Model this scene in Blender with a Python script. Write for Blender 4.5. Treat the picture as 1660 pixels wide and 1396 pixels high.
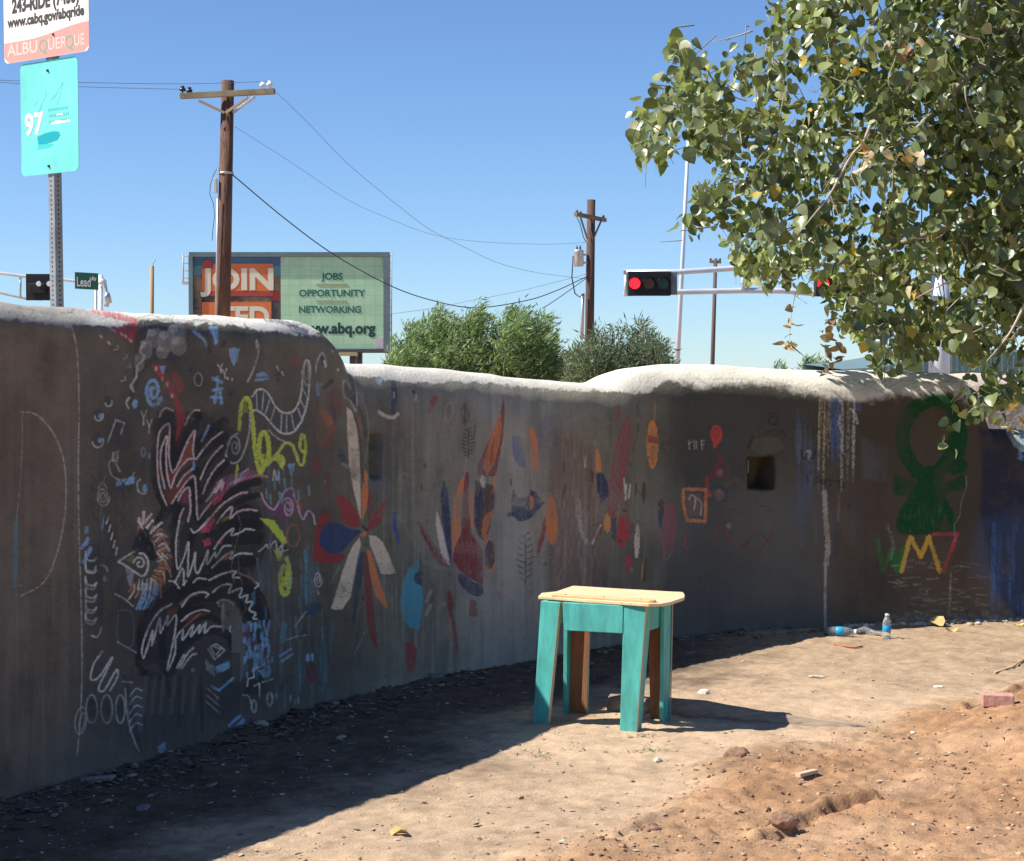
import bpy, math, random
import numpy as np
from mathutils import Vector, Matrix

# ------------------------------------------------------------------ camera, sky, sun, exposure
scene = bpy.context.scene
for o in list(bpy.data.objects): bpy.data.objects.remove(o)
FPX, CH = 2894.0, 1.38                      # focal length in px of the 1660 px wide photo, eye height in m
PITCH = math.atan(78.0 / FPX)
cam = bpy.data.cameras.new('camera'); camo = bpy.data.objects.new('camera', cam)
scene.collection.objects.link(camo); scene.camera = camo
camo.location = (0, 0, CH); camo.rotation_euler = (math.radians(90) - PITCH, 0, 0)
cam.sensor_width = 36.0; cam.lens = 36.0 * FPX / 1660.0
cam.clip_start = 0.05; cam.clip_end = 8000
SUN_EL, SUN_AZ = math.radians(48), math.radians(8.5)     # light travels towards +X, a little towards +Y
LDIR = Vector((math.cos(SUN_AZ) * math.cos(SUN_EL), math.sin(SUN_AZ) * math.cos(SUN_EL), -math.sin(SUN_EL)))
world = bpy.data.worlds.new('World'); scene.world = world; world.use_nodes = True
nt = world.node_tree; nt.nodes.clear()
sky = nt.nodes.new('ShaderNodeTexSky'); sky.sky_type = 'NISHITA'; sky.sun_disc = False
sky.sun_elevation = SUN_EL
sky.sun_rotation = math.atan2(-LDIR.x, -LDIR.y)          # direction towards the sun, clockwise from +Y
sky.altitude = 1600; sky.air_density = 1.0; sky.dust_density = 0.3; sky.ozone_density = 2.2
bg = nt.nodes.new('ShaderNodeBackground'); bg.inputs['Strength'].default_value = 0.070
wo = nt.nodes.new('ShaderNodeOutputWorld')
tint = nt.nodes.new('ShaderNodeMix'); tint.data_type = 'RGBA'; tint.blend_type = 'MULTIPLY'; tint.inputs[0].default_value = 1.0
tint.inputs[7].default_value = (0.90, 1.10, 1.37, 1); nt.links.new(sky.outputs[0], tint.inputs[6])   # a deeper high-desert blue, everywhere alike
nt.links.new(tint.outputs[2], bg.inputs[0]); nt.links.new(bg.outputs[0], wo.inputs[0])
sl = bpy.data.lights.new('sun', 'SUN'); sl.energy = 5.0; sl.angle = math.radians(0.5); sl.color = (1.0, 0.95, 0.86)
so = bpy.data.objects.new('sun', sl); scene.collection.objects.link(so)
so.rotation_euler = LDIR.to_track_quat('-Z', 'Y').to_euler()
scene.view_settings.view_transform = 'Standard'; scene.view_settings.look = 'None'
scene.view_settings.exposure = 0.65; scene.view_settings.gamma = 1.0
scene.view_settings.use_curve_mapping = False
scene.cycles.max_bounces = 8; scene.cycles.transparent_max_bounces = 12

rng = np.random.RandomState(7); random.seed(7)
COL = scene.collection

# ------------------------------------------------------------------ geometry helpers
CT, ST = math.cos(PITCH), math.sin(PITCH)
def P(px, py, Y):
    """world point seen at photo pixel px,py at distance Y"""
    a = (px - 830) / FPX; b = -(py - 698) / FPX
    dx, dy, dz = a, CT + b * ST, -ST + b * CT
    k = Y / dy
    return Vector((dx * k, Y, CH + dz * k))
def PG(px, py, z=0.0):
    a = (px - 830) / FPX; b = -(py - 698) / FPX
    dx, dy, dz = a, CT + b * ST, -ST + b * CT
    k = (z - CH) / dz
    return Vector((dx * k, dy * k, z))
def PROJ(X, Y, Z):
    zc = Z - CH
    f = Y * CT - zc * ST; u = Y * ST + zc * CT
    f = np.maximum(f, 0.01)
    return 830 + FPX * X / f, 698 - FPX * u / f
def catmull(pts, n=8):
    p = np.array(pts, float); q = np.vstack([2 * p[0] - p[1], p, 2 * p[-1] - p[-2]]); out = []
    for i in range(1, len(q) - 2):
        t = np.linspace(0, 1, n, endpoint=False)[:, None]
        a, b, c, d = q[i - 1], q[i], q[i + 1], q[i + 2]
        out.append(0.5 * (2 * b + (c - a) * t + (2 * a - 5 * b + 4 * c - d) * t ** 2 + (3 * b - a - 3 * c + d) * t ** 3))
    out.append(p[-1:]); return np.vstack(out)
def noise2(x, y, seed=0):
    """smooth value noise on arrays"""
    r = np.random.RandomState(seed); T = r.rand(256, 256)
    xi = np.floor(x).astype(int); yi = np.floor(y).astype(int); fx = x - xi; fy = y - yi
    fx = fx * fx * (3 - 2 * fx); fy = fy * fy * (3 - 2 * fy)
    a = T[xi % 256, yi % 256]; b = T[(xi + 1) % 256, yi % 256]; c = T[xi % 256, (yi + 1) % 256]; d = T[(xi + 1) % 256, (yi + 1) % 256]
    return (a * (1 - fx) + b * fx) * (1 - fy) + (c * (1 - fx) + d * fx) * fy
def fbm(x, y, oct=4, seed=0, g=0.5):
    s = 0; amp = 1; t = 0
    for i in range(oct):
        s = s + amp * noise2(x * 2 ** i + 17.3 * i, y * 2 ** i + 9.1 * i, seed + i); t += amp; amp *= g
    return s / t - 0.5
def sstep(a, b, x):
    t = np.clip((x - a) / (b - a), 0, 1); return t * t * (3 - 2 * t)

def tag(o, label=None, cat=None, group=None, kind=None):
    if label: o['label'] = label
    if cat: o['category'] = cat
    if group: o['group'] = group
    if kind: o['kind'] = kind
    return o
def empty(name, loc, label=None, cat=None, group=None):
    o = bpy.data.objects.new(name, None); COL.objects.link(o); o.location = loc; o.empty_display_size = 0.1
    return tag(o, label, cat, group)
def wloc(o):
    v = Vector((0, 0, 0))
    while o is not None: v += o.location; o = o.parent
    return v
def link(name, me, mat, parent=None):
    if mat is not None and not me.materials: me.materials.append(mat)
    o = bpy.data.objects.new(name, me); COL.objects.link(o)
    if parent is not None: o.parent = parent
    return o
def npmesh(name, V, F, smooth=True, uv=None, colors=None):
    """V (n,3), F (m,k) fixed-size faces"""
    V = np.asarray(V, np.float32); F = np.asarray(F, np.int32); k = F.shape[1]
    me = bpy.data.meshes.new(name); me.vertices.add(len(V)); me.vertices.foreach_set('co', V.ravel())
    me.loops.add(F.size); me.loops.foreach_set('vertex_index', F.ravel())
    me.polygons.add(len(F)); me.polygons.foreach_set('loop_start', np.arange(0, F.size, k, dtype=np.int32))
    if smooth: me.polygons.foreach_set('use_smooth', np.ones(len(F), bool))
    if uv is not None:
        l = me.uv_layers.new(name='UVMap'); l.data.foreach_set('uv', uv[F.ravel()].astype(np.float32).ravel())
    if colors is not None:
        at = me.color_attributes.new('tone', 'FLOAT_COLOR', 'POINT')
        c = np.ones((len(V), 4), np.float32); c[:, :3] = colors; at.data.foreach_set('color', c.ravel())
    me.update(); me.validate(); return me

class MB:
    def __init__(s): s.v = []; s.f = []; s.sm = []
    def add(s, vs, fs, smooth=False):
        n = len(s.v); s.v += [Vector(v) for v in vs]; s.f += [[i + n for i in f] for f in fs]; s.sm += [smooth] * len(fs); return s
    def frame(s, o, ax, ay, az):
        """box: corner o and three edge vectors"""
        o, ax, ay, az = map(Vector, (o, ax, ay, az))
        vs = [o, o + ax, o + ax + ay, o + ay]; vs += [v + az for v in vs]
        return s.add(vs, [(0, 3, 2, 1), (4, 5, 6, 7), (0, 1, 5, 4), (1, 2, 6, 5), (2, 3, 7, 6), (3, 0, 4, 7)])
    def box(s, c, sz, rz=0.0):
        m = Matrix.Rotation(rz, 3, 'Z'); x, y, z = m @ Vector((sz[0], 0, 0)), m @ Vector((0, sz[1], 0)), Vector((0, 0, sz[2]))
        return s.frame(Vector(c) - (x + y + z) / 2, x, y, z)
    def tube(s, pts, r, n=8, smooth=True, cap=True):
        pts = [Vector(p) for p in pts]; R = r if hasattr(r, '__len__') else [r] * len(pts); base = len(s.v)
        up = None
        for i, p in enumerate(pts):
            d = (pts[min(i + 1, len(pts) - 1)] - pts[max(i - 1, 0)])
            if d.length < 1e-9: d = Vector((0, 0, 1))
            d.normalize()
            if up is None: up = Vector((0, 0, 1)) if abs(d.z) < .9 else Vector((1, 0, 0))
            x = d.cross(up).normalized(); y = x.cross(d); up = y if abs(y.dot(d)) < .5 else up
            for k in range(n):
                a = 2 * math.pi * k / n; s.v.append(p + (x * math.cos(a) + y * math.sin(a)) * R[i])
        for i in range(len(pts) - 1):
            for k in range(n):
                a = base + i * n + k; b = base + i * n + (k + 1) % n
                s.f.append([a, b, b + n, a + n]); s.sm.append(smooth)
        if cap:
            s.f.append([base + k for k in range(n)][::-1]); s.sm.append(False)
            e = base + (len(pts) - 1) * n; s.f.append([e + k for k in range(n)]); s.sm.append(False)
        return s
    def prism(s, poly, d):
        """closed 3d polygon extruded by vector d"""
        n = len(poly); d = Vector(d); a = [Vector(p) for p in poly]
        s.add(a + [p + d for p in a], [list(range(n))[::-1], list(range(n, 2 * n))] + [[i, (i + 1) % n, n + (i + 1) % n, n + i] for i in range(n)])
        return s
    def build(s, name, mat, parent=None, bevel=0.0, origin=None):
        me = bpy.data.meshes.new(name); off = wloc(parent) if parent is not None else Vector((0, 0, 0))
        if parent is None:
            if origin is None:
                xs = [v for v in s.v]; c = sum(xs, Vector()) / len(xs); origin = Vector((c.x, c.y, min(v.z for v in xs)))
            off = Vector(origin)
        me.from_pydata([tuple(v - off) for v in s.v], [], s.f); me.polygons.foreach_set('use_smooth', s.sm)
        me.update(); o = link(name, me, mat, parent)
        if parent is None: o.location = off
        if bevel > 0:
            m = o.modifiers.new('bevel', 'BEVEL'); m.width = bevel; m.segments = 2; m.limit_method = 'ANGLE'
        return o

# ------------------------------------------------------------------ materials
def mat(name, col, rough=0.8, metal=0.0, spec=None, noise=0.0, nscale=20.0, bump=0.0, bscale=60.0, col2=None, emit=0.0, stretch=None, detail=6, thresh=(0.35, 0.65)):
    m = bpy.data.materials.new(name); m.use_nodes = True; t = m.node_tree; b = t.nodes['Principled BSDF']
    b.inputs['Roughness'].default_value = rough; b.inputs['Metallic'].default_value = metal
    if spec is not None: b.inputs['Specular IOR Level'].default_value = spec
    b.inputs['Base Color'].default_value = (*col, 1)
    tc = t.nodes.new('ShaderNodeTexCoord'); src = tc.outputs['Object']
    if stretch:
        mp = t.nodes.new('ShaderNodeMapping'); mp.inputs['Scale'].default_value = stretch
        t.links.new(src, mp.inputs[0]); src = mp.outputs[0]
    if noise > 0 or col2:
        n = t.nodes.new('ShaderNodeTexNoise'); n.inputs['Scale'].default_value = nscale; n.inputs['Detail'].default_value = detail; n.inputs['Roughness'].default_value = .65
        t.links.new(src, n.inputs['Vector'])
        r = t.nodes.new('ShaderNodeValToRGB'); r.color_ramp.elements[0].position = thresh[0]; r.color_ramp.elements[1].position = thresh[1]
        c2 = col2 if col2 else tuple(min(1, c * (1 + noise)) for c in col); c1 = col if col2 else tuple(c * (1 - noise) for c in col)
        r.color_ramp.elements[0].color = (*c1, 1); r.color_ramp.elements[1].color = (*c2, 1)
        t.links.new(n.outputs[0], r.inputs[0]); t.links.new(r.outputs[0], b.inputs['Base Color'])
    if bump > 0:
        n2 = t.nodes.new('ShaderNodeTexNoise'); n2.inputs['Scale'].default_value = bscale; n2.inputs['Detail'].default_value = 8
        t.links.new(src, n2.inputs['Vector'])
        bp = t.nodes.new('ShaderNodeBump'); bp.inputs['Strength'].default_value = 1.0; bp.inputs['Distance'].default_value = bump
        t.links.new(n2.outputs[0], bp.inputs['Height']); t.links.new(bp.outputs[0], b.inputs['Normal'])
    if emit > 0:
        b.inputs['Emission Color'].default_value = (*col, 1); b.inputs['Emission Strength'].default_value = emit
    return m
def leafmat(name, trans=0.25, rough=0.42, under=1.5):
    m = bpy.data.materials.new(name); m.use_nodes = True; t = m.node_tree; b = t.nodes['Principled BSDF']; out = t.nodes['Material Output']
    at = t.nodes.new('ShaderNodeAttribute'); at.attribute_name = 'tone'
    geo = t.nodes.new('ShaderNodeNewGeometry')
    mx = t.nodes.new('ShaderNodeMix'); mx.data_type = 'RGBA'
    pale = t.nodes.new('ShaderNodeMix'); pale.data_type = 'RGBA'; pale.inputs[0].default_value = 0.35; pale.inputs[7].default_value = (.19, .21, .14, 1)
    t.links.new(at.outputs['Color'], pale.inputs[6])
    t.links.new(geo.outputs['Backfacing'], mx.inputs[0]); t.links.new(at.outputs['Color'], mx.inputs[6]); t.links.new(pale.outputs[2], mx.inputs[7])
    t.links.new(mx.outputs[2], b.inputs['Base Color']); b.inputs['Roughness'].default_value = rough
    tr = t.nodes.new('ShaderNodeBsdfTranslucent'); g = t.nodes.new('ShaderNodeMix'); g.data_type = 'RGBA'; g.blend_type = 'MULTIPLY'; g.inputs[0].default_value = 1
    g.inputs[7].default_value = (1.6, 1.8, .7, 1); t.links.new(at.outputs['Color'], g.inputs[6]); t.links.new(g.outputs[2], tr.inputs[0])
    ms = t.nodes.new('ShaderNodeMixShader'); ms.inputs[0].default_value = trans
    t.links.new(b.outputs[0], ms.inputs[1]); t.links.new(tr.outputs[0], ms.inputs[2]); t.links.new(ms.outputs[0], out.inputs[0])
    return m

def text(body, size, origin, right, up, m, parent, name='lettering', bold=0.0, xs=1.0, align='LEFT', shear=0.0, ext=0.0002):
    """flat print built as thin mesh letters; origin = baseline start"""
    cu = bpy.data.curves.new(name, 'FONT'); cu.body = body; cu.size = size; cu.offset = bold; cu.extrude = ext; cu.align_x = align; cu.shear = shear; cu.resolution_u = 4
    tmp = bpy.data.objects.new(name, cu); COL.objects.link(tmp)
    dg = bpy.context.evaluated_depsgraph_get(); me = bpy.data.meshes.new_from_object(tmp.evaluated_get(dg))
    bpy.data.objects.remove(tmp)
    right = Vector(right).normalized(); up = Vector(up).normalized(); nrm = right.cross(up)
    M = Matrix.Identity(4)
    for i in range(3): M[i][0] = right[i] * xs; M[i][1] = up[i]; M[i][2] = nrm[i]; M[i][3] = Vector(origin)[i] - wloc(parent)[i]
    me.transform(M); me.materials.clear(); return link(name, me, m, parent)

# ------------------------------------------------------------------ adobe wall: path, heights, surface grid
path = catmull([(-4.2, 1.2), (-3.3, 2.9), (-2.35, 4.55), (-1.67, 5.83), (-1.32, 6.47), (-.81, 7.54), (-.37, 8.25), (.12, 8.82), (.50, 9.25), (.90, 9.62), (1.35, 9.87), (1.80, 10.02),
                (2.35, 10.17), (3.0, 10.36), (4.2, 10.72), (5.6, 11.15), (7.4, 11.75)], 30)
seg = np.r_[0, np.cumsum(np.hypot(*np.diff(path, axis=0).T))]
NS, LEN = 1150, seg[-1]
# finer columns where the photograph looks closely
w_ = np.interp(np.linspace(0, LEN, 400), [0, 3.0, 4.5, 12.0, LEN], [.25, .6, 1, 1, .25]); cw = np.r_[0, np.cumsum((w_[1:] + w_[:-1]) / 2)]; cw /= cw[-1]
ss = np.interp(np.linspace(0, 1, NS), cw, np.linspace(0, LEN, 400))
BX = np.interp(ss, seg, path[:, 0]); BY = np.interp(ss, seg, path[:, 1])
tx, ty = np.gradient(BX, ss), np.gradient(BY, ss); tl = np.hypot(tx, ty); tx /= tl; ty /= tl
k_ = np.ones(15) / 15
tx = np.convolve(np.pad(tx, 7, 'edge'), k_, 'valid'); ty = np.convolve(np.pad(ty, 7, 'edge'), k_, 'valid')
NX, NY = ty, -tx                                    # points towards the yard (camera side)
bpx = 830 + FPX * BX / BY
bpx[BY < 3.5] = -2000
top_px = [(-2000, 478), (-100, 478), (0, 485), (60, 492), (120, 497), (200, 502), (260, 506), (330, 511), (400, 515), (470, 516), (506, 519), (522, 524), (538, 536), (549, 556), (560, 580), (572, 589), (640, 589), (700, 593),
          (760, 598), (800, 606), (860, 612), (920, 617), (975, 622), (995, 618), (1015, 606), (1045, 597), (1100, 592), (1180, 592), (1250, 596), (1320, 599), (1400, 602), (1480, 603), (1550, 605), (1578, 616), (1592, 670), (1602, 694), (1640, 697), (1760, 702), (3000, 705)]
tp = np.array(top_px, float)
cX, cY = BX - NX * .13, BY - NY * .13; tpx = 830 + FPX * cX / cY; tpx[BY < 3.5] = -2000       # photo column of the crest
Ht = CH + (620.5 - np.interp(tpx, tp[:, 0], tp[:, 1])) / FPX * cY
Ht = np.convolve(np.pad(Ht, 2, 'edge'), np.ones(5) / 5, 'valid') + .012 * fbm(ss * 2.2, ss * 0, 3, 5)
bb = np.interp(tpx, [-2000, 100, 460, 540, 580, 980, 1060, 1150, 1550, 1600], [.12, .12, .13, .2, .30, .31, .31, .22, .22, .14])
aa = np.interp(tpx, [-2000, 460, 580, 1600], [.19, .20, .24, .23])
NF, NTp, NB = 118, 44, 12
NR = NF + NTp + NB
V = np.zeros((NS, NR, 3)); vv = np.r_[np.linspace(0, .72, NF), np.linspace(.72, .94, NTp + 1)[1:], np.linspace(.94, 1, NB + 1)[1:]]
zb = -.12
def face_bump(s, z):
    calm = np.clip((10.4 - s) / 2.0, 0.35, 1)       # far right run shaped flatter so grazing sun raises no bright patches
    return (.030 * fbm(s * 1.3, z * 1.1, 2, 11) * calm + .012 * fbm(s * 5, z * 5, 3, 21) * calm + .004 * fbm(s * 16, z * 16, 2, 31) * calm)
for j in range(NF):
    z = zb + (Ht - bb - zb) * j / (NF - 1)
    o = .045 * np.clip(z, 0, 2) - face_bump(ss, z) - .03 * np.exp(-np.clip(z, 0, 9) / .06)
    V[:, j] = np.stack([BX - NX * o, BY - NY * o, z], 1)
zf = Ht - bb
for j in range(NTp):
    th = math.pi * (j + 1) / NTp; e = .92
    cth, sth = math.cos(th), math.sin(th)
    z = zf + bb * abs(sth) ** e; of = .045 * zf
    lump = .022 * fbm(ss * 3.1, np.full(NS, th * 1.3), 3, 41) * sth
    o = of + aa - aa * cth - face_bump(ss, z) * (1 - sth * .5) * (1 if cth > 0 else 0) - (lump)
    V[:, NF + j] = np.stack([BX - NX * o, BY - NY * o, z + lump * sth], 1)
for j in range(NB):
    z = zf + (zb - zf) * (j + 1) / NB
    o = .045 * zf + 2 * aa
    V[:, NF + NTp + j] = np.stack([BX - NX * o, BY - NY * o, z], 1)
# niches pushed into the face: (px x0, x1, y0, y1, depth)
ppx, ppy = PROJ(V[..., 0], V[..., 1], V[..., 2])
for (x0, x1, y0, y1, dep) in [(600, 618, 703, 777, .07), (1213, 1254, 740, 793, .17)]:
    msk = (ppx > x0) & (ppx < x1) & (ppy > y0) & (ppy < y1); msk[:, NF + 6:] = False; msk[BY < 4] = False
    V[..., 0] -= NX[:, None] * dep * msk; V[..., 1] -= NY[:, None] * dep * msk

# ------------------------------------------------------------------ the mural: brush strokes in paint albedo
SH = np.array([.300, .292, .370])                                            # a paint's look in the wall's open shade / its albedo
def lin(c):
    c = np.array(c, float) / 255; return np.where(c < .04045, c / 12.92, ((c + .055) / 1.055) ** 2.4)
def pc(*c):
    v = lin(c) / SH; v = v * min(1, .82 / v.max()); g = v.mean(); return np.clip(g + (v - g) * .86, .007, .85)
X0, Y0c, CW, CHh = -160, 430, 2040, 1010
gx, gy = np.meshgrid(np.arange(CW) + X0 + .5, np.arange(CHh) + Y0c + .5)
cols = np.array([(-160, 64, 56, 54), (100, 66, 58, 56), (135, 58, 53, 52), (300, 54, 50, 50), (540, 62, 58, 57), (600, 74, 71, 70), (700, 82, 78, 77), (830, 90, 86, 87), (930, 84, 79, 77), (1010, 74, 70, 69), (1070, 66, 63, 63), (1115, 47, 46, 49), (1200, 50, 48, 49), (1300, 50, 47, 47), (1340, 54, 47, 45), (1420, 50, 44, 42), (1580, 54, 46, 43), (1900, 52, 44, 42)], float)  # wall base tones; dark stretch past the bend has corner shade painted in
can = np.stack([np.interp(gx[0], cols[:, 0], cols[:, i]) for i in (1, 2, 3)], 1)[None].repeat(CHh, 0)
can = lin(can) / SH
n1 = fbm(gx / 90, gy / 120, 4, 51); n2 = fbm(gx / 9, gy / 110, 3, 52); n3 = fbm(gx / 5, gy / 5, 3, 53); n4 = fbm(gx / 26, gy / 30, 4, 54)
can *= (1 + .75 * n1 + .38 * n2 * np.interp(gx, [500, 700, 1000, 1150], [.5, 1.3, 1.2, .5]) + .22 * n3 + .3 * n4)[..., None]
can = np.clip(can, .01, .8)
edge = fbm(gx / 3.2, gy / 3.2, 3, 60) * 1.3; dryn = fbm(gx / 2.2, gy / 2.6, 2, 61) + .5; dryv = fbm(gx / 2.2, gy / 16, 3, 62) + .5
TR = [0, 0, 1]
def T(ox=0, oy=0, k=1): TR[:] = [ox, oy, k]
def _pts(p): 
    q = np.array(p, float).reshape(-1, 2); return q * TR[2] + TR[:2]
def _blend(x0, x1, y0, y1, al, col):
    sub = can[y0:y1, x0:x1]; sub += (np.array(col) - sub) * al[..., None]
def S(col, w, p, a=.85, sm=True, dry=.25, taper=False):
    """brush stroke, p flat list of x,y in the current frame, w in photo px"""
    q = _pts(p)
    if len(q) == 1: q = np.vstack([q, q + .01])
    if sm and len(q) > 2: q = catmull(q, 6)
    m = w + 3
    x0 = int(max(0, q[:, 0].min() - m - X0)); x1 = int(min(CW, q[:, 0].max() + m - X0)); y0 = int(max(0, q[:, 1].min() - m - Y0c)); y1 = int(min(CHh, q[:, 1].max() + m - Y0c))
    if x1 <= x0 or y1 <= y0: return
    X = gx[y0:y1, x0:x1]; Y = gy[y0:y1, x0:x1]; D = np.full(X.shape, 1e9); n = len(q) - 1
    for i in range(n):
        a_, b_ = q[i], q[i + 1]; d = b_ - a_; L = max(d @ d, 1e-9); t = np.clip(((X - a_[0]) * d[0] + (Y - a_[1]) * d[1]) / L, 0, 1)
        dist = np.hypot(X - a_[0] - t * d[0], Y - a_[1] - t * d[1])
        if taper: dist = dist + w * .5 * (2 * abs((i + t) / n - .5)) ** 2
        D = np.minimum(D, dist)
    al = sstep(w / 2 + .8, w / 2 - .8, D + edge[y0:y1, x0:x1] * min(w * .5, 3.0)) * a
    if dry: al = al * (1 - dry * 1.3 * sstep(.45, .7, dryn[y0:y1, x0:x1]))
    _blend(x0, x1, y0, y1, al, col)
def F(col, p, a=.9, sm=False, dry=.12, rough=2.5, soft=.8):
    """filled shape"""
    q = _pts(p)
    if sm: q = catmull(np.vstack([q, q[:1]]), 6)
    m = 4 + soft
    x0 = int(max(0, q[:, 0].min() - m - X0)); x1 = int(min(CW, q[:, 0].max() + m - X0)); y0 = int(max(0, q[:, 1].min() - m - Y0c)); y1 = int(min(CHh, q[:, 1].max() + m - Y0c))
    if x1 <= x0 or y1 <= y0: return
    X = gx[y0:y1, x0:x1]; Y = gy[y0:y1, x0:x1]; D = np.full(X.shape, 1e9); ins = np.zeros(X.shape, bool); n = len(q)
    for i in range(n):
        a_, b_ = q[i], q[(i + 1) % n]; d = b_ - a_; L = max(d @ d, 1e-9); t = np.clip(((X - a_[0]) * d[0] + (Y - a_[1]) * d[1]) / L, 0, 1)
        D = np.minimum(D, np.hypot(X - a_[0] - t * d[0], Y - a_[1] - t * d[1]))
        if abs(d[1]) > 1e-9: ins ^= ((a_[1] > Y) != (b_[1] > Y)) & (X < d[0] * (Y - a_[1]) / d[1] + a_[0])
    D = np.where(ins, -D, D)
    al = sstep(soft, -soft, D + edge[y0:y1, x0:x1] * rough) * a
    al = al * (1 - dry * 2 * sstep(.5, .75, dryv[y0:y1, x0:x1]))
    _blend(x0, x1, y0, y1, al, col)
def E(col, cx, cy, rx, ry, w=0, rot=0, a=.85, t0=0, t1=360, dry=.15):
    """ellipse, outline when w > 0"""
    t = np.radians(np.linspace(t0, t1, 22)); c, s_ = math.cos(math.radians(rot)), math.sin(math.radians(rot))
    x = rx * np.cos(t); y = ry * np.sin(t); p = np.stack([cx + x * c - y * s_, cy + x * s_ + y * c], 1).ravel()
    if w: S(col, w, p, a, False, dry)
    else: F(col, p, a, False, dry)
def SPI(col, w, cx, cy, rx, ry, turns=1.6, ph=0, a=.85):
    t = np.linspace(0, turns * 2 * math.pi, int(14 * turns)); r = 1 - .8 * t / t[-1]
    S(col, w, np.stack([cx + rx * r * np.cos(t + ph), cy + ry * r * np.sin(t + ph)], 1).ravel(), a, False)
def STREAKS(col, x0, x1, y0, y1, n, w=(2, 5), a=.35, seed=1, lean=0):
    r = np.random.RandomState(seed)
    for i in range(n):
        x = r.uniform(x0, x1); a0 = r.uniform(y0, y1); l = r.uniform(.15, .7) * (y1 - y0); xx = x + r.uniform(-3, 3)
        S(col, r.uniform(*w), [x, a0, (x + xx) / 2 + r.uniform(-2, 2), a0 + l / 2, xx + lean * l, min(a0 + l, y1 + 20)], a * r.uniform(.4, 1), True, .5, True)
WH = pc(150, 147, 152); GR = pc(118, 116, 120); CHK = pc(128, 122, 120); BLK = pc(24, 24, 30); DK = pc(38, 38, 44); BL = pc(80, 108, 148); LB = pc(92, 128, 170); NAVY = pc(34, 40, 62); RED = pc(112, 28, 36); DRED = pc(80, 34, 36); BRN = pc(84, 42, 34)
ORG = pc(140, 76, 42); LIME = pc(122, 132, 34); PINK = pc(150, 44, 66); CRM = pc(158, 140, 132); TEAL = pc(36, 92, 116); PUR = pc(74, 40, 72); DGRN = pc(3, 44, 22)

T()
# broad tonal areas of paint
F(pc(44, 42, 46), [1085, 640, 1150, 625, 1320, 640, 1310, 700, 1200, 720, 1140, 800, 1110, 700], .55, True, .1, 8, 26)
F(pc(58, 56, 60), [1100, 800, 1330, 800, 1330, 1030, 1100, 1040], .4, True, .1, 6, 20)
F(pc(46, 39, 37), [1390, 640, 1560, 640, 1640, 700, 1600, 860, 1400, 850, 1380, 760], .6, True, .1, 6, 18)
F(pc(98, 93, 96), [770, 640, 850, 640, 900, 1080, 760, 1080], .35, True, .3, 10, 26)
F(pc(72, 46, 46), [905, 700, 960, 740, 985, 960, 1000, 1010, 890, 1010], .55, True, .4, 8, 16)
F(pc(54, 52, 58), [120, 1060, 560, 1040, 560, 1150, 300, 1260, 100, 1260], .3, True, .1, 8, 26)
STREAKS(pc(110, 105, 106), 620, 1000, 640, 1040, 70, (2, 6), .32, 3)
STREAKS(pc(50, 48, 52), 560, 1100, 640, 1060, 60, (3, 9), .3, 4)
STREAKS(pc(84, 54, 50), 850, 1040, 720, 960, 40, (3, 8), .38, 5)
STREAKS(pc(40, 38, 42), 140, 540, 560, 1150, 70, (3, 8), .32, 6)
STREAKS(pc(84, 78, 76), 0, 130, 540, 1200, 22, (4, 12), .22, 7)
STREAKS(pc(44, 84, 104), 505, 542, 985, 1110, 26, (3, 6), .5, 8); STREAKS(pc(50, 92, 120), 400, 520, 860, 1100, 46, (2, 5), .4, 9)
STREAKS(pc(60, 80, 120), 380, 470, 700, 860, 20, (3, 6), .35, 12)
for (x, y, rx, ry, a_) in ((190, 700, 26, 34, .5), (188, 760, 34, 40, .5), (168, 805, 30, 34, .45), (172, 885, 22, 46, .5), (152, 955, 24, 60, .45), (205, 1010, 36, 60, .5), (262, 560, 50, 46, .4), (330, 600, 44, 36, .3), (402, 640, 30, 40, .3), (372, 720, 34, 50, .4), (235, 900, 50, 50, .45), (330, 780, 84, 90, .45), (350, 880, 84, 60, .55), (330, 990, 96, 90, .6), (250, 1150, 60, 90, .5), (330, 1130, 90, 100, .5), (400, 1060, 44, 90, .45), (440, 880, 50, 60, .3), (470, 700, 60, 60, .25), (175, 1160, 50, 34, .4), (170, 1090, 34, 40, .3), (215, 640, 30, 60, .3), (480, 1050, 60, 90, .3), (700, 800, 120, 180, .14), (600, 1040, 110, 60, .25), (1160, 740, 70, 70, .3), (1000, 900, 60, 60, .2)):
    t_ = np.radians(np.linspace(0, 340, 12)); F(pc(40, 39, 42), np.stack([x + rx * np.cos(t_), y + ry * np.sin(t_)], 1).ravel(), a_, True, .15, 14, 16)
F(BLK, [232, 1085, 222, 1010, 255, 935, 320, 905, 395, 925, 432, 1000, 428, 1060, 385, 1005, 340, 1000, 300, 1040, 275, 1095, 250, 1075], .6, True, .1, 5, 4)
F(BLK, [252, 700, 262, 668, 300, 668, 330, 668, 360, 690, 380, 700, 400, 780, 420, 820, 430, 890, 400, 930, 300, 915, 285, 850, 262, 800], .5, True, .12, 5, 4)
# chalk arc and long chalk line at the far left
S(CHK, 2.2, [116, 530, 125, 570, 128, 660, 127, 760, 128, 860, 131, 960, 133, 1060, 131, 1150, 125, 1225], .6, True, .6)
S(CHK, 2.2, [34, 668, 58, 672, 85, 700, 103, 745, 107, 800, 103, 850, 90, 905, 70, 945, 34, 966], .55, True, .6)
S(CHK, 1.6, [36, 672, 36, 720, 32, 790, 26, 850], .35, True, .6); S(pc(40, 86, 100), 7, [26, 842, 25, 900, 24, 950], .55, False, .5)
S(pc(36, 34, 36), 1.5, [52, 1100, 50, 1180, 46, 1270], .6)
E(CHK, 131, 1168, 9, 22, 2, 8, .5)
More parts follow.
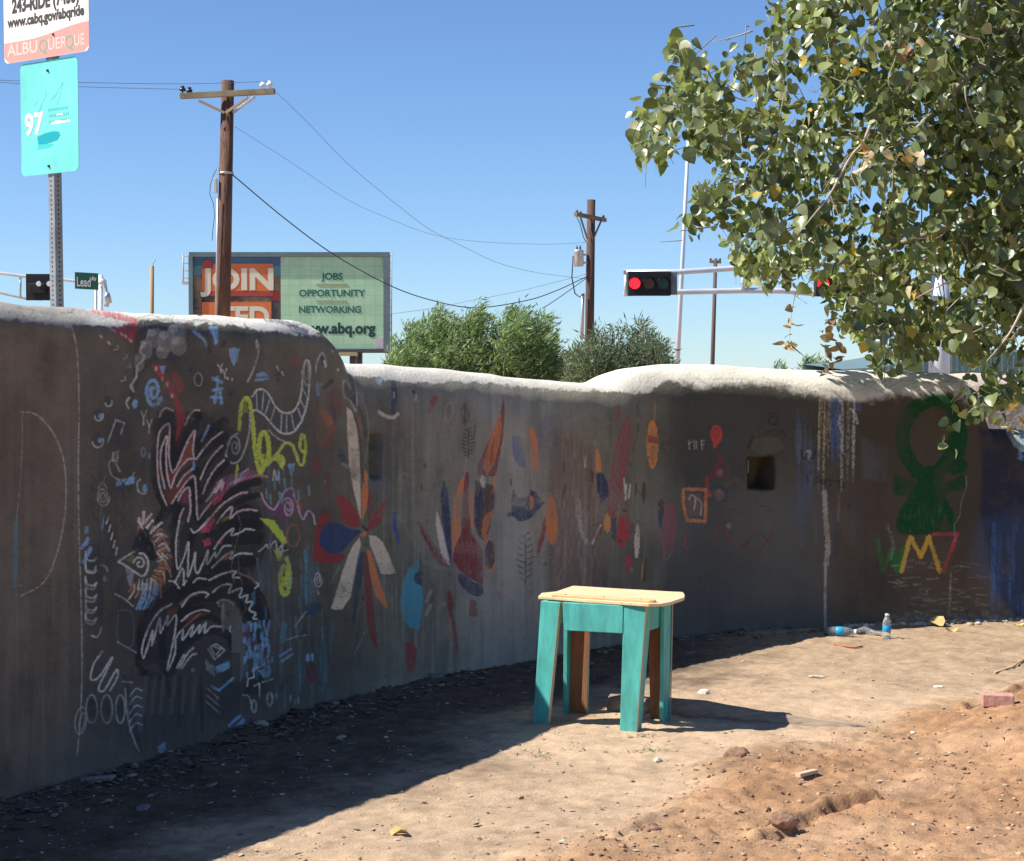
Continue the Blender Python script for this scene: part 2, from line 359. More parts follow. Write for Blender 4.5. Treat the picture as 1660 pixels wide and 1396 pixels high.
# left column of doodles (frame J)
can0 = can.copy()
T(140, 640, .258)
for (x, y, r) in [(135, 40, 22), (75, 125, 26), (68, 285, 34)]: E(DK, x, y, r * 1.2, r * 1.5, 0, 0, .6); E(GR, x + 4, y + 6, r, r * 1.2, 2.6, 0, .8, -20, 170)
E(LB, 90, 135, 14, 18, 0, 0, .8); E(LB, 85, 290, 12, 16, 0, 0, .7); E(LB, 305, 55, 16, 30, 0, 10, .8); S(GR, 2.2, [265, 20, 250, 50, 265, 85])
F(DK, [185, 155, 240, 180, 205, 320, 135, 300], .7); S(GR, 2.4, [135, 300, 185, 158, 240, 178, 215, 250], .7, False); S(DK, 9, [245, 200, 270, 280, 220, 330], .6)
F(WH, [162, 358, 205, 352, 200, 425, 158, 415], .75); F(DK, [174, 372, 194, 370, 190, 408, 172, 404], .8)
S(GR, 2.4, [210, 480, 180, 425, 150, 415, 142, 450, 165, 510, 220, 535, 280, 520, 300, 490], .8)
for x in (200, 225, 250, 272, 290): E(LB, x, 560 - (x - 200) * .25, 14, 24, 0, 10, .75)
E(DK, 350, 460, 22, 80, 0, 0, .6); S(GR, 2.4, [340, 530, 320, 550, 325, 600, 350, 622, 375, 620], .8); E(LB, 368, 590, 14, 30, 0, 0, .7)
E(LB, 358, 360, 12, 28, 2.6, 0, .7); E(LB, 395, 385, 9, 22, 0, 0, .6)
for (x, y) in ((345, 105), (380, 160)): S(WH, 2.2, [x, y, x + 14, y + 40, x + 14, y + 85], .7); S(WH, 2.2, [x + 34, y - 5, x + 14, y + 40], .7)
SPI(GR, 2.4, 105, 640, 42, 65, 2.2, 0, .75); S(GR, 2, [75, 590, 100, 550, 130, 590], .6)
for (x, y) in ((35, 500), (30, 570), (28, 660), (40, 750), (70, 780), (160, 480)): S(DK, 5, [x, y, x + 12, y + 30], .6)
S(LB, 3, [112, 750, 100, 840], .6); S(DK, 12, [125, 760, 160, 880, 170, 980, 140, 1100], .65)
for i, y in enumerate((780, 830, 880, 930, 975)): S(WH, 2.4, [125 + i * 15, y + 30, 140 + i * 13, y - 12], .75)
S(DK, 9, [240, 640, 225, 760, 240, 840], .45); S(DK, 4, [180, 700, 280, 830], .4); S(DK, 4, [280, 700, 190, 850], .4)
E(DK, 40, 1010, 60, 70, 0, 0, .55); F(DK, [0, 1000, 100, 1010, 105, 1390, 0, 1390], .45)
for y in (1040, 1150, 1230, 1300, 1370): S(GR, 3, [-5, y, 0, y + 60, 45, y + 70, 60, y + 40], .7)
S(GR, 3, [90, 1070, 120, 1080, 135, 1110], .7); S(BL, 6, [5, 840, 0, 860], .6); S(BL, 6, [5, 910, -5, 940], .6); S(BL, 6, [25, 965, 0, 1010], .6)
# bird face
F(BLK, [320, 880, 350, 865, 400, 920, 425, 990, 400, 1040, 340, 1000, 300, 1000, 335, 940], .85, True)
S(GR, 3, [320, 890, 330, 860, 365, 860, 378, 890], .8); F(ORG, [320, 825, 345, 815, 375, 850, 350, 858, 320, 850], .85)
for p in ([330, 770, 350, 820], [365, 735, 362, 810], [410, 750, 370, 810], [385, 840, 415, 790, 420, 800], [400, 870, 430, 820, 480, 805]): S(WH if p[0] < 390 else pc(140, 100, 90), 2.6, p, .75)
S(pc(150, 120, 90), 2.6, [395, 900, 425, 940, 430, 1000], .7)
E(WH, 336, 908, 6, 16, 0, 0, .8); E(WH, 392, 968, 6, 14, 0, 0, .8)
S(WH, 3, [200, 1050, 260, 1010, 330, 970], .85); S(WH, 3.6, [205, 1052, 240, 1070, 300, 1110, 350, 1140, 380, 1110, 388, 1050, 365, 1005, 335, 995], .9)
SPI(WH, 3.2, 335, 1060, 40, 45, 1.2, 3.3, .8); F(pc(96, 90, 40), [250, 1035, 300, 1005, 300, 1040, 260, 1055], .5)
F(pc(110, 108, 130), [245, 1080, 300, 1110, 285, 1200, 270, 1210, 255, 1150], .55)
r_ = np.random.RandomState(4)
for i in range(34):
    a0 = -.9 + i * .085; rr = r_.uniform(110, 140); l = r_.uniform(50, 95); cx, cy = 335, 1030
    col = [pc(130, 88, 72), pc(96, 50, 36), pc(140, 128, 124), ORG, pc(70, 46, 38)][i % 5]
    x, y = cx + math.cos(a0) * rr, cy + math.sin(a0) * rr * 1.25
    S(col, 3, [x, y, x + math.cos(a0) * l * .6 + 10, y + math.sin(a0) * l * .6 - 12, x + math.cos(a0 + .15) * l, y + math.sin(a0 + .15) * l + 8], .75)
for x in (335, 355, 380, 405, 425): S(LB, 4.5, [x + 25, 1190, x + 12, 1270, x - 20, 1345], .7)
for x in (325, 345, 375, 400): S(WH, 2.6, [x + 8, 1160, x, 1225], .75)
S(GR, 2, [180, 1250, 240, 1285, 290, 1330], .6); S(DK, 9, [230, 1150, 195, 1230, 220, 1270], .6)
# top of the panel (frame A)
T(120, 500, .2651)
F(pc(118, 46, 56), [60, 0, 240, 10, 370, 60, 380, 110, 250, 110, 150, 60], .8, True, .3); F(RED, [190, 90, 380, 110, 350, 210, 270, 170, 200, 120], .85, True, .2)
for (x, y) in ((215, 115), (240, 130), (265, 60), (240, 70), (285, 150), (310, 165), (340, 190), (160, 165), (208, 205)): S(pc(170, 150, 150), 3.2, [x, y, x + 10, y + 12], .8)
for (x, y) in ((245, 245), (300, 300), (320, 355), (290, 435)): S(GR, 2.2, [x, y + 10, x + 25, y, x + 20, y - 18], .7)
F(DK, [370, 140, 480, 100, 560, 90, 680, 130, 640, 320, 520, 320, 420, 400, 360, 560, 330, 560, 360, 400], .6, True)
for (x, y, rx, ry) in ((500, 180, 60, 60), (570, 200, 60, 70), (630, 160, 60, 70), (640, 230, 50, 60), (440, 250, 40, 60), (400, 330, 32, 60), (540, 270, 40, 40)): E(pc(92, 90, 94), x, y, rx, ry, 0, 0, .5); E(pc(120, 118, 122), x - rx * .4, y - ry * .5, rx * .5, ry * .35, 0, 0, .4)
S(GR, 4, [430, 210, 405, 260, 430, 300, 390, 350, 380, 420, 350, 470, 365, 510], .7); S(GR, 3, [340, 545, 320, 580, 330, 605], .7); S(GR, 2.5, [460, 130, 440, 200], .6)
for p in ([735, 140, 790, 190, 810, 225], [840, 110, 870, 215]): S(LB, 5, p, .8)
F(LB, [825, 120, 880, 100, 882, 215, 868, 215], .75); S(DK, 7, [770, 130, 820, 180, 830, 260], .8); F(LB, [945, 250, 980, 240, 1010, 250, 1000, 320, 975, 350, 955, 310], .75); S(DK, 6, [920, 200, 910, 230])
S(GR, 4, [1115, 200, 1130, 240, 1125, 300, 1095, 380, 1060, 450], .8); E(WH, 1118, 220, 9, 30, 0, 0, .7); S(DK, 5, [1130, 170, 1145, 250, 1110, 390], .7)
# blue scroll + red ribbon
F(RED, [470, 350, 500, 340, 560, 400, 600, 460, 640, 560, 680, 640, 660, 800, 620, 860, 610, 720, 620, 600, 560, 480], .9, True, .15)
F(pc(120, 24, 34), [600, 390, 650, 420, 670, 470, 650, 520, 610, 460], .85, True); 
for (x, y) in ((500, 368), (540, 430), (570, 465), (600, 535), (615, 660)): E(WH, x, y, 8, 14, 0, 0, .7)
F(LB, [520, 350, 560, 350, 550, 400, 540, 405], .75); SPI(BL, 6, 485, 505, 52, 95, 1.7, .5, .85)
for (x, y) in ((880, 345), (905, 375)): S(WH, 2.4, [x, y, x + 15, y + 25, x + 20, y + 50], .75); S(WH, 2.4, [x + 28, y - 5, x + 15, y + 25], .75)
E(WH, 940, 430, 5, 9, 0, 0, .7); E(WH, 965, 435, 5, 9, 0, 0, .7)
for p in ([850, 430, 900, 450], [880, 420, 875, 500], [850, 500, 905, 490], [870, 500, 860, 580], [890, 500, 900, 580], [840, 545, 900, 545]): S(BL, 5, p, .75)
for (x, y, s_) in ((760, 440, 46), (1250, 400, 26), (960, 520, 22), (715, 380, 18), (300, 1080, 40)):
    for k in range(5): a0 = k * 1.26 + .4; S(DK, 4, [x, y, x + math.cos(a0) * s_, y + math.sin(a0) * s_ * 1.6], .65)
E(GR, 760, 435, 24, 40, 2, 0, .5); S(WH, 3, [1240, 350, 1250, 380]); S(WH, 3, [1270, 385, 1280, 410]); S(RED, 4, [1335, 290, 1345, 330]); S(RED, 4, [1365, 320, 1375, 350])
F(LB, [1120, 400, 1160, 390, 1190, 430, 1110, 445], .7, True); S(DK, 3, [1110, 425, 1185, 420], .7)
# worm with rungs
F(pc(48, 50, 58), [1085, 540, 1160, 495, 1230, 560, 1280, 630, 1340, 630, 1380, 560, 1400, 430, 1400, 350, 1440, 330, 1450, 560, 1400, 680, 1330, 760, 1260, 760, 1190, 700, 1100, 630], .85, True)
S(WH, 3.2, [1090, 540, 1120, 500, 1165, 500, 1205, 550, 1240, 610, 1290, 640, 1345, 625, 1380, 560, 1395, 470, 1400, 370, 1420, 315, 1442, 350, 1440, 450, 1430, 560, 1395, 680, 1340, 755, 1280, 765, 1225, 725, 1175, 665, 1120, 625, 1090, 625], .85)
for p in ([1115, 520, 1120, 620], [1160, 510, 1150, 620], [1195, 560, 1170, 645], [1230, 600, 1205, 680], [1270, 650, 1265, 745], [1300, 655, 1300, 755], [1330, 650, 1345, 735], [1370, 615, 1395, 690], [1385, 560, 1420, 630], [1390, 480, 1430, 550], [1400, 430, 1420, 470, 1435, 460]): S(GR, 2.4, p, .75)
E(GR, 1420, 385, 14, 50, 2.4, 0, .7)
# right rim marks
S(GR, 2.4, [1480, 390, 1485, 330, 1520, 270, 1545, 350], .8); F(NAVY, [1505, 300, 1530, 290, 1545, 355, 1520, 350], .9); S(WH, 3, [1530, 320, 1538, 360], .8); S(LB, 5, [1490, 455, 1492, 530], .8); S(LB, 4, [1485, 470, 1515, 465], .7)
S(BLK, 7, [1530, 485, 1575, 445], .85, False); E(WH, 1583, 263, 5, 10, 0, -20, .8); E(WH, 1615, 378, 5, 10, 0, -20, .8)
# yellow green scroll
S(LIME, 6.5, [1012, 740, 1015, 640, 1035, 565, 1060, 550, 1080, 600, 1095, 720, 1105, 850, 1120, 950, 1140, 1005], .95); F(pc(92, 96, 36), [1020, 600, 1055, 560, 1070, 640, 1040, 640], .6)
S(LIME, 8, [1140, 1000, 1185, 930, 1190, 830, 1165, 760, 1140, 790, 1128, 880, 1150, 935], .95); S(LIME, 5, [1140, 1000, 1160, 900], .7)
S(LIME, 6, [1180, 960, 1240, 900, 1280, 925, 1270, 970], .9); S(LIME, 5, [1250, 880, 1290, 825, 1330, 835, 1355, 880, 1380, 955, 1405, 940, 1415, 860, 1410, 790, 1390, 780, 1382, 850, 1400, 880], .9); F(LIME, [1210, 920, 1250, 900, 1290, 930, 1280, 990, 1240, 940], .75)
S(LIME, 4, [1000, 960, 985, 1080], .7); S(GR, 3, [1190, 745, 1240, 790, 1300, 820], .6)
F(LB, [1305, 950, 1355, 950, 1330, 1030], .75); S(WH, 2.4, [1215, 1050, 1225, 990, 1240, 1050, 1255, 1000], .6)
S(pc(110, 112, 116), 3, [1075, 640, 1075, 730, 1055, 830, 1015, 925, 965, 945, 930, 900, 955, 800, 1000, 765], .8); SPI(GR, 2.6, 985, 845, 36, 70, 1.6, 3.4, .8); F(DK, [950, 800, 1000, 790, 1010, 870, 970, 920, 940, 890], .4, True)
# purple squiggle with pale line
F(PUR, [1150, 1180, 1220, 1230, 1280, 1120, 1340, 1090, 1360, 1180, 1300, 1290, 1250, 1280, 1180, 1240], .8, True); S(PUR, 8, [1380, 1240, 1440, 1240], .8)
S(pc(150, 120, 150), 3, [1145, 1130, 1170, 1190, 1220, 1230, 1250, 1190, 1290, 1120, 1335, 1100, 1345, 1150], .85); SPI(pc(150, 120, 150), 3, 1310, 1220, 34, 65, 1.8, 4, .85); S(pc(150, 120, 150), 2.6, [1365, 1210, 1400, 1290, 1430, 1240, 1460, 1260, 1475, 1320], .8)
S(ORG, 4, [1365, 1180, 1380, 1230]); S(pc(150, 100, 80), 4, [1090, 1030, 1130, 1020, 1180, 1030], .7)
F(pc(100, 60, 90), [860, 1080, 920, 1030, 1090, 990, 1110, 1040, 940, 1110, 830, 1180], .5, True, .4); F(PINK, [790, 1230, 900, 1130, 960, 1060, 900, 1170, 820, 1240], .6, True, .3)
for i in range(12): x = r_.uniform(860, 1120); y = 1100 - (x - 860) * .42 + r_.uniform(-30, 30); S([pc(140, 120, 150), pc(150, 70, 90), pc(110, 120, 160)][i % 3], 2.6, [x, y, x + 34, y - 26], .6)
for i in range(14): S(pc(76, 110, 140), 3.4, [(x := r_.uniform(1150, 1440)), (y := r_.uniform(980, 1150)), x + 4, y + 55], .5)
# large striped plumes (frame C)
T(220, 660, .1432)
for p, w in (([240, 600, 225, 300, 260, 100, 340, 40, 400, 80, 420, 200, 410, 400, 430, 560], 13), ([215, 500, 215, 800, 290, 1050, 370, 1150], 12), ([430, 640, 560, 300, 640, 120, 700, 110], 17), ([700, 430, 850, 280, 1000, 170], 16), ([690, 560, 850, 450, 980, 350, 1020, 330], 12), ([740, 760, 850, 600, 1000, 450], 11), ([760, 1000, 850, 820, 1020, 620], 14), ([310, 750, 310, 500, 340, 330], 10), ([400, 1100, 500, 980, 620, 850, 660, 880], 10), ([640, 900, 660, 1100, 690, 1250], 10), ([690, 720, 700, 900, 740, 1050], 12), ([330, 1230, 500, 1000, 600, 900], 12), ([740, 1300, 950, 1080, 1150, 920, 1380, 840], 13), ([880, 1340, 1050, 1150, 1250, 1030, 1380, 1000], 10), ([400, 1390, 440, 1250, 500, 1130], 9), ([250, 1330, 330, 1180, 420, 1130], 14)):
    S(BLK, w, p, .92, True, .08)
F(BLK, [260, 80, 340, 20, 430, 60, 420, 180, 260, 180], .9, True); F(BLK, [560, 160, 660, 60, 720, 80, 710, 240, 560, 260], .9, True); F(BLK, [1050, 1200, 1250, 1100, 1400, 1200, 1400, 1390, 950, 1390], .85, True)
F(pc(96, 48, 38), [530, 540, 640, 330, 640, 560, 500, 650], .8); F(pc(96, 30, 40), [370, 740, 450, 760, 410, 900, 370, 900], .8); F(BRN, [330, 940, 450, 900, 560, 780, 640, 700, 640, 750, 430, 1080, 370, 1100], .7)
F(pc(80, 40, 44), [430, 740, 560, 640, 650, 590, 640, 640, 470, 760], .6); F(pc(90, 40, 50), [510, 1000, 590, 910, 620, 960, 600, 1100, 520, 1080], .6); F(PINK, [740, 1390, 860, 1240, 890, 1270, 830, 1390], .85); F(PINK, [840, 1060, 1000, 960, 1060, 900, 960, 1060, 880, 1110], .5, True, .3)
F(pc(84, 78, 36), [900, 1380, 1000, 1250, 1060, 1220, 1050, 1280, 960, 1340], .7)
PK = pc(150, 128, 136)
for p in ([270, 110, 300, 40, 350, 10, 420, 40], [350, 1110, 270, 900, 245, 650, 255, 350, 300, 240, 370, 190, 385, 260, 375, 450, 385, 640, 420, 740, 480, 650, 560, 450, 620, 330, 670, 270, 655, 400, 650, 520, 680, 590, 750, 500, 850, 380, 980, 280],
          [330, 920, 285, 700, 285, 500, 350, 330, 345, 500, 350, 700, 375, 860, 400, 915, 440, 800, 500, 690, 600, 590, 680, 590], [560, 200, 600, 110, 660, 40, 720, 35], [730, 820, 790, 680, 860, 560, 980, 440],
          [410, 1090, 480, 980, 580, 840, 660, 780, 680, 900, 690, 1100, 705, 1270, 760, 1200, 850, 1080], [470, 900, 540, 790, 640, 700], [760, 980, 820, 830, 900, 700, 1000, 600], [480, 1060, 530, 960, 600, 910, 620, 1000], [460, 1390, 500, 1250, 540, 1150],
          [720, 1390, 850, 1250, 960, 1120, 1070, 1040, 1180, 980, 1260, 965], [870, 1390, 980, 1230, 1090, 1130, 1070, 1260, 1150, 1190, 1270, 1160, 1370, 1170], [800, 1070, 900, 930, 980, 830], [900, 970, 990, 850, 970, 940], [590, 1300, 620, 1150, 610, 1000], [30, 1260, 60, 1340], [85, 1180, 80, 1330], [110, 1290, 180, 1210], [130, 1370, 190, 1280], [210, 1370, 290, 1300]):
    S(PK, 3.1, p, .88, True, .18)
S(LB, 4, [660, 620, 655, 700], .7); S(LB, 4, [830, 210, 750, 380], .6); S(LB, 3, [650, 780, 620, 800], .6)
# lower plumes and rainbow arcs (frame D)
T(220, 840, .1863)
for p, w in (([330, 700, 500, 580, 700, 540, 900, 560, 1050, 680, 1120, 880], 22), ([60, 1200, 60, 1000, 150, 780, 330, 640, 480, 590], 16), ([380, 800, 520, 700, 680, 680, 800, 660, 900, 700, 1000, 850], 17), ([240, 1200, 230, 1000, 300, 900, 420, 820, 560, 790], 13), ([370, 970, 480, 880, 640, 860, 760, 920], 10), ([300, 1340, 350, 1200, 480, 1060, 640, 980, 800, 1020, 850, 1120], 14), ([650, 120, 850, 60, 1000, 60], 20), ([680, 280, 800, 180, 1050, 170], 22), ([680, 440, 800, 380, 1000, 380], 18), ([10, 260, 60, 120, 100, 200, 150, 330], 14), ([350, 20, 330, 200, 360, 420], 12), ([500, 130, 440, 350], 10), ([60, 1340, 200, 1390], 12), ([20, 1000, 20, 1240, 60, 1340], 10)):
    S(BLK, w, p, .9, True, .08)
F(PINK, [560, 130, 640, 20, 700, 10, 640, 120, 580, 130], .85); F(PINK, [580, 200, 650, 170, 660, 230, 600, 250], .85); F(pc(120, 40, 44), [690, 210, 770, 170, 750, 230], .7); F(ORG, [750, 330, 800, 320, 800, 355, 750, 365], .75)
F(pc(70, 44, 30), [270, 800, 380, 760, 340, 860, 280, 860], .7); F(pc(76, 40, 34), [400, 880, 560, 820, 640, 830, 440, 910], .6)
for p in ([480, 95, 510, 125, 560, 90, 640, 0], [380, 20, 350, 220, 365, 440, 420, 340, 460, 210, 455, 400, 455, 510, 500, 380, 520, 300, 515, 420, 540, 480, 590, 380, 630, 280, 620, 400, 690, 300, 700, 340, 760, 250, 830, 240], [680, 270, 760, 160, 850, 90, 835, 150, 920, 120, 960, 95, 1030, 105], [665, 430, 760, 340, 840, 290, 820, 355, 900, 310, 1010, 310], [640, 540, 740, 490, 870, 460, 845, 510, 900, 520], [500, 560, 540, 525, 610, 530], [670, 645, 740, 590, 830, 580, 810, 650, 920, 610, 905, 690, 975, 670, 960, 730, 1015, 730, 990, 800, 1045, 830, 1020, 870, 1055, 880], [400, 770, 470, 680, 560, 645, 630, 660, 610, 690], [400, 895, 480, 830, 570, 800, 640, 810], [65, 1220, 55, 1130, 110, 960, 200, 820, 310, 750], [70, 1220, 110, 1100, 150, 980, 140, 1110, 210, 870, 215, 1000, 280, 850, 275, 930, 350, 845, 340, 1000, 310, 1150, 275, 1330, 340, 1180, 350, 1050, 410, 970, 410, 1060, 500, 930, 480, 1030, 560, 930, 550, 1000, 610, 910, 600, 1000, 660, 945, 740, 945], [375, 1310, 450, 1180, 500, 1130], [400, 1310, 480, 1200, 530, 1180], [360, 1300, 420, 1190], [290, 545, 340, 555, 380, 610], [410, 580, 440, 550], [340, 560, 410, 440, 420, 580], [20, 30, 60, 90], [90, 80, 150, 20], [130, 130, 230, 40], [180, 150, 220, 135, 270, 160], [200, 240, 250, 225, 290, 270], [190, 310, 240, 360, 230, 310, 275, 350], [1050, 560, 1070, 580, 1040, 610], [1070, 290, 1130, 250, 1170, 220]):
    S(WH, 2.9, p, .85, True, .18)
for p in ([900, 480, 1000, 520, 1040, 560], [180, 460, 240, 560], [150, 500, 210, 600, 220, 690], [250, 400, 300, 440], [210, 420, 260, 470], [380, 750, 460, 690, 540, 660], [410, 960, 560, 830]): S(pc(120, 72, 52), 3, p, .6)
# stone arch and boxes
F(pc(72, 72, 74), [745, 740, 790, 710, 850, 730, 910, 820, 940, 1000, 940, 1380, 840, 1380, 830, 1000, 750, 950], .75, True, .1); S(GR, 3, [710, 740, 740, 712, 800, 715, 850, 750], .6); S(pc(100, 100, 100), 4, [760, 760, 760, 980], .5); S(WH, 3, [822, 940, 820, 985], .7)
F(DK, [620, 1140, 700, 1060, 790, 1110, 700, 1240], .8); 
S(WH, 2.6, [630, 1140, 690, 1230, 775, 1150, 700, 1095, 650, 1120, 680, 1180], .75, False); S(WH, 2.4, [680, 1120, 740, 1140, 700, 1190], .7, False); F(pc(88, 86, 96), [610, 1230, 690, 1290, 690, 1380, 610, 1310], .7); F(LB, [700, 1300, 800, 1230, 810, 1290, 710, 1350], .75)
for i in range(70): x = r_.uniform(940, 1170); y = r_.uniform(880, 1390); S([BL, BL, LB, pc(60, 70, 100)][i % 4], 4.6, [x, y, x + r_.uniform(-8, 4), y + r_.uniform(30, 60)], .6)
for (x, y) in ((950, 1060), (965, 1180), (990, 1140), (1045, 1130), (1060, 1190), (1105, 1110), (960, 1220)): E(LB, x, y, 13, 36, 0, 5, .75)
F(pc(60, 40, 60), [950, 900, 1000, 950, 1010, 1100, 980, 1110, 940, 1000], .5)
# lower row (frame B)
T(120, 840, .2865)
for (y) in (230, 300, 370, 440, 510, 570): S(WH, 3, [66, y - 40, 70, y, 105, y + 12, 128, y - 4], .7)
F(DK, [100, 170, 160, 200, 165, 640, 130, 640, 130, 300], .5, True); S(WH, 3, [100, 665, 135, 670, 155, 620], .7); S(BL, 6, [95, 180, 55, 250], .6); S(BL, 5, [80, 120, 40, 170], .6)
S(WH, 3, [160, 755, 110, 830, 95, 910, 140, 900, 215, 790, 190, 850, 140, 960, 170, 975, 240, 860, 245, 900, 205, 975], .8)
for (x) in (100, 185, 262): E(BLK if x < 200 else DK, x, 1075, 22, 50, 0, 0, .8); E(GR, x, 1080, 32 if x < 250 else 26, 80, 2.4, 0, .7)
E(GR, 45, 1150, 14, 50, 2.4, 12, .6)
F(DK, [240, 460, 350, 500, 360, 760, 240, 700], .7); S(GR, 2.2, [235, 430, 290, 460, 335, 500], .65); S(GR, 2.2, [245, 700, 350, 760], .65); S(pc(70, 70, 72), 2, [250, 520, 250, 690, 330, 720, 330, 540, 250, 520], .6)
F(pc(52, 54, 60), [280, 920, 385, 960, 390, 1220, 310, 1180], .7); S(GR, 2.6, [275, 925, 330, 930], .7); S(GR, 2.6, [290, 965, 300, 1100, 330, 1230, 370, 1320], .7)
for y in (965, 1010, 1060, 1110, 1160): S(GR, 2.6, [315, y + 45, 350, y, 385, y + 10], .75)
for x0 in (400, 450, 500, 560, 620, 680): S(DK, 9, [x0 + 40, 860, x0, 1080, x0 + 10, 1300], .55); S(pc(70, 70, 74), 6, [x0 + 10, 900, x0 - 10, 1100], .35)
S(BLK, 6, [720, 900, 725, 1200], .8); S(BLK, 7, [520, 870, 540, 1000], .6); S(BLK, 7, [290, 900, 340, 1150, 380, 1330], .5); S(BLK, 6, [600, 900, 590, 1180], .5)
F(DK, [830, 760, 940, 760, 940, 1160, 760, 1130, 740, 960, 830, 990], .7); S(LB, 4, [780, 950, 820, 975, 900, 905], .8, False); F(LB, [805, 840, 880, 810, 880, 850, 810, 880], .75); F(pc(100, 98, 110), [745, 810, 800, 850, 795, 895, 745, 860], .7)
for y in (960, 1000, 1040): S(GR, 2.2, [750, y, 820, y + 60], .5)
# little tractor
F(BLK, [985, 900, 1020, 850, 1120, 850, 1130, 940, 1130, 990, 985, 1000, 955, 1000], .75); F(LB, [1040, 860, 1120, 850, 1115, 890, 1080, 910], .7)
S(WH, 2.4, [980, 950, 985, 910, 1020, 900, 1015, 860, 1080, 825], .8, False); S(WH, 2.4, [1020, 950, 1050, 935, 1050, 1020], .8, False); S(WH, 2.4, [1065, 930, 1125, 910], .8); S(WH, 2, [955, 1000, 990, 1010, 1000, 1050], .6)
E(WH, 1018, 1065, 13, 34, 3.4, 0, .85); E(WH, 1108, 1025, 15, 36, 3.6, 0, .85)
for p in ([880, 1170, 940, 1120], [905, 1200, 960, 1140], [940, 1220, 970, 1170], [960, 1170, 965, 1210]): S(BL, 5.5, p, .8)
F(BL, [470, 1300, 515, 1265, 520, 1310, 490, 1345], .8); S(BL, 3.6, [1165, 780, 1230, 740], .7); S(BL, 3.6, [1175, 810, 1235, 770], .7)
for (x, y) in ((1225, 1020), (1270, 1030), (1145, 1010), (1320, 790), (1350, 785), (1120, 800)): E(BL, x, y, 7, 22, 0, 0, .7)
F(pc(88, 30, 36), [1310, 880, 1350, 850, 1365, 920, 1330, 940], .7, True, .3); S(BLK, 4, [1200, 910, 1240, 895, 1180, 940, 1180, 970], .7); S(pc(100, 50, 40), 3, [1155, 540, 1160, 620], .6)
F(LIME, [1050, 0, 1130, 10, 1180, 80, 1210, 140, 1180, 150, 1110, 60], .9); SPI(LIME, 7, 1190, 340, 34, 120, 1.7, -1.2, .85); F(LIME, [1135, 180, 1180, 190, 1170, 240, 1150, 240], .8)
S(BLK, 8, [1060, 180, 1130, 140, 1215, 190], .8); S(WH, 2.4, [1055, 185, 1090, 150, 1100, 170, 1140, 130, 1150, 180, 1180, 150, 1180, 185, 1210, 180], .7)
E(pc(110, 62, 44), 1240, 100, 36, 62, 3.4, 0, .8); SPI(pc(130, 120, 130), 2.6, 1380, 345, 24, 52, 1.7, 0, .75); S(WH, 2.4, [1375, 400, 1385, 430], .6)
F(NAVY, [1300, 510, 1340, 478, 1395, 480, 1390, 530, 1340, 550, 1300, 550], .9, True); S(GR, 3, [1250, 610, 1290, 560, 1310, 530], .5); S(GR, 2.2, [1200, 690, 1260, 670, 1330, 660], .5); S(TEAL, 10, [1190, 600, 1180, 690], .5)
for i in range(26): S(pc(52, 96, 128), 3.6, [(x := r_.uniform(960, 1420)), (y := r_.uniform(120, 720)), x + 4, y + 60], .35)
# flower (frames E, F)
T(480, 580, .2006)
F(pc(88, 54, 44), [150, 420, 190, 380, 240, 420, 290, 500, 320, 560, 280, 680, 200, 730, 160, 640], .6, True, .3); F(pc(84, 34, 38), [250, 300, 330, 240, 380, 330, 370, 420, 320, 500, 270, 420], .65, True, .3); F(pc(120, 60, 44), [190, 420, 240, 430, 300, 520, 240, 540], .6, True, .3)
F(DRED, [120, 820, 180, 800, 200, 900, 140, 980], .6, True, .3); F(DRED, [230, 700, 300, 600, 300, 720, 240, 760], .5, True, .3); F(DRED, [220, 960, 270, 930, 260, 1040, 230, 1090], .5, True, .3); F(NAVY, [300, 380, 330, 400, 320, 530, 300, 500], .7)
F(NAVY, [385, 230, 420, 190, 445, 260, 430, 120, 480, 200, 490, 330, 490, 440, 440, 350, 395, 300], .9); S(GR, 2.6, [430, 100, 470, 180, 490, 300, 488, 430, 440, 350, 390, 310, 380, 210, 405, 185, 440, 250], .75)
S(DK, 7, [500, 400, 540, 500, 560, 620], .6); S(pc(96, 92, 96), 2.4, [500, 260, 560, 400, 585, 560, 575, 720, 560, 850], .5)
F(CRM, [408, 400, 450, 430, 490, 560, 510, 740, 520, 1000, 524, 1310, 500, 1220, 460, 1050, 430, 880, 415, 640], .95, False, .03, 1.2)
F(pc(100, 56, 40), [470, 460, 510, 480, 540, 600, 535, 700, 520, 640, 500, 560], .75); F(ORG, [560, 900, 580, 950, 585, 1120, 560, 1250, 530, 1330, 530, 1100, 545, 980], .95, False, .05, 1.2)
S(DK, 3.4, [475, 470, 520, 660, 530, 900, 545, 1000], .7)
F(NAVY, [330, 790, 370, 740, 400, 800, 410, 850, 370, 850], .7); S(pc(110, 98, 94), 5, [380, 860, 430, 890], .5)
F(pc(96, 30, 36), [305, 1090, 380, 1110, 450, 1180, 510, 1290, 525, 1360, 460, 1370, 400, 1350, 360, 1290], .95, False, .05, 1.2)
F(pc(84, 26, 34), [590, 1060, 625, 1100, 630, 1200, 590, 1340, 582, 1250, 580, 1150], .95, False, .05, 1.2); F(pc(98, 32, 36), [718, 1160, 715, 1250, 680, 1330, 600, 1396, 575, 1396, 590, 1330, 640, 1230], .95, False, .05, 1.2)
F(DRED, [185, 1290, 260, 1225, 275, 1290, 230, 1350, 190, 1396], .8); S(pc(26, 40, 120), 4.4, [800, 1260, 790, 1350, 795, 1396], .8)
F(BL, [640, 150, 680, 140, 705, 165, 690, 235, 650, 200], .5); S(NAVY, 9, [785, 180, 795, 300, 785, 450], .85); S(GR, 3, [790, 280, 790, 320], .6); S(pc(150, 136, 130), 6, [670, 440, 720, 470, 790, 480, 820, 455], .75)
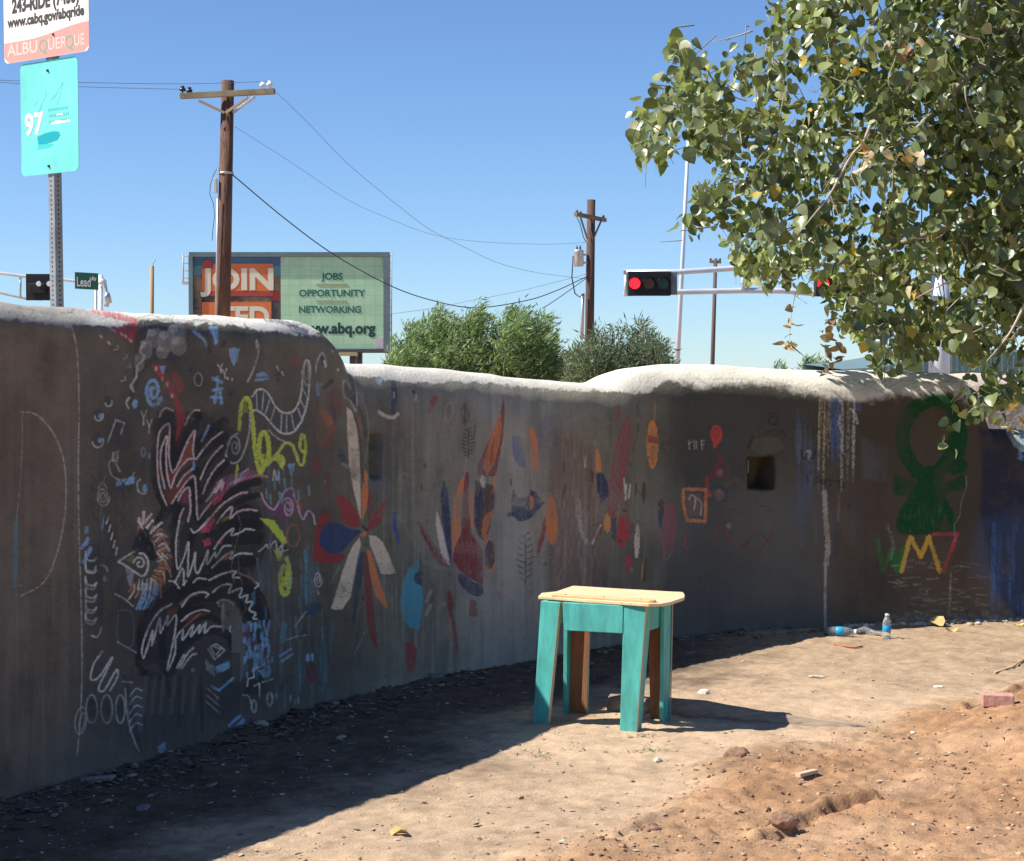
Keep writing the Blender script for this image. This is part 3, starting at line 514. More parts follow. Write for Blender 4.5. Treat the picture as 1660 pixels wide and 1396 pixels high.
F(BLK, [940, 270, 960, 260, 965, 330, 950, 310], .8); S(pc(150, 120, 116), 4, [968, 300, 970, 340], .6); F(pc(96, 36, 36), [1080, 360, 1110, 300, 1145, 310, 1130, 370, 1090, 420, 1065, 450], .85, False, .2)
E(pc(100, 94, 92), 1235, 440, 30, 80, 3, 8, .5); S(pc(100, 94, 92), 2.6, [1210, 460, 1180, 640, 1180, 830], .45); S(pc(100, 94, 92), 2.6, [1260, 560, 1240, 720, 1250, 860], .4)
S(pc(96, 92, 92), 2.2, [830, 980, 860, 930, 910, 960], .4); S(pc(96, 92, 92), 2.2, [1000, 1110, 1060, 1090], .4)
F(pc(48, 48, 56), [640, 640, 880, 600, 860, 900, 700, 980, 640, 960], .5, True, .2, 4, 10); F(pc(60, 66, 80), [580, 980, 750, 980, 720, 1120, 600, 1060], .4, True, .2, 4, 10)
T(480, 820, .2149)
F(pc(92, 28, 34), [180, 70, 250, 30, 260, 110, 210, 130, 175, 250, 260, 355, 370, 370, 330, 435, 210, 435, 118, 410, 140, 250, 160, 130], .95, False, .05, 1.2)
E(pc(30, 40, 72), 285, 245, 112, 118, 0, 0, .97, 0, 360, .03); F(pc(30, 40, 72), [340, 140, 400, 175, 485, 185, 490, 205, 440, 240, 370, 320], .95, False, .03, 1)
F(CRM, [475, 240, 490, 290, 460, 410, 440, 530, 410, 690, 350, 780, 300, 785, 262, 775, 300, 660, 350, 500, 390, 380, 430, 300], .95, False, .03, 1.2)
F(CRM, [550, 225, 600, 225, 650, 270, 700, 370, 735, 460, 752, 508, 700, 518, 640, 510, 600, 400, 560, 300], .95, False, .03, 1.2)
F(pc(34, 38, 60), [490, 340, 515, 350, 510, 480, 470, 700, 435, 930, 425, 860, 440, 640, 460, 480], .9); F(DRED, [515, 340, 540, 370, 570, 600, 600, 900, 615, 1090, 560, 1010, 525, 800, 512, 560], .92, False, .08)
F(ORG, [530, 320, 565, 350, 600, 460, 640, 600, 685, 730, 685, 780, 650, 740, 600, 680, 565, 560], .95, False, .05, 1.2); E(pc(140, 70, 50), 510, 215, 26, 18, 0, -40, .9)
S(pc(26, 40, 110), 5, [745, 60, 745, 150, 770, 230, 770, 280], .85); S(BLK, 4, [500, 150, 530, 180]); S(GR, 1.6, [255, 600, 330, 450], .4); S(GR, 1.6, [440, 1120, 520, 950], .35)
F(TEAL, [925, 390, 935, 480, 900, 520, 900, 580, 950, 610, 960, 700, 930, 940, 860, 920, 800, 850, 785, 720, 810, 580, 850, 470], .95, False, .05, 1.5); F(NAVY, [935, 350, 955, 480, 955, 600, 905, 590, 885, 550, 900, 510, 930, 490], .85)
F(pc(96, 26, 34), [830, 1030, 870, 1030, 915, 1080, 905, 1200, 880, 1260, 840, 1250, 820, 1100], .85, False, .15)
S(pc(110, 102, 104), 6, [1015, 640, 985, 720], .5); S(pc(110, 102, 104), 6, [1015, 750, 980, 820], .5)
for p in ([930, 130, 990, 270, 1060, 400, 1130, 450], [950, 200, 1030, 330, 1110, 420]): S(DRED, 5, p, .75, True, .5)
F(pc(130, 118, 122), [1060, 30, 1090, 150, 1120, 260, 1160, 450, 1110, 430, 1080, 300, 1055, 150], .85, False, .15)
F(NAVY, [1100, 0, 1150, 0, 1160, 200, 1170, 430, 1130, 250], .85)
S(pc(84, 82, 84), 7, [960, 420, 1080, 470, 1200, 500, 1250, 620, 1300, 700], .45, True, .5); S(pc(90, 88, 90), 5, [780, 100, 870, 240, 930, 340], .3)
S(DRED, 6, [1155, 650, 1165, 760, 1180, 850, 1200, 980, 1215, 1090], .85, True, .3); S(pc(110, 60, 44), 4, [1145, 800, 1160, 900, 1180, 1020], .7); S(pc(120, 44, 34), 4.5, [1215, 1100, 1220, 1140], .7)
F(pc(60, 28, 38), [60, 1200, 130, 1180, 160, 1290, 110, 1330], .6, True, .4); S(BL, 4, [90, 1125, 92, 1165], .6); S(BL, 4, [120, 1125, 122, 1165], .6); S(BLK, 4, [30, 1000, 60, 930, 90, 980], .6)
# tall red and orange spear (frame G)
T(680, 620, .2721)
F(DRED, [500, 85, 508, 160, 495, 350, 460, 520, 450, 560, 345, 560, 345, 500, 420, 330, 480, 200], .9, False, .1, 1.5); F(pc(132, 68, 40), [488, 190, 492, 300, 450, 470, 400, 560, 380, 500, 400, 400, 430, 300], .85, False, .2); F(DRED, [420, 400, 445, 320, 440, 470, 420, 500], .5)
F(pc(52, 30, 34), [335, 580, 370, 600, 440, 620, 450, 700, 430, 800, 400, 940, 380, 940, 330, 860, 330, 640], .8, True, .15); E(pc(140, 130, 132), 377, 590, 15, 36, 0, -8, .9)
F(pc(134, 72, 40), [440, 570, 460, 560, 455, 640, 440, 660], .8); F(ORG, [265, 540, 270, 600, 240, 760, 245, 940, 200, 1020, 190, 900, 205, 740, 230, 620], .95, False, .08, 1.5); F(pc(84, 28, 34), [275, 530, 295, 540, 290, 700, 310, 900, 375, 1000, 380, 1205, 320, 1180, 240, 1120, 200, 1060, 210, 980, 250, 900, 250, 750], .93, False, .1, 1.5)
F(ORG, [300, 640, 325, 620, 320, 720, 330, 840, 315, 880, 295, 760], .85); F(NAVY, [330, 640, 375, 640, 370, 760, 350, 870, 325, 840], .9)
F(ORG, [440, 760, 400, 900, 430, 940, 455, 1010, 450, 1100, 440, 1140, 390, 1130, 385, 1050, 400, 1000, 370, 900, 380, 800], .75, False, .2); E(pc(52, 44, 58), 418, 1025, 32, 86, 0, 0, .95); F(NAVY, [225, 1140, 280, 1150, 320, 1190, 375, 1210, 370, 1270, 300, 1260, 240, 1200], .85, True, .15)
for i in range(22): x = 215 + i * 7; S(pc(110, 84, 84), 1.5, [x, 940 + (i * 37) % 60, x + 2, 975 + (i * 37) % 60], .6)
F(NAVY, [145, 570, 165, 640, 185, 780, 190, 940, 185, 1070, 160, 980, 130, 800, 128, 660], .9, False, .1); F(pc(134, 120, 124), [105, 760, 130, 850, 160, 980, 180, 1060, 140, 1040, 110, 930, 98, 820], .8, False, .2)
S(DRED, 6, [5, 850, 50, 930, 110, 1010, 160, 1080], .6, True, .5); F(DRED, [300, 1300, 340, 1300, 350, 1396, 290, 1396], .7); F(DRED, [165, 1240, 190, 1250, 210, 1340, 180, 1390, 165, 1340], .8); S(pc(110, 50, 34), 3, [470, 1250, 475, 1285], .7)
def sprig(x, y, h, w, up=True, a=.8, seed=0):
    r = np.random.RandomState(seed); S(BLK, 2, [x, y, x + r.uniform(-8, 8), y + h], a)
    for k in range(16):
        yy = y + h * k / 16; sd = -1 if k % 2 else 1; l = w * (1 - abs(k / 16 - .5)); S(BLK, 2.8, [x + sd * 6, yy, x + sd * l, yy - h * .07], a * .85, False, .3, True)
sprig(272, 125, 130, 34, True, .75, 1); sprig(292, 280, 170, 50, True, .8, 2); sprig(630, 910, 290, 60, True, .8, 3); S(BLK, 2.4, [310, 240, 335, 220, 325, 330], .6); S(BLK, 3, [545, 580, 547, 615], .7)
F(pc(62, 66, 100), [550, 320, 600, 320, 620, 420, 635, 510, 600, 500, 560, 440], .75, True, .3); F(pc(60, 64, 92), [700, 180, 880, 190, 870, 300, 720, 360], .3, True, .5, 5, 8); E(ORG, 682, 400, 26, 135, 0, -6, .95); E(pc(140, 76, 38), 786, 822, 36, 146, 0, -2, .97, 0, 360, .05)
F(NAVY, [560, 640, 590, 690, 650, 680, 660, 640, 690, 650, 745, 720, 690, 780, 650, 820, 590, 830, 550, 790, 545, 700], .9, False, .1); F(ORG, [655, 670, 680, 690, 680, 740, 655, 770], .9); F(NAVY, [520, 780, 560, 770, 560, 800, 530, 800], .8)
F(pc(92, 36, 34), [745, 790, 755, 860, 745, 930, 710, 1020, 700, 1040, 705, 970, 730, 880], .85); STREAKS(pc(60, 60, 92), 690, 860, 180, 500, 16, (3, 7), .4, 14)
for p, w in (([985, 440, 988, 500], 5), ([940, 700, 950, 760, 960, 860], 9), ([960, 880, 1000, 960], 6)): S(pc(130, 120, 120), w, p, .5, True, .5)
F(ORG, [1055, 400, 1075, 430, 1085, 530, 1050, 530, 1045, 450], .9); F(NAVY, [1050, 540, 1090, 540, 1125, 600, 1120, 680, 1080, 690, 1060, 620], .9); F(DRED, [1018, 530, 1040, 550, 1035, 610, 1020, 590], .8); F(pc(136, 90, 40), [1105, 785, 1125, 780, 1140, 840, 1125, 890, 1100, 870], .85)
S(DRED, 4, [1040, 850, 1080, 840], .5); S(WH, 3, [1030, 960, 1080, 850], .7); S(pc(80, 30, 32), 6, [1050, 930, 1080, 870], .6); S(BLK, 2.6, [858, 470, 862, 530], .7); S(pc(60, 40, 40), 5, [865, 620, 858, 680], .6)
# striped shard and the small figures to its right (frame H)
T(930, 620, .2436)
F(pc(78, 60, 64), [370, 205, 375, 400, 340, 600, 300, 780, 260, 900, 232, 860, 250, 640, 275, 450, 320, 300], .7); S(pc(108, 30, 38), 2.6, [370, 205, 310, 340, 270, 480, 240, 700, 230, 870, 260, 900, 310, 740, 345, 560, 372, 380, 370, 205], .85, False)
for i in range(9): y = 280 + i * 68; S(pc(112, 28, 38), 3.4, [max(240, 335 - i * 13), y, 362 - i * 10, y + 90], .85, False)
S(RED, 6, [298, 150, 292, 260], .75, False, .3, True); S(pc(40, 50, 56), 4, [425, 150, 425, 240], .6); E(pc(50, 36, 36), 428, 310, 7, 24, 0, 0, .6)
E(pc(150, 92, 44), 524, 412, 40, 165, 0, 0, .92); E(pc(96, 66, 50), 524, 480, 14, 70, 0, 0, .6); F(DRED, [490, 350, 560, 370, 560, 410, 490, 400], .85); S(pc(150, 92, 44), 1.6, [542, 140, 540, 250], .6)
S(pc(50, 34, 34), 2.4, [600, 360, 625, 345, 650, 380, 620, 410, 660, 420, 650, 460, 625, 480], .75); S(pc(50, 34, 34), 2.4, [600, 380, 590, 430, 610, 480], .7)
F(DRED, [110, 580, 140, 600, 135, 640, 120, 690], .75); F(pc(136, 84, 38), [145, 450, 165, 440, 185, 600, 150, 595], .85); F(NAVY, [145, 600, 190, 600, 235, 680, 230, 760, 180, 800, 155, 710], .9); S(pc(70, 70, 90), 2, [182, 600, 182, 740], .5)
E(pc(150, 100, 46), 222, 936, 22, 66, 0, 0, .9); F(NAVY, [248, 900, 285, 900, 285, 1060, 255, 1040], .7); F(pc(116, 26, 36), [300, 890, 350, 885, 375, 940, 380, 1020, 330, 1100, 300, 1090, 285, 1040], .9, False, .12); S(BLK, 5, [390, 950, 380, 1000], .6)
E(pc(136, 128, 118), 422, 1055, 18, 118, 0, 2, .9); F(pc(120, 26, 40), [355, 1140, 380, 1150, 385, 1200, 362, 1280, 345, 1210], .9); S(pc(150, 110, 60), 3, [465, 1180, 452, 1320], .8, False, .2, True); S(BLK, 5, [475, 1180, 468, 1320], .5)
for p in ([335, 640, 342, 740], [350, 680, 345, 780], [378, 680, 365, 770]): S(pc(140, 134, 134), 3, p, .8)
F(pc(44, 32, 32), [460, 660, 480, 680, 482, 760, 465, 810, 452, 740], .75); S(BLK, 3, [415, 680, 412, 740], .6); S(BLK, 2.4, [330, 850, 350, 860], .6)
F(pc(52, 36, 40), [560, 800, 585, 770, 605, 800, 600, 850, 570, 850], .8); F(NAVY, [562, 850, 600, 850, 590, 980, 565, 960], .8); F(pc(92, 46, 62), [610, 850, 650, 815, 680, 880, 685, 980, 660, 1090, 620, 1130, 590, 1090, 580, 960], .75, True, .35); S(RED, 2.6, [625, 840, 655, 820, 685, 900], .7); S(pc(100, 60, 70), 2.6, [590, 1060, 610, 1180, 660, 1120], .6)
S(pc(150, 88, 50), 5.5, [730, 710, 880, 712, 876, 925, 760, 918, 745, 880, 730, 800, 730, 710], .85, False, .3); F(pc(76, 62, 62), [750, 740, 850, 740, 850, 890, 760, 890], .5); S(pc(140, 126, 120), 2.4, [770, 780, 780, 750, 810, 770, 800, 850], .6); S(pc(140, 118, 96), 2.6, [820, 770, 850, 800, 845, 880], .6)
E(pc(128, 36, 34), 950, 345, 40, 62, 0, 0, .9); E(pc(84, 30, 32), 950, 335, 18, 30, 2, 0, .7); F(pc(128, 36, 34), [925, 390, 960, 400, 945, 440, 930, 440], .85)
for (x, b) in ((765, 0), (800, 1), (850, 2)): S(GR, 1.8, [x, 385, x + 5, 445], .6)
S(GR, 1.8, [765, 410, 785, 395], .6); S(GR, 1.8, [815, 390, 818, 440], .6); S(GR, 1.8, [850, 390, 870, 388], .5); S(GR, 1.8, [850, 415, 866, 412], .5)
for p in ([960, 480, 970, 530, 950, 560], [1000, 480, 960, 560, 920, 620], [980, 530, 1030, 560, 1010, 600], [900, 640, 950, 620, 1020, 630], [930, 560, 980, 600]): S(pc(86, 26, 36), 4, p, .7)
E(pc(88, 62, 76), 972, 600, 20, 26, 0, 0, .8); S(RED, 5, [885, 640, 890, 700], .7); F(pc(134, 48, 36), [870, 720, 905, 720, 920, 760, 880, 770], .85); S(pc(110, 40, 30), 3, [910, 740, 940, 730], .7)
E(pc(88, 64, 66), 970, 750, 32, 38, 0, 0, .85); S(NAVY, 6, [920, 700, 960, 690, 1010, 720, 1020, 770, 990, 790], .7); S(pc(62, 56, 40), 6, [1010, 690, 1070, 650, 1110, 660], .7)
for (x, y) in ((1020, 850), (1050, 845), (1090, 862), (940, 860), (1245, 820), (1290, 850)): S(pc(30, 36, 60), 3, [x, y, x + 22, y + 4], .7)
S(pc(92, 30, 36), 4, [920, 1040, 950, 965, 1000, 965, 1040, 1040, 1070, 1080, 1100, 1110], .7, True, .4); S(pc(70, 32, 34), 3, [1110, 1110, 1160, 1060, 1200, 1010, 1250, 1010, 1310, 1080], .7, True, .4); S(pc(84, 30, 34), 3.4, [1320, 1010, 1270, 1080, 1220, 1150], .7, True, .4); S(RED, 4, [735, 1010, 745, 1030, 735, 1080, 760, 1110], .5); S(pc(80, 30, 34), 3, [770, 1050, 790, 1060], .5)
S(BLK, 2, [1300, 215, 1330, 205, 1355, 240, 1335, 280, 1305, 270, 1300, 240, 1330, 225], .8); S(BLK, 2, [1335, 280, 1375, 275], .7); S(BLK, 2, [1275, 330, 1340, 320, 1415, 325], .7); S(BLK, 1.8, [1270, 355, 1300, 345, 1330, 360, 1370, 340, 1410, 350, 1390, 375], .6)
S(BLK, 5, [1190, 365, 1165, 430], .7, False); S(pc(170, 162, 160), 2.6, [1165, 520, 1160, 600], .8); E(pc(66, 60, 52), 1290, 420, 110, 60, 0, 0, .4)
# drips and blue strokes (frame I)
T(1260, 600, .3295)
STREAKS(pc(60, 76, 110), 80, 200, 160, 700, 12, (6, 12), .3, 22); F(pc(46, 56, 84), [110, 380, 200, 340, 210, 560, 120, 780, 80, 700], .3, True, .4, 6, 10)
S(pc(48, 58, 90), 12, [110, 700, 130, 600, 150, 520], .3)
for (x, l, w, c) in ((207, 470, 3, pc(130, 122, 112)), (232, 480, 4, pc(120, 112, 92)), (275, 330, 8, pc(46, 66, 112)), (300, 260, 6, pc(60, 84, 130)), (320, 470, 6, pc(116, 114, 118)), (350, 440, 6, pc(84, 90, 102)), (377, 430, 5, pc(126, 124, 128)), (255, 300, 8, pc(96, 90, 78)), (218, 250, 4, pc(100, 84, 66))):
    S(c, w * 1.1, [x, 135, x - 3, 135 + l * .5, x - 5, 135 + l], .5, True, .7, True); S(c, w * .7, [x + 3, 135, x + 1, 135 + l * .3, x - 1, 135 + l * .55], .5, True, .6)
F(pc(44, 62, 110), [250, 130, 320, 130, 320, 260, 300, 480, 270, 440, 260, 300], .5, False, .4); S(pc(44, 62, 110), 10, [380, 150, 400, 190], .5); S(pc(140, 140, 146), 4, [310, 145, 320, 190, 305, 250, 315, 300], .6, True, .5); S(pc(140, 140, 146), 4, [360, 190, 380, 210, 395, 260], .6, True, .5)
S(pc(118, 108, 106), 8, [232, 600, 240, 760, 250, 860, 240, 960], .75, True, .2); S(pc(118, 108, 106), 4, [238, 950, 235, 1150, 238, 1280], .75, True, .2); S(pc(96, 88, 88), 5, [305, 620, 300, 740], .5, True, .4); S(NAVY, 8, [265, 600, 280, 720, 290, 900], .4); S(pc(42, 54, 88), 4, [375, 600, 375, 900], .3)
S(pc(22, 24, 36), 4, [120, 395, 125, 425, 145, 435], .8); S(pc(22, 24, 36), 4, [185, 395, 180, 425, 165, 435], .8); S(GR, 4, [145, 400, 160, 400, 155, 435], .5)
for i, ch in enumerate(([0, 0, 0, 40], [0, 20, 20, 0, 25, 30, 0, 40], [0, 10, 0, 35, 20, 35, 20, 10], [0, 10, 20, 15, 5, 40], [0, 15, 20, 10, 20, 40], [0, 15, 8, 40, 20, 15])):
    q = np.array(ch, float).reshape(-1, 2) + [150 + i * 34, 515 + i * 5]; S(pc(24, 24, 34), 2.6, q.ravel(), .75, False)
F(pc(58, 58, 70), [410, 330, 545, 375, 540, 550, 420, 540], .5, False, .2, 4, 4)
# green loop figure
S(DGRN, 24, [900, 470, 870, 470, 900, 330, 880, 220, 810, 150, 720, 160, 640, 230, 615, 330, 640, 430, 700, 510, 760, 600, 830, 700, 850, 770], .95, True, .03)
S(DGRN, 24, [880, 330, 850, 430, 790, 500, 720, 590, 650, 680, 620, 760], .95, True, .03); F(DGRN, [690, 480, 800, 480, 820, 600, 880, 780, 700, 810, 590, 790, 650, 680, 700, 600], .93, True, .06); F(DGRN, [575, 510, 700, 560, 820, 560, 920, 510, 930, 590, 820, 600, 700, 610, 570, 620], .9, False, .1)
STREAKS(pc(20, 84, 50), 610, 880, 640, 760, 24, (2, 5), .35, 33)
# WM7
S(pc(10, 78, 30), 7, [495, 840, 520, 990, 560, 890, 590, 990, 640, 850], .9, False, .2); F(pc(10, 66, 30), [545, 880, 600, 880, 595, 960, 560, 960], .7)
S(pc(184, 138, 16), 7, [612, 990, 655, 820, 708, 918, 745, 820, 800, 990], .95, False, .1); S(pc(120, 30, 40), 6, [768, 808, 885, 806, 818, 990], .9, False, .15)
# blue field at the right end and scuffs
F(pc(24, 28, 46), [990, 290, 1300, 290, 1300, 1300, 1160, 1200, 1080, 1100, 1000, 700, 1010, 450], .9, False, .05, 5, 5); F(pc(36, 56, 100), [990, 740, 1300, 700, 1300, 1250, 1180, 1200, 1080, 1100, 960, 960], .3, True, .35, 6, 14); STREAKS(pc(44, 70, 116), 1040, 1260, 700, 1180, 30, (4, 9), .4, 34)
F(pc(190, 205, 225), [1120, 296, 1400, 296, 1400, 410, 1200, 400, 1160, 370], .8, False, .2); STREAKS(pc(90, 130, 190), 1150, 1330, 300, 420, 16, (5, 9), .7, 35)
for i in range(80): x = r_.uniform(540, 1020); y = r_.uniform(940, 1220); l = r_.uniform(15, 70); S(pc(104, 94, 90), r_.uniform(1, 3), [x, y, x + l, y + r_.uniform(-12, 12)], r_.uniform(.15, .5), False, .6)
S(pc(110, 102, 98), 3, [855, 1000, 850, 1120, 840, 1230], .5, True, .5); S(pc(110, 102, 100), 5, [540, 760, 570, 850, 560, 930], .3, True, .7)
for i in range(30): x = r_.uniform(540, 1150); S(pc(104, 96, 92), r_.uniform(6, 14), [x, r_.uniform(1190, 1260), x + 60, 1230], .22, False, .6)
# the paint sits thin on the stucco grain: bare specks, rubbed patches and cracks
grain = fbm(gx / 1.7, gy / 1.7, 2, 81) + .5; rub = fbm(gx / 34, gy / 48, 3, 82) + .5; grain2 = fbm(gx / 4.5, gy / 4.5, 2, 83) + .5
gone = np.clip(.34 * sstep(.55, .80, grain) + .40 * sstep(.60, .82, grain2) * sstep(.35, .6, rub) + .5 * sstep(.52, .78, rub), 0, .75)[..., None]
can = can + (can0 - can) * gone
for k_ in range(26):
    x, y = r_.uniform(0, 1640), r_.uniform(640, 1150); q_ = [x, y]
    for j_ in range(5): x += r_.uniform(-9, 9); y += r_.uniform(10, 34); q_ += [x, y]
    T(); S(pc(30, 27, 26) if k_ % 3 else pc(104, 98, 95), r_.uniform(.8, 1.5), q_, r_.uniform(.3, .6), False, .5)
for k_ in range(60): x, y = r_.uniform(0, 1640), r_.uniform(620, 1200); E(pc(96, 90, 86) if k_ % 2 else pc(34, 31, 31), x, y, r_.uniform(1, 4), r_.uniform(1, 5), 0, 0, .5)
# a foot of old splash-back dirt
T()
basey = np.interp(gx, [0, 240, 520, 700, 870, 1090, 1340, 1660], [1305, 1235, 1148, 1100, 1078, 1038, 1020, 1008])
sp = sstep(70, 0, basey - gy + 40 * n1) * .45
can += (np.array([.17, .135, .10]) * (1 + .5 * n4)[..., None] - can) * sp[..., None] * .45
F(pc(62, 52, 38), [1214, 740, 1254, 740, 1254, 792, 1214, 792], .95, False, 0, 1); F(pc(34, 28, 22), [1234, 742, 1254, 740, 1254, 792, 1216, 792, 1222, 778], .9, True, 0, 3, 4)  # recess shade painted into the niche: dark brown, near black lower right
# bare coping plaster with a ragged lower edge
cl = np.array([(-160, 512), (0, 517), (60, 525), (120, 527), (190, 530), (250, 518), (330, 526), (380, 528), (430, 537), (470, 540), (505, 546), (530, 541), (548, 566), (560, 600), (575, 612), (620, 614), (695, 622), (769, 617), (844, 627), (881, 631), (937, 632), (986, 635), (1016, 634), (1049, 637), (1068, 626), (1083, 616), (1135, 629), (1161, 625), (1240, 621), (1278, 632), (1330, 642), (1398, 650), (1457, 640), (1537, 634), (1590, 660), (1600, 640), (1900, 640)], float)
cle = np.interp(gx, cl[:, 0], cl[:, 1]) + 14 * fbm(gx / 14, gy / 9, 4, 71) + 5 * fbm(gx / 3, gy / 5, 2, 72)
sw = np.interp(gx, [1060, 1130, 1560, 1600], [1.8, 8, 9, 3]); cm = np.clip((sw - (gy - cle)) / (2 * sw), 0, 1); cm = cm * cm * (3 - 2 * cm)  # edge softened on the right to paint the coping fading into shade
ccol = np.array([.78, .73, .63]) * (1 + .20 * n4 + .12 * n3 + .12 * n2)[..., None]
lft = sstep(210, 120, gx + 60 * n4)[..., None]; ccol = ccol * (1 - .5 * lft)
can = can * (1 - cm[..., None]) + ccol * cm[..., None]
T(120, 500, .2651)
S(pc(70, 66, 70), 5, [400, 110, 560, 70, 660, 90, 780, 70, 900, 110], .6, True, .7); S(pc(86, 84, 86), 6, [250, 60, 420, 80], .5, True, .7); S(NAVY, 7, [1170, 66, 1300, 90, 1420, 140], .75, True, .4); S(NAVY, 10, [1390, 80, 1330, 110, 1430, 170], .5, True, .4)
F(pc(150, 60, 70), [100, 0, 250, 22, 370, 60, 380, 100, 240, 60, 120, 30], .75, True, .4); S(BLK, 3, [760, 42, 785, 40], .8); S(BLK, 3, [1040, 95, 1060, 120], .6)
T()
for i in range(40): x = r_.uniform(1100, 1560); S(pc(60, 54, 52), r_.uniform(1.5, 4), [x, r_.uniform(612, 640), x + r_.uniform(20, 60), r_.uniform(612, 640)], .3, False, .7)
for i in range(26): x = r_.uniform(0, 260); S(pc(60, 54, 52), r_.uniform(1.5, 3.4), [x, r_.uniform(498, 520), x + r_.uniform(10, 30), r_.uniform(498, 522)], .4, False, .7)
can = np.clip(can, .008, .85)

# bake the painted surface into the wall's own (length, girth) texture
TW, TH = 4200, 1120
ui = np.linspace(0, NS - 1, TW); vg = np.interp(np.linspace(0, 1, TH), vv, np.arange(NR))
def surf(ui, vj):
    i0 = np.clip(ui.astype(int), 0, NS - 2); fi = (ui - i0)[None, :, None]; j0 = np.clip(vj.astype(int), 0, NR - 2); fj = (vj - j0)[:, None, None]
    A = VS[i0][:, j0].transpose(1, 0, 2); B = VS[i0 + 1][:, j0].transpose(1, 0, 2); C = VS[i0][:, j0 + 1].transpose(1, 0, 2); D = VS[i0 + 1][:, j0 + 1].transpose(1, 0, 2)
    return (A * (1 - fi) + B * fi) * (1 - fj) + (C * (1 - fi) + D * fi) * fj
VS = V.astype(np.float32)
tex = np.empty((TH, TW, 4), np.float32); tex[..., 3] = 1
for r0 in range(0, TH, 140):
    W3 = surf(ui, vg[r0:r0 + 140]); qx, qy = PROJ(W3[..., 0], W3[..., 1], W3[..., 2])
    qx[W3[..., 1] < 3.5] = -150
    cx = np.clip(qx - X0 - .5, 0, CW - 1.01); cy = np.clip(qy - Y0c - .5, 0, CHh - 1.01); ix = cx.astype(int); iy = cy.astype(int); fx = (cx - ix)[..., None]; fy = (cy - iy)[..., None]
    c = (can[iy, ix] * (1 - fx) + can[iy, ix + 1] * fx) * (1 - fy) + (can[iy + 1, ix] * (1 - fx) + can[iy + 1, ix + 1] * fx) * fy
    hid = (vg[r0:r0 + 140] > NF + NTp * .55)[:, None, None]
    c = np.where(hid, np.array([.42, .38, .33]), c)
    tex[r0:r0 + 140, :, :3] = np.where(c < .0031308, c * 12.92, 1.055 * np.power(np.maximum(c, 1e-6), 1 / 2.4) - .055)
img = bpy.data.images.new('adobe_paint', TW, TH); img.colorspace_settings.name = 'sRGB'
img.pixels.foreach_set(np.ascontiguousarray(tex).ravel()); img.update(); img.pack()
idx = np.arange(NS * NR).reshape(NS, NR)
Fw = np.stack([idx[:-1, :-1], idx[1:, :-1], idx[1:, 1:], idx[:-1, 1:]], -1).reshape(-1, 4)
UVw = np.stack(np.meshgrid((np.arange(NS) * (TW - 1) / (NS - 1) + .5) / TW, (vv * (TH - 1) + .5) / TH, indexing='ij'), -1).reshape(-1, 2)
me = npmesh('adobe_wall', V.reshape(-1, 3), Fw, True, UVw)
wm = bpy.data.materials.new('painted_adobe'); wm.use_nodes = True; t = wm.node_tree; b = t.nodes['Principled BSDF']
ti = t.nodes.new('ShaderNodeTexImage'); ti.image = img; ti.extension = 'EXTEND'
b.inputs['Roughness'].default_value = .9; b.inputs['Specular IOR Level'].default_value = .2
tc = t.nodes.new('ShaderNodeTexCoord'); n = t.nodes.new('ShaderNodeTexNoise'); n.inputs['Scale'].default_value = 55; n.inputs['Detail'].default_value = 10; n.inputs['Roughness'].default_value = .7
t.links.new(tc.outputs['Object'], n.inputs['Vector']); bp = t.nodes.new('ShaderNodeBump'); bp.inputs['Distance'].default_value = .007; bp.inputs['Strength'].default_value = .8
n5 = t.nodes.new('ShaderNodeTexNoise'); n5.inputs['Scale'].default_value = 230; n5.inputs['Detail'].default_value = 4; t.links.new(tc.outputs['Object'], n5.inputs['Vector'])
mr = t.nodes.new('ShaderNodeMapRange'); mr.inputs[3].default_value = .8; mr.inputs[4].default_value = 1.2; t.links.new(n5.outputs[0], mr.inputs[0])
mm = t.nodes.new('ShaderNodeMix'); mm.data_type = 'RGBA'; mm.blend_type = 'MULTIPLY'; mm.inputs[0].default_value = 1
t.links.new(ti.outputs[0], mm.inputs[6]); t.links.new(mr.outputs[0], mm.inputs[7]); t.links.new(mm.outputs[2], b.inputs['Base Color'])
t.links.new(n.outputs[0], bp.inputs['Height']); t.links.new(bp.outputs[0], b.inputs['Normal'])
wall = link('adobe_wall', me, wm); tag(wall, 'long curving adobe yard wall covered in a painted mural, pale rounded coping along its top', 'wall')

# ------------------------------------------------------------------ ground: one sheet to the horizon
xs = np.r_[-4000, -1200, -300, -80, -30, -14, -8, -5.5, np.arange(-4.2, -2.4, .06), np.arange(-2.4, 3.6, .0155), np.arange(3.6, 5.6, .06), 7, 10, 16, 30, 80, 300, 1200, 4000]
ys = np.r_[-600, -100, -20, -4, 0, 1.5, 2.6, np.arange(3.2, 4.8, .08), np.arange(4.8, 10.7, .0155), np.arange(10.7, 12.5, .1), 15, 20, 30, 60, 150, 500, 1500, 6000]
GXm, GYm = np.meshgrid(xs, ys, indexing='ij')
ml = np.array([(PG(x, y).x, PG(x, y).y) for (x, y) in ((820, 1410), (960, 1362), (1060, 1322), (1130, 1262), (1230, 1215), (1400, 1188), (1500, 1163), (1600, 1140), (1720, 1105))])
my = np.interp(GXm, ml[:, 0], ml[:, 1], left=4.0)
mask = sstep(.30, -.35, GYm - my + .7 * fbm(GXm * 3, GYm * 3, 4, 101) + .12 * fbm(GXm * 16, GYm * 16, 2, 102)) * sstep(-.2, .15, GXm)
inner = ((GXm > -5) & (GXm < 6) & (GYm > 2) & (GYm < 12)).astype(float)
G = .014 * fbm(GXm * 3, GYm * 3, 3, 110) + .014 * fbm(GXm * 11, GYm * 11, 3, 111) + .008 * fbm(GXm * 45, GYm * 45, 2, 115)
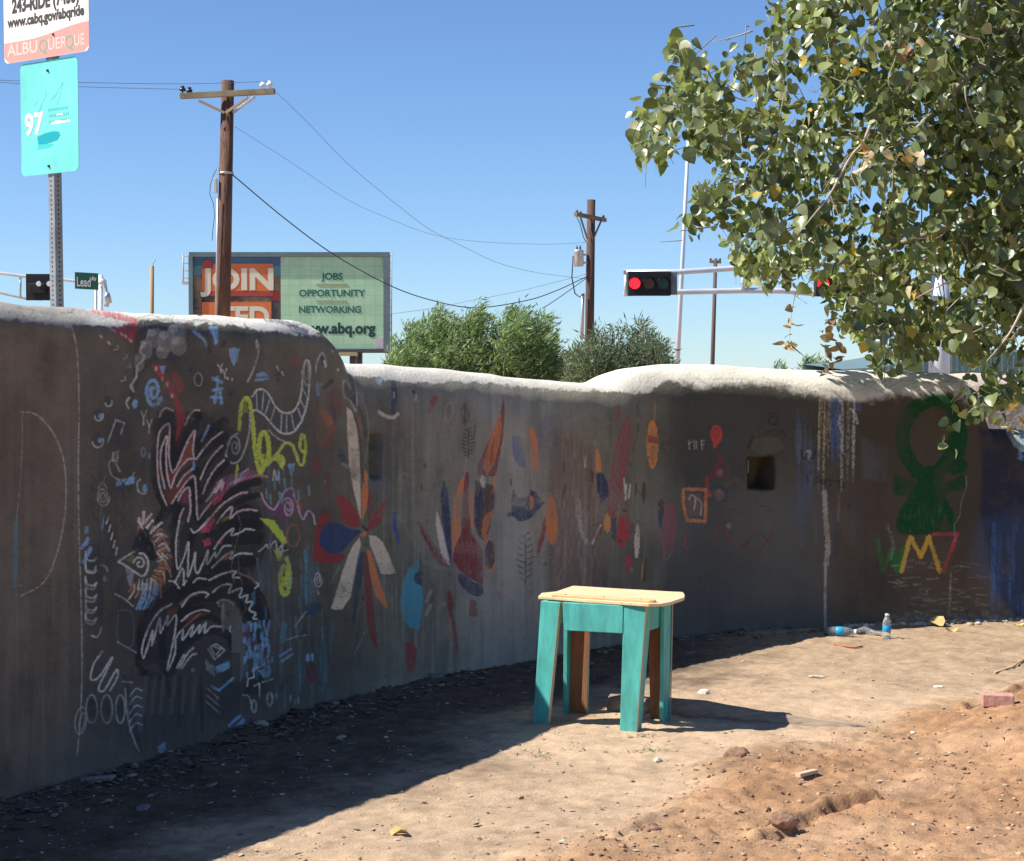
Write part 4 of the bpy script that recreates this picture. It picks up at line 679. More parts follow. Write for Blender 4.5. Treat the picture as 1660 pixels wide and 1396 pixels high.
rid = 1 - np.abs(2 * (fbm(GXm * 5, GYm * 5, 3, 112)))
G += mask * (.025 + .07 * fbm(GXm * 2.5, GYm * 2.5, 3, 113) + .035 * rid * fbm(GXm * 9, GYm * 9, 4, 114, .62) + .020 * fbm(GXm * 30, GYm * 34, 2, 116) + .09 * sstep(1.3, 2.6, GXm) * sstep(8.3, 6.8, GYm))
# furrow and two scrapes in the turned soil
def furrow(pp, wid, dep):
    global G
    q = catmull([(PG(x, y).x, PG(x, y).y) for x, y in pp], 6); D = np.full(GXm.shape, 9.)
    sel = (GXm > q[:, 0].min() - .4) & (GXm < q[:, 0].max() + .4) & (GYm > q[:, 1].min() - .4) & (GYm < q[:, 1].max() + .4); X = GXm[sel]; Y = GYm[sel]; d_ = np.full(X.shape, 9.); sd = np.zeros(X.shape)
    for i in range(len(q) - 1):
        d = q[i + 1] - q[i]; L = d @ d; t = np.clip(((X - q[i, 0]) * d[0] + (Y - q[i, 1]) * d[1]) / L, 0, 1); ex = X - q[i, 0] - t * d[0]; ey = Y - q[i, 1] - t * d[1]; h = np.hypot(ex, ey)
        up = h < d_; sd[up] = np.sign(d[0] * ey - d[1] * ex)[up]; d_ = np.minimum(d_, h)
    jit = wid * 1.6 * fbm(X * 14, Y * 14, 3, 120); along = fbm(X * 6, Y * 6, 2, 121) + .9
    s = sd * d_ + jit
    G[sel] += dep * along * (np.exp(-((s - wid) / wid) ** 2) * .9 - np.exp(-(s / (wid * .7)) ** 2))
furrow([(1245, 1362), (1300, 1345), (1350, 1322), (1410, 1308)], .032, .038)
furrow([(1160, 1262), (1200, 1254), (1245, 1256)], .025, .016)
furrow([(1010, 1362), (1060, 1340), (1090, 1330)], .03, .016)
furrow([(1570, 1170), (1610, 1150), (1660, 1128)], .03, .02)
# litter heaped along the foot of the wall
wx = np.interp(GYm, BY[BY.argsort()], BX[BY.argsort()]); dist = np.full(GXm.shape, 9.)
ii = (GXm > -4) & (GXm < 4) & (GYm > 4) & (GYm < 11); XX = GXm[ii]; YY = GYm[ii]; dd = np.full(XX.shape, 9.)
for i in range(0, NS, 6): dd = np.minimum(dd, np.hypot(XX - BX[i], YY - BY[i]))
dist[ii] = dd
heap = np.exp(-(dist / .14) ** 2) * (.3 + .7 * sstep(-.5, -1.0, GXm)) * sstep(1.3, .1, GXm)
G += heap * (.014 + .04 * fbm(GXm * 7, GYm * 7, 3, 130)) + np.exp(-(dist / .10) ** 2) * .012
G *= inner; G += (inner - 1) * .03
def gz(x, y):
    i = np.clip(np.searchsorted(xs, x) - 1, 0, len(xs) - 2); j = np.clip(np.searchsorted(ys, y) - 1, 0, len(ys) - 2); return float(G[i:i + 2, j:j + 2].mean())
def gzv(x, y):
    i = np.clip(np.searchsorted(xs, x) - 1, 0, len(xs) - 2); j = np.clip(np.searchsorted(ys, y) - 1, 0, len(ys) - 2)
    return (G[i, j] + G[i + 1, j] + G[i, j + 1] + G[i + 1, j + 1]) / 4
nA = fbm(GXm * 2.2, GYm * 2.2, 4, 140); nB = fbm(GXm * 18, GYm * 18, 3, 141); nC = fbm(GXm * 50, GYm * 50, 2, 142)
tan = np.array([.48, .345, .23]); oran = np.array([.36, .205, .11]); litter_shade = np.array([.072, .050, .038]); 
far_red = sstep(7.4, 9.0, GYm) * sstep(.2, 1.2, GXm) * .8; dull = np.array([.37, .265, .175])
nD = fbm(GXm * 6, GYm * 6, 4, 143)
col = tan[None, None] * (1 + .35 * nA + .40 * nB + .35 * nC + .35 * nD)[..., None]
col = col + (dull * (1 + .4 * nA + .5 * nB + .4 * nC + .4 * nD)[..., None] - col) * np.clip(far_red * (1 + nA), 0, 1)[..., None]
mo = np.clip(mask * (.85 + .7 * fbm(GXm * 3, GYm * 3, 3, 150)), 0, 1)[..., None]
col = col * (1 - mo) + (oran * (1 + .5 * nA + .6 * nB + .45 * nC + .5 * nD)[..., None]) * mo
shade_band = np.clip(sstep(1.22, .55, dist + .7 * nA + .2 * nB) * sstep(1.6, .7, GXm) * .85, 0, 1)[..., None]  # dark litter soil, carried out to the shadow edge to paint in wall shade
col = col * (1 - shade_band) + litter_shade * (1 + 1.1 * nB + .5 * nC)[..., None] * shade_band
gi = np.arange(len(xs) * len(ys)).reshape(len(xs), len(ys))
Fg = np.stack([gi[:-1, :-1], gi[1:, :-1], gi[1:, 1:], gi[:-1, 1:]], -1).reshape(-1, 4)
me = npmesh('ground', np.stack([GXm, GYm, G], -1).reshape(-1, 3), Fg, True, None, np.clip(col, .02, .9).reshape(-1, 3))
gm = bpy.data.materials.new('dirt'); gm.use_nodes = True; t = gm.node_tree; b = t.nodes['Principled BSDF']; b.inputs['Roughness'].default_value = .95; b.inputs['Specular IOR Level'].default_value = .15
at = t.nodes.new('ShaderNodeAttribute'); at.attribute_name = 'tone'; tc = t.nodes.new('ShaderNodeTexCoord')
n = t.nodes.new('ShaderNodeTexNoise'); n.inputs['Scale'].default_value = 120; n.inputs['Detail'].default_value = 8; n.inputs['Roughness'].default_value = .7; t.links.new(tc.outputs['Object'], n.inputs['Vector'])
mr = t.nodes.new('ShaderNodeMapRange'); mr.inputs[1].default_value = .3; mr.inputs[2].default_value = .7; mr.inputs[3].default_value = .72; mr.inputs[4].default_value = 1.28; t.links.new(n.outputs[0], mr.inputs[0])
mm = t.nodes.new('ShaderNodeMix'); mm.data_type = 'RGBA'; mm.blend_type = 'MULTIPLY'; mm.inputs[0].default_value = 1
t.links.new(at.outputs['Color'], mm.inputs[6]); t.links.new(mr.outputs[0], mm.inputs[7])
vo = t.nodes.new('ShaderNodeTexVoronoi'); vo.inputs['Scale'].default_value = 38; t.links.new(tc.outputs['Object'], vo.inputs['Vector'])
sp_ = t.nodes.new('ShaderNodeMapRange'); sp_.inputs[1].default_value = .10; sp_.inputs[2].default_value = .16; sp_.inputs[3].default_value = .5; sp_.inputs[4].default_value = 0; t.links.new(vo.outputs['Distance'], sp_.inputs[0])
m2 = t.nodes.new('ShaderNodeMix'); m2.data_type = 'RGBA'; t.links.new(sp_.outputs[0], m2.inputs[0]); t.links.new(mm.outputs[2], m2.inputs[6])
hs = t.nodes.new('ShaderNodeHueSaturation'); hs.inputs['Saturation'].default_value = .75; t.links.new(mm.outputs[2], hs.inputs['Color'])
rv = t.nodes.new('ShaderNodeSeparateColor'); t.links.new(vo.outputs['Color'], rv.inputs[0]); mv = t.nodes.new('ShaderNodeMapRange'); mv.inputs[3].default_value = .5; mv.inputs[4].default_value = 1.5; t.links.new(rv.outputs[0], mv.inputs[0]); t.links.new(mv.outputs[0], hs.inputs['Value'])
t.links.new(hs.outputs[0], m2.inputs[7]); t.links.new(m2.outputs[2], b.inputs['Base Color'])
bp = t.nodes.new('ShaderNodeBump'); bp.inputs['Distance'].default_value = .006; bp.inputs['Strength'].default_value = .9; t.links.new(n.outputs[0], bp.inputs['Height']); t.links.new(bp.outputs[0], b.inputs['Normal'])
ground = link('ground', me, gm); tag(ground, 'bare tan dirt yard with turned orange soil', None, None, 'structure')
_rm = mat('asphalt', (.055, .054, .052), .9, noise=.2, nscale=3, bump=.004, bscale=80); _mb = MB(); _mb.add([(-300, 17, -.024), (300, 17, -.024), (300, 33, -.024), (-300, 33, -.024)], [(0, 1, 2, 3)])
tag(_mb.build('road', _rm), None, None, None, 'structure')
_mb = MB(); _mb.frame((-300, 15.6, -.05), (600, 0, 0), (0, 1.4, 0), (0, 0, .15)); tag(_mb.build('pavement', mat('concrete', (.38, .36, .33), .9, noise=.12, nscale=2)), None, None, None, 'structure')

# ------------------------------------------------------------------ scatter of small stuff on the ground
def scatter(name, n, pos_fn, size_fn, tones, flat=.45, label=None, seed=1, flake=False, m=None):
    r = np.random.RandomState(seed); Vs = []; Fs = []; Cs = []
    if flake:
        bv = np.array([(-1, -.5, 0), (0, -.75, .12), (1, -.3, 0), (.75, .6, .18), (-.2, .8, 0), (-.9, .3, .15), (0, 0, .28)]); bf = np.array([(0, 1, 6), (1, 2, 6), (2, 3, 6), (3, 4, 6), (4, 5, 6), (5, 0, 6)])
    else:
        g = (1 + 5 ** .5) / 2; bv = np.array([(-1, g, 0), (1, g, 0), (-1, -g, 0), (1, -g, 0), (0, -1, g), (0, 1, g), (0, -1, -g), (0, 1, -g), (g, 0, -1), (g, 0, 1), (-g, 0, -1), (-g, 0, 1)]) / 1.9
        bf = np.array([(0, 11, 5), (0, 5, 1), (0, 1, 7), (0, 7, 10), (0, 10, 11), (1, 5, 9), (5, 11, 4), (11, 10, 2), (10, 7, 6), (7, 1, 8), (3, 9, 4), (3, 4, 2), (3, 2, 6), (3, 6, 8), (3, 8, 9), (4, 9, 5), (2, 4, 11), (6, 2, 10), (8, 6, 7), (9, 8, 1)])
    px_, py_ = pos_fn(r, n); z = gzv(px_, py_); sz = size_fn(r, n); N = len(px_)
    ang = r.rand(N) * 6.28; jit = 1 + .9 * (r.rand(N, len(bv), 1) - .5); p = bv[None] * jit * sz[:, None, None]
    p[..., 2] *= flat if not flake else 1; p[..., 1] *= r.uniform(.55, 1, (N, 1))
    tlt = r.normal(0, .35, N) if flake else r.normal(0, .2, N); c, s = np.cos(tlt)[:, None], np.sin(tlt)[:, None]
    y, zz = p[..., 1] * c - p[..., 2] * s, p[..., 1] * s + p[..., 2] * c; p[..., 1] = y; p[..., 2] = zz
    c, s = np.cos(ang)[:, None], np.sin(ang)[:, None]; x, y = p[..., 0] * c - p[..., 1] * s, p[..., 0] * s + p[..., 1] * c; p[..., 0] = x; p[..., 1] = y
    p += np.stack([px_, py_, z + sz * (.12 if not flake else .3)], -1)[:, None]
    tn = np.array(tones)[r.randint(0, len(tones), N)] * r.uniform(.7, 1.25, (N, 1))
    me = npmesh(name, p.reshape(-1, 3), (bf[None] + (np.arange(N) * len(bv))[:, None, None]).reshape(-1, 3), False, None, np.repeat(np.clip(tn, 0, .8), len(bv), 0))
    o = link(name, me, m or tonem); tag(o, label, None, None, 'stuff'); return o
tonem = bpy.data.materials.new('loose_bits'); tonem.use_nodes = True; _a = tonem.node_tree.nodes.new('ShaderNodeAttribute'); _a.attribute_name = 'tone'
tonem.node_tree.links.new(_a.outputs['Color'], tonem.node_tree.nodes['Principled BSDF'].inputs['Base Color']); tonem.node_tree.nodes['Principled BSDF'].inputs['Roughness'].default_value = .9
def pg_region(x0, x1, y0, y1):
    def f(r, n):
        y = 1 / r.uniform(1 / (y1 - 600), 1 / (y0 - 600), n) + 600 if False else r.uniform(y0, y1, n); x = r.uniform(x0, x1, n)
        Y = CH * FPX / (y - 620); return (x - 830) / FPX * Y, Y
    return f
def near_wall(s0, s1, spread, bias=1.0):
    def f(r, n):
        s = r.uniform(s0, s1, n); d = .02 + np.abs(r.normal(0, spread, n)); x = np.interp(s, ss, BX) + np.interp(s, ss, NX) * d; y = np.interp(s, ss, BY) + np.interp(s, ss, NY) * d; return x, y
    return f
def s_at(px): 
    ok = BY > 3.5; return float(np.interp(px, bpx[ok], ss[ok]))
scatter('pebbles', 1900, pg_region(-40, 1720, 1010, 1420), lambda r, n: .003 + .006 * r.rand(n) ** 4, [(.46, .36, .25), (.34, .25, .17), (.26, .18, .12), (.5, .43, .33), (.42, .3, .2)], label='small pebbles strewn over the bare dirt', seed=3)
def soil_pos(r, n):
    x, y = pg_region(800, 1720, 1120, 1420)(r, n * 3); my_ = np.interp(x, ml[:, 0], ml[:, 1]); ok = y < my_ + .05; return x[ok][:n], y[ok][:n]
scatter('soil_clods', 1500, soil_pos, lambda r, n: .003 + .009 * r.rand(n) ** 5, [(.36, .21, .12), (.28, .16, .09), (.42, .27, .16), (.2, .11, .065)], .6, 'crumbs and clods of turned orange soil', 5)
scatter('leaf_litter', 1500, near_wall(s_at(-120), s_at(640), .15), lambda r, n: .004 + .016 * r.rand(n) ** 3, [(.12, .09, .07), (.20, .15, .11), (.08, .065, .055), (.26, .20, .15), (.14, .10, .075)], label='dry leaves and rubble heaped along the foot of the wall', seed=6, flake=True)
scatter('leaf_litter', 420, near_wall(s_at(640), s_at(1330), .14), lambda r, n: .006 + .014 * r.rand(n) ** 2, [(.12, .10, .09), (.22, .18, .15), (.08, .07, .065), (.3, .26, .22)], label='thin drift of dry leaves along the middle run of wall', seed=7, flake=True)
scatter('plaster_crumbs', 420, near_wall(s_at(1370), s_at(1760), .035), lambda r, n: .006 + .018 * r.rand(n) ** 2, [(.62, .57, .5), (.5, .42, .33), (.42, .3, .16)], label='pale plaster crumbs along the sunlit foot of the wall', seed=8)
scatter('twig_litter', 500, pg_region(-40, 1720, 1020, 1420), lambda r, n: .005 + .007 * r.rand(n), [(.3, .23, .16), (.45, .38, .28), (.2, .14, .1), (.4, .3, .18)], label='scattered leaf scraps on the open dirt', seed=9, flake=True)

def rock(name, px, py, wpx, aspect, hfrac, m, label, cat='stone', rz=0, seed=0, flat=False, nsub=2):
    p = PG(px, py); k = p.y / FPX; r = wpx * k / 2; import bmesh
    bm = bmesh.new(); bmesh.ops.create_icosphere(bm, subdivisions=nsub, radius=1.0); rr = np.random.RandomState(seed)
    for v in bm.verts:
        f = 1 + .35 * (noise2(np.array([v.co.x * 2 + 7]), np.array([v.co.y * 2 + v.co.z * 1.7 + 9]), seed)[0] - .5)
        v.co = Vector((v.co.x * r * f, v.co.y * r * aspect * f, v.co.z * r * hfrac * f))
        if flat: v.co.z = max(min(v.co.z, r * hfrac * .55), -r * hfrac * .55)
    me = bpy.data.meshes.new(name); bm.to_mesh(me); bm.free(); o = link(name, me, m); o.location = (p.x, p.y, gz(p.x, p.y) + r * hfrac * .35); o.rotation_euler = (rr.uniform(-.15, .15), rr.uniform(-.15, .15), rz)
    return tag(o, label, cat)
m_pale = mat('pale_stone', (.62, .56, .46), .85, noise=.25, nscale=30, bump=.004); m_brick = mat('pink_brick', (.50, .27, .21), .9, noise=.2, nscale=40, bump=.003); m_clod = mat('clod', (.27, .155, .10), .95, noise=.4, nscale=25, bump=.01, bscale=35)
m_dark = mat('grey_rubble', (.17, .155, .145), .9, noise=.35, nscale=25, bump=.005)
rock('stone', 1327, 1096, 32, .5, .22, m_pale, 'flat pale stone lying alone on the open dirt right of the table', rz=.2, seed=1, flat=True)
rock('stone', 1140, 1124, 26, .7, .4, m_pale, 'whitish crumpled lump on the dirt just right of the table', rz=1, seed=2)
rock('stone', 1066, 1233, 18, .7, .5, m_pale, 'small light stone on the dirt in front of the table', rz=1, seed=3)
rock('stone', 1521, 1113, 18, .6, .3, m_pale, 'small pale stone on the dirt below the standing bottle', rz=0, seed=4, flat=True)
rock('stone', 1480, 1192, 9, .8, .6, m_pale, 'tiny pale stone at the edge of the orange soil', rz=0, seed=5)
rock('soil_clod', 1195, 1232, 42, .8, .75, m_clod, 'round brown clod of soil in front of the timber', 'clod', seed=6, nsub=3)
rock('soil_clod', 1055, 1358, 34, .8, .6, m_clod, 'dark soil clod low in the picture near the turned edge', 'clod', seed=7, nsub=3)
rock('soil_clod', 1270, 1352, 46, .7, .6, m_clod, 'lumpy dark clod at the lower end of the furrow', 'clod', seed=8, nsub=3)
rock('rubble_chunk', 155, 1272, 66, .55, .28, m_dark, 'biggest flat grey chunk in the rubble at the left wall foot', 'rubble', rz=.3, seed=9, flat=True)
rock('rubble_chunk', 232, 1312, 34, .6, .25, m_dark, 'flat grey chip lying just in front of the rubble heap', 'rubble', rz=1.3, seed=10, flat=True)
rock('rubble_chunk', 342, 1272, 24, .6, .3, m_dark, 'small grey chip at the right end of the rubble heap', 'rubble', rz=.8, seed=11, flat=True)
rock('rubble_chunk', 423, 1186, 26, .6, .5, mat('tan_rubble', (.30, .24, .2), .9, noise=.2), 'tan broken piece leaning at the wall foot below the blue strokes', 'rubble', rz=.2, seed=12)
rock('rubble_chunk', 553, 1198, 20, .6, .4, mat('tan_rubble', (.32, .27, .22), .9), 'small tan chip on the shaded dirt below the flower painting', 'rubble', rz=.9, seed=13)
rock('rubble_chunk', 706, 1104, 32, .6, .35, m_dark, 'grey chunk at the wall foot below the red painted spot', 'rubble', rz=.1, seed=14, flat=True)
rock('rubble_chunk', 1118, 1059, 20, .6, .35, m_dark, 'small grey chip in the wall shade just right of the table', 'rubble', rz=.1, seed=15, flat=True)
# brick fragment on the mound
p = PG(1617, 1172); mb = MB(); z0 = gz(p.x, p.y); mb.box((p.x, p.y, z0 + .022), (.125, .07, .05), -.15)
tag(mb.build('brick', m_brick, None, .004), 'broken pink brick lying on the orange soil at the right', 'brick')
p = PG(1308, 1270); mb = MB(); mb.box((p.x, p.y, gz(p.x, p.y) + .012), (.10, .022, .012), .75); tag(mb.build('wood_chip', mat('pale_wood', (.55, .42, .28), .8)), 'pale splinter of wood on the orange soil', 'wood chip')
mb = MB(); q = [PG(x, y, .02) for x, y in ((1612, 1086), (1640, 1076), (1662, 1064), (1690, 1050))]; mb.tube([Vector((v.x, v.y, gz(v.x, v.y) + .008)) for v in q], .005, 5); tag(mb.build('dry_stalk', mat('straw', (.6, .47, .25), .8)), 'straw coloured stalk lying at the right edge of the dirt', 'stalk')
mb = MB(); q = [PG(x, y) for x, y in ((1352, 1047), (1368, 1050), (1384, 1052), (1398, 1049))]; mb.tube([Vector((v.x, v.y, gz(v.x, v.y) + .006)) for v in q], .004, 5); tag(mb.build('orange_strap', mat('orange_plastic', (.5, .12, .05), .6)), 'thin orange strap on the dirt below the lying bottle', 'strap')
# yellow leaves by the wall
ym = mat('dry_yellow_leaf', (.62, .44, .17), .7, noise=.2)
for i, (x, y, w, lb) in enumerate(((1518, 1016, .05, 'large yellowed leaf leaning on the sunlit wall foot'), (1543, 1024, .035, 'small yellow leaf flat beside the large yellowed one'), (1652, 1013, .045, 'yellow leaf by the wall foot at the far right'), (660, 1385, .0, ''), (648, 1356, .03, 'small yellow leaf on the sunlit dirt at the bottom'))):
    if not lb: continue
    p = PG(x, y); z = gz(p.x, p.y); mb = MB(); n_ = 9; c = p + Vector((0, 0, z + .03 if i == 0 else z + .012))
    ring = [c + Vector((math.cos(a) * w * (1 + .2 * math.sin(3 * a)), math.sin(a) * w * .7, .012 * math.sin(2 * a + i) + (.02 * math.sin(a) if i == 0 else 0))) for a in [k * 6.283 / n_ for k in range(n_)]]
    mb.add([c - Vector((0, 0, .006))] + ring, [(0, k + 1, (k + 1) % n_ + 1) for k in range(n_)], True); tag(mb.build('fallen_leaf', ym), lb, 'leaf')
# weed tufts
wmat = mat('weed', (.13, .16, .06), .7)
for (x, y, s, lb) in ((872, 1222, .05, 'sparse green weed tuft in front of the table left leg'), (1052, 1218, .055, 'low green weed tuft at the foot of the front table leg'), (1040, 1195, .04, 'tiny weed sprouting against the front table leg')):
    p = PG(x, y); r = np.random.RandomState(int(x)); mb = MB()
    for k in range(34):
        a = r.rand() * 6.28; l = s * r.uniform(.4, 1); b0 = p + Vector((r.normal(0, s * .8), r.normal(0, s * .5), 0)); b0.z = gz(b0.x, b0.y) - .002; tip = b0 + Vector((math.cos(a) * l * .8, math.sin(a) * l * .8, l * r.uniform(.15, .5))); sd = Vector((-math.sin(a), math.cos(a), 0)) * .003
        mb.add([b0 - sd, b0 + sd, tip], [(0, 1, 2)])
    tag(mb.build('weed_tuft', wmat), lb, 'weed', 'weed tufts by the table', 'stuff')

# ------------------------------------------------------------------ weathered timber half buried behind the table
tm = mat('weathered_timber', (.34, .26, .19), .85, col2=(.22, .165, .115), nscale=4, stretch=(1.2, 14, 14), bump=.012, bscale=5)
a0, a1 = PG(990, 1150), PG(1400, 1179); mb = MB(); K = 14; rr_ = np.random.RandomState(3)
pts = []; rad = []
for i in range(K):
    f = i / (K - 1); c = a0.lerp(a1, f); c.z = gz(c.x, c.y) * .6 + .014 - .048 * max(0, f - .45) / .55; pts.append(c); rad.append((.052 - .012 * f) * (1 + .10 * rr_.uniform(-1, 1)))
mb.tube(pts, rad, 12)
tag(mb.build('timber', tm), 'weathered timber half buried in the dirt behind the turquoise table', 'timber')

# ------------------------------------------------------------------ turquoise table
m_tq = mat('turquoise_paint', (.075, .40, .355), .55, noise=.22, nscale=9, bump=.0015, bscale=26, stretch=(2.5, 2.5, .6))
t = m_tq.node_tree; b = t.nodes['Principled BSDF']; old = b.inputs['Base Color'].links[0].from_socket
nn = t.nodes.new('ShaderNodeTexNoise'); nn.inputs['Scale'].default_value = 30; nn.inputs['Detail'].default_value = 10; nn.inputs['Roughness'].default_value = .8
rp = t.nodes.new('ShaderNodeValToRGB'); rp.color_ramp.elements[0].position = .60; rp.color_ramp.elements[1].position = .68; t.links.new(nn.outputs[0], rp.inputs[0])
mx = t.nodes.new('ShaderNodeMix'); mx.data_type = 'RGBA'; mx.inputs[7].default_value = (.42, .33, .22, 1); t.links.new(rp.outputs[0], mx.inputs[0]); t.links.new(old, mx.inputs[6]); t.links.new(mx.outputs[2], b.inputs['Base Color'])
m_br = mat('bare_brown_board', (.26, .105, .045), .75, noise=.2, nscale=5, stretch=(8, 8, 1), bump=.001)
m_top = mat('raw_pine_board', (.72, .50, .27), .6, col2=(.80, .62, .38), nscale=5, stretch=(2, 14, 2), bump=.0008, bscale=30); m_edge = mat('worn_wood_edge', (.36, .34, .22), .7)
table = empty('side_table', (.30, 7.2, 0), 'small turquoise painted table with a raw pine top standing on the dirt', 'table')
TO = Vector((.51, 7.0, 0)); TU = Vector((-.915, .402, 0)); TV = Vector((.402, .915, 0)); TZ = Vector((0, 0, 1))
def L(a, d, z): return TO + TU * a + TV * d + TZ * z
def board(name, quad, thick, dirv, m=m_tq, parent=table, bev=.0025, edge=True):
    mb = MB(); mb.prism(quad, dirv * thick); o = mb.build(name, m, parent, bev)
    return o
zt = .499; th_ = .018; g0 = -.01
def legz(a, d): q = L(a, d, 0); return gz(q.x, q.y) - .012
# front right leg: outer front board tapering, side board, brown lining
z1 = legz(.05, 0)
lg = board('leg', [L(.022, 0, z1), L(.092, 0, z1), L(.076, 0, zt), L(-.017, 0, zt)], th_, TV)
board('leg_side', [L(.022, th_ + .001, z1), L(.022, .062, z1), L(-.017, .075, zt), L(-.017, th_ + .001, zt)], th_, TU, parent=lg)
board('edge_strip', [L(.0205, -.001, z1), L(.0225, -.001, z1), L(-.0165, -.001, zt), L(-.0185, -.001, zt)], .019, TV, m_edge, lg, 0)
# rear right leg
z1 = legz(.03, .3)
lg = board('leg', [L(-.012, .29, z1), L(.062, .29, z1), L(.075, .29, zt), L(-.022, .29, zt)], th_, TV)
board('leg_lining', [L(.010, .287, z1), L(.062, .287, z1), L(.075, .287, zt - .11), L(.0, .287, zt - .11)], .0028, TV, m_br, lg, 0)
board('leg_side', [L(-.014, .225, z1), L(-.014, .288, z1), L(-.024, .288, zt), L(-.024, .21, zt)], th_, TU, parent=lg)
board('edge_strip', [L(-.015, .300, z1), L(-.015, .308, z1), L(-.025, .308, zt), L(-.025, .300, zt)], -.003, TU, m_edge, lg, 0)
# rear left leg
z1 = legz(.4, .29)
lg = board('leg', [L(.345, .29, z1), L(.425, .29, z1), L(.422, .29, zt), L(.330, .29, zt)], th_, TV)
board('leg_lining', [L(.345, .286, z1), L(.418, .286, z1), L(.412, .286, zt - .11), L(.330, .286, zt - .11)], .0035, TV, m_br, lg, 0)
board('leg_side', [L(.438, .255, z1), L(.438, .288, z1), L(.430, .288, zt), L(.430, .245, zt)], -th_, TU, parent=lg)
# front left leg: splayed outwards and turned a little to the left
z1 = legz(.44, 0); ro = Matrix.Rotation(-.18, 3, 'Z'); pv = L(.385, 0, 0)
def LL(a, d, z): q = L(a, d, 0) - pv; q = ro @ q + pv; q.z = z; return q
lg = board('leg', [LL(.400, -.006, z1), LL(.470, -.006, z1), LL(.436, .0, zt), LL(.345, .0, zt)], th_, ro @ TV)
board('leg_side', [LL(.470, th_ - .003, z1), LL(.470, .066, z1), LL(.436, .078, zt), LL(.436, th_ + .003, zt)], -th_, ro @ TU, parent=lg)
board('edge_strip', [LL(.3985, -.007, z1), LL(.4005, -.007, z1), LL(.3455, -.001, zt), LL(.3435, -.001, zt)], .019, ro @ TV, m_edge, lg, 0)
# aprons
board('apron', [L(.0785, -.003, .388), L(.330, -.003, .386), L(.336, -.003, zt), L(.0765, -.003, zt)], th_, TV)
board('apron', [L(.000, .078, .392), L(.000, .222, .388), L(-.006, .207, zt), L(-.006, .078, zt)], th_, TU)
board('apron', [L(.425, .080, .390), L(.425, .213, .390), L(.425, .203, zt), L(.425, .080, zt)], -th_, TU)
board('apron', [L(.080, .292, .390), L(.328, .292, .390), L(.328, .292, zt), L(.080, .292, zt)], th_, TV)
# top: wide board with clipped and rounded corners, and a thin batten along the front
poly = catmull([(.095, 7.215), (.112, 7.33), (.175, 7.385), (.205, 7.468), (.255, 7.60), (.45, 7.49), (.66, 7.385), (.712, 7.366), (.718, 7.35), (.714, 7.24), (.703, 7.17), (.672, 7.10), (.635, 7.02), (.595, 6.968), (.54, 6.962), (.47, 7.00), (.30, 7.095), (.16, 7.185)], 1)
mb = MB(); mb.prism([Vector((.41 + (x - .41) * .965, 7.27 + (y - 7.27) * .97, zt + .002)) for x, y in poly], (0, 0, .013)); tp_ = mb.build('tabletop', m_top, table, .002)
def bx_(f, o, z): 
    A = Vector((.165, 7.205, z)); B = Vector((.563, 7.000, z)); d = (B - A).normalized(); nn_ = Vector((-d.y, d.x, 0)); return A.lerp(B, f) + nn_ * o
poly = [bx_(0, -.012, zt + .0155), bx_(.96, -.014, zt + .0155), bx_(.985, -.008, zt + .0155), bx_(1, .008, zt + .0155), bx_(.985, .026, zt + .0155), bx_(.95, .032, zt + .0155), bx_(0, .030, zt + .0155)]
mb = MB(); mb.prism(poly, (0, 0, .009)); mb.build('batten', mat('orange_pine', (.66, .42, .18), .55, col2=(.72, .52, .28), nscale=5, stretch=(3, 9, 3)), table, .002)
for f in (.12, .5, .86):
    c = bx_(f, .01, zt + .0245); mb = MB(); mb.tube([c, c + Vector((0, 0, .0015))], .004, 8); mb.build('nail_head', mat('rusty_steel', (.12, .07, .05), .6, .6), table)

# ------------------------------------------------------------------ water bottles
def plastic():
    m = bpy.data.materials.new('clear_plastic'); m.use_nodes = True; b = m.node_tree.nodes['Principled BSDF']; b.inputs['Base Color'].default_value = (.9, .95, .97, 1); b.inputs['Roughness'].default_value = .12; b.inputs['Transmission Weight'].default_value = .85; b.inputs['IOR'].default_value = 1.2; return m
m_pl = plastic(); m_lab = mat('blue_label', (.02, .33, .62), .4); m_cap = mat('white_cap', (.85, .85, .85), .4); m_lab2 = mat('white_print', (.85, .85, .85), .4)
def bottle(loc, rot, s, label):
    root = empty('water_bottle', loc, label, 'bottle', 'discarded water bottles')
    root.rotation_euler = rot
    prof = [(.0, 0), (.026, 0), (.030, .006), (.030, .02), (.0285, .026), (.030, .032), (.0285, .040), (.030, .047), (.030, .098), (.0285, .103), (.030, .109), (.026, .130), (.018, .148), (.0125, .156), (.0125, .166)]
    def lathe(pr, name, m, parent, n=18):
        mb = MB()
        for r, z in pr:
            for k in range(n): a = 6.28318 * k / n; mb.v.append(Vector((r * s * math.cos(a), r * s * math.sin(a), z * s)))
        for i in range(len(pr) - 1):
            for k in range(n): mb.f.append([i * n + k, i * n + (k + 1) % n, (i + 1) * n + (k + 1) % n, (i + 1) * n + k]); mb.sm.append(True)
        me = bpy.data.meshes.new(name); me.from_pydata([tuple(v) for v in mb.v], [], mb.f); me.polygons.foreach_set('use_smooth', mb.sm); return link(name, me, m, parent)
    lathe(prof, 'bottle_body', m_pl, root)
    lab = lathe([(.0304, .052), (.0308, .0525), (.0308, .094), (.0304, .0945)], 'label_band', m_lab, root)
    lathe([(.0, .178), (.0145, .178), (.015, .176), (.015, .164), (.0132, .163)], 'bottle_cap', m_cap, root)
    return root
p = PG(1437, 1034); bottle((p.x, p.y, gz(p.x, p.y)), (0, .03, .4), .76, 'clear water bottle with blue label standing upright by the wall')
p = PG(1342, 1031); bottle((p.x, p.y, gz(p.x, p.y) + .026), (math.radians(90), 0, math.radians(78)), .86, 'clear water bottle with blue label lying on its side')
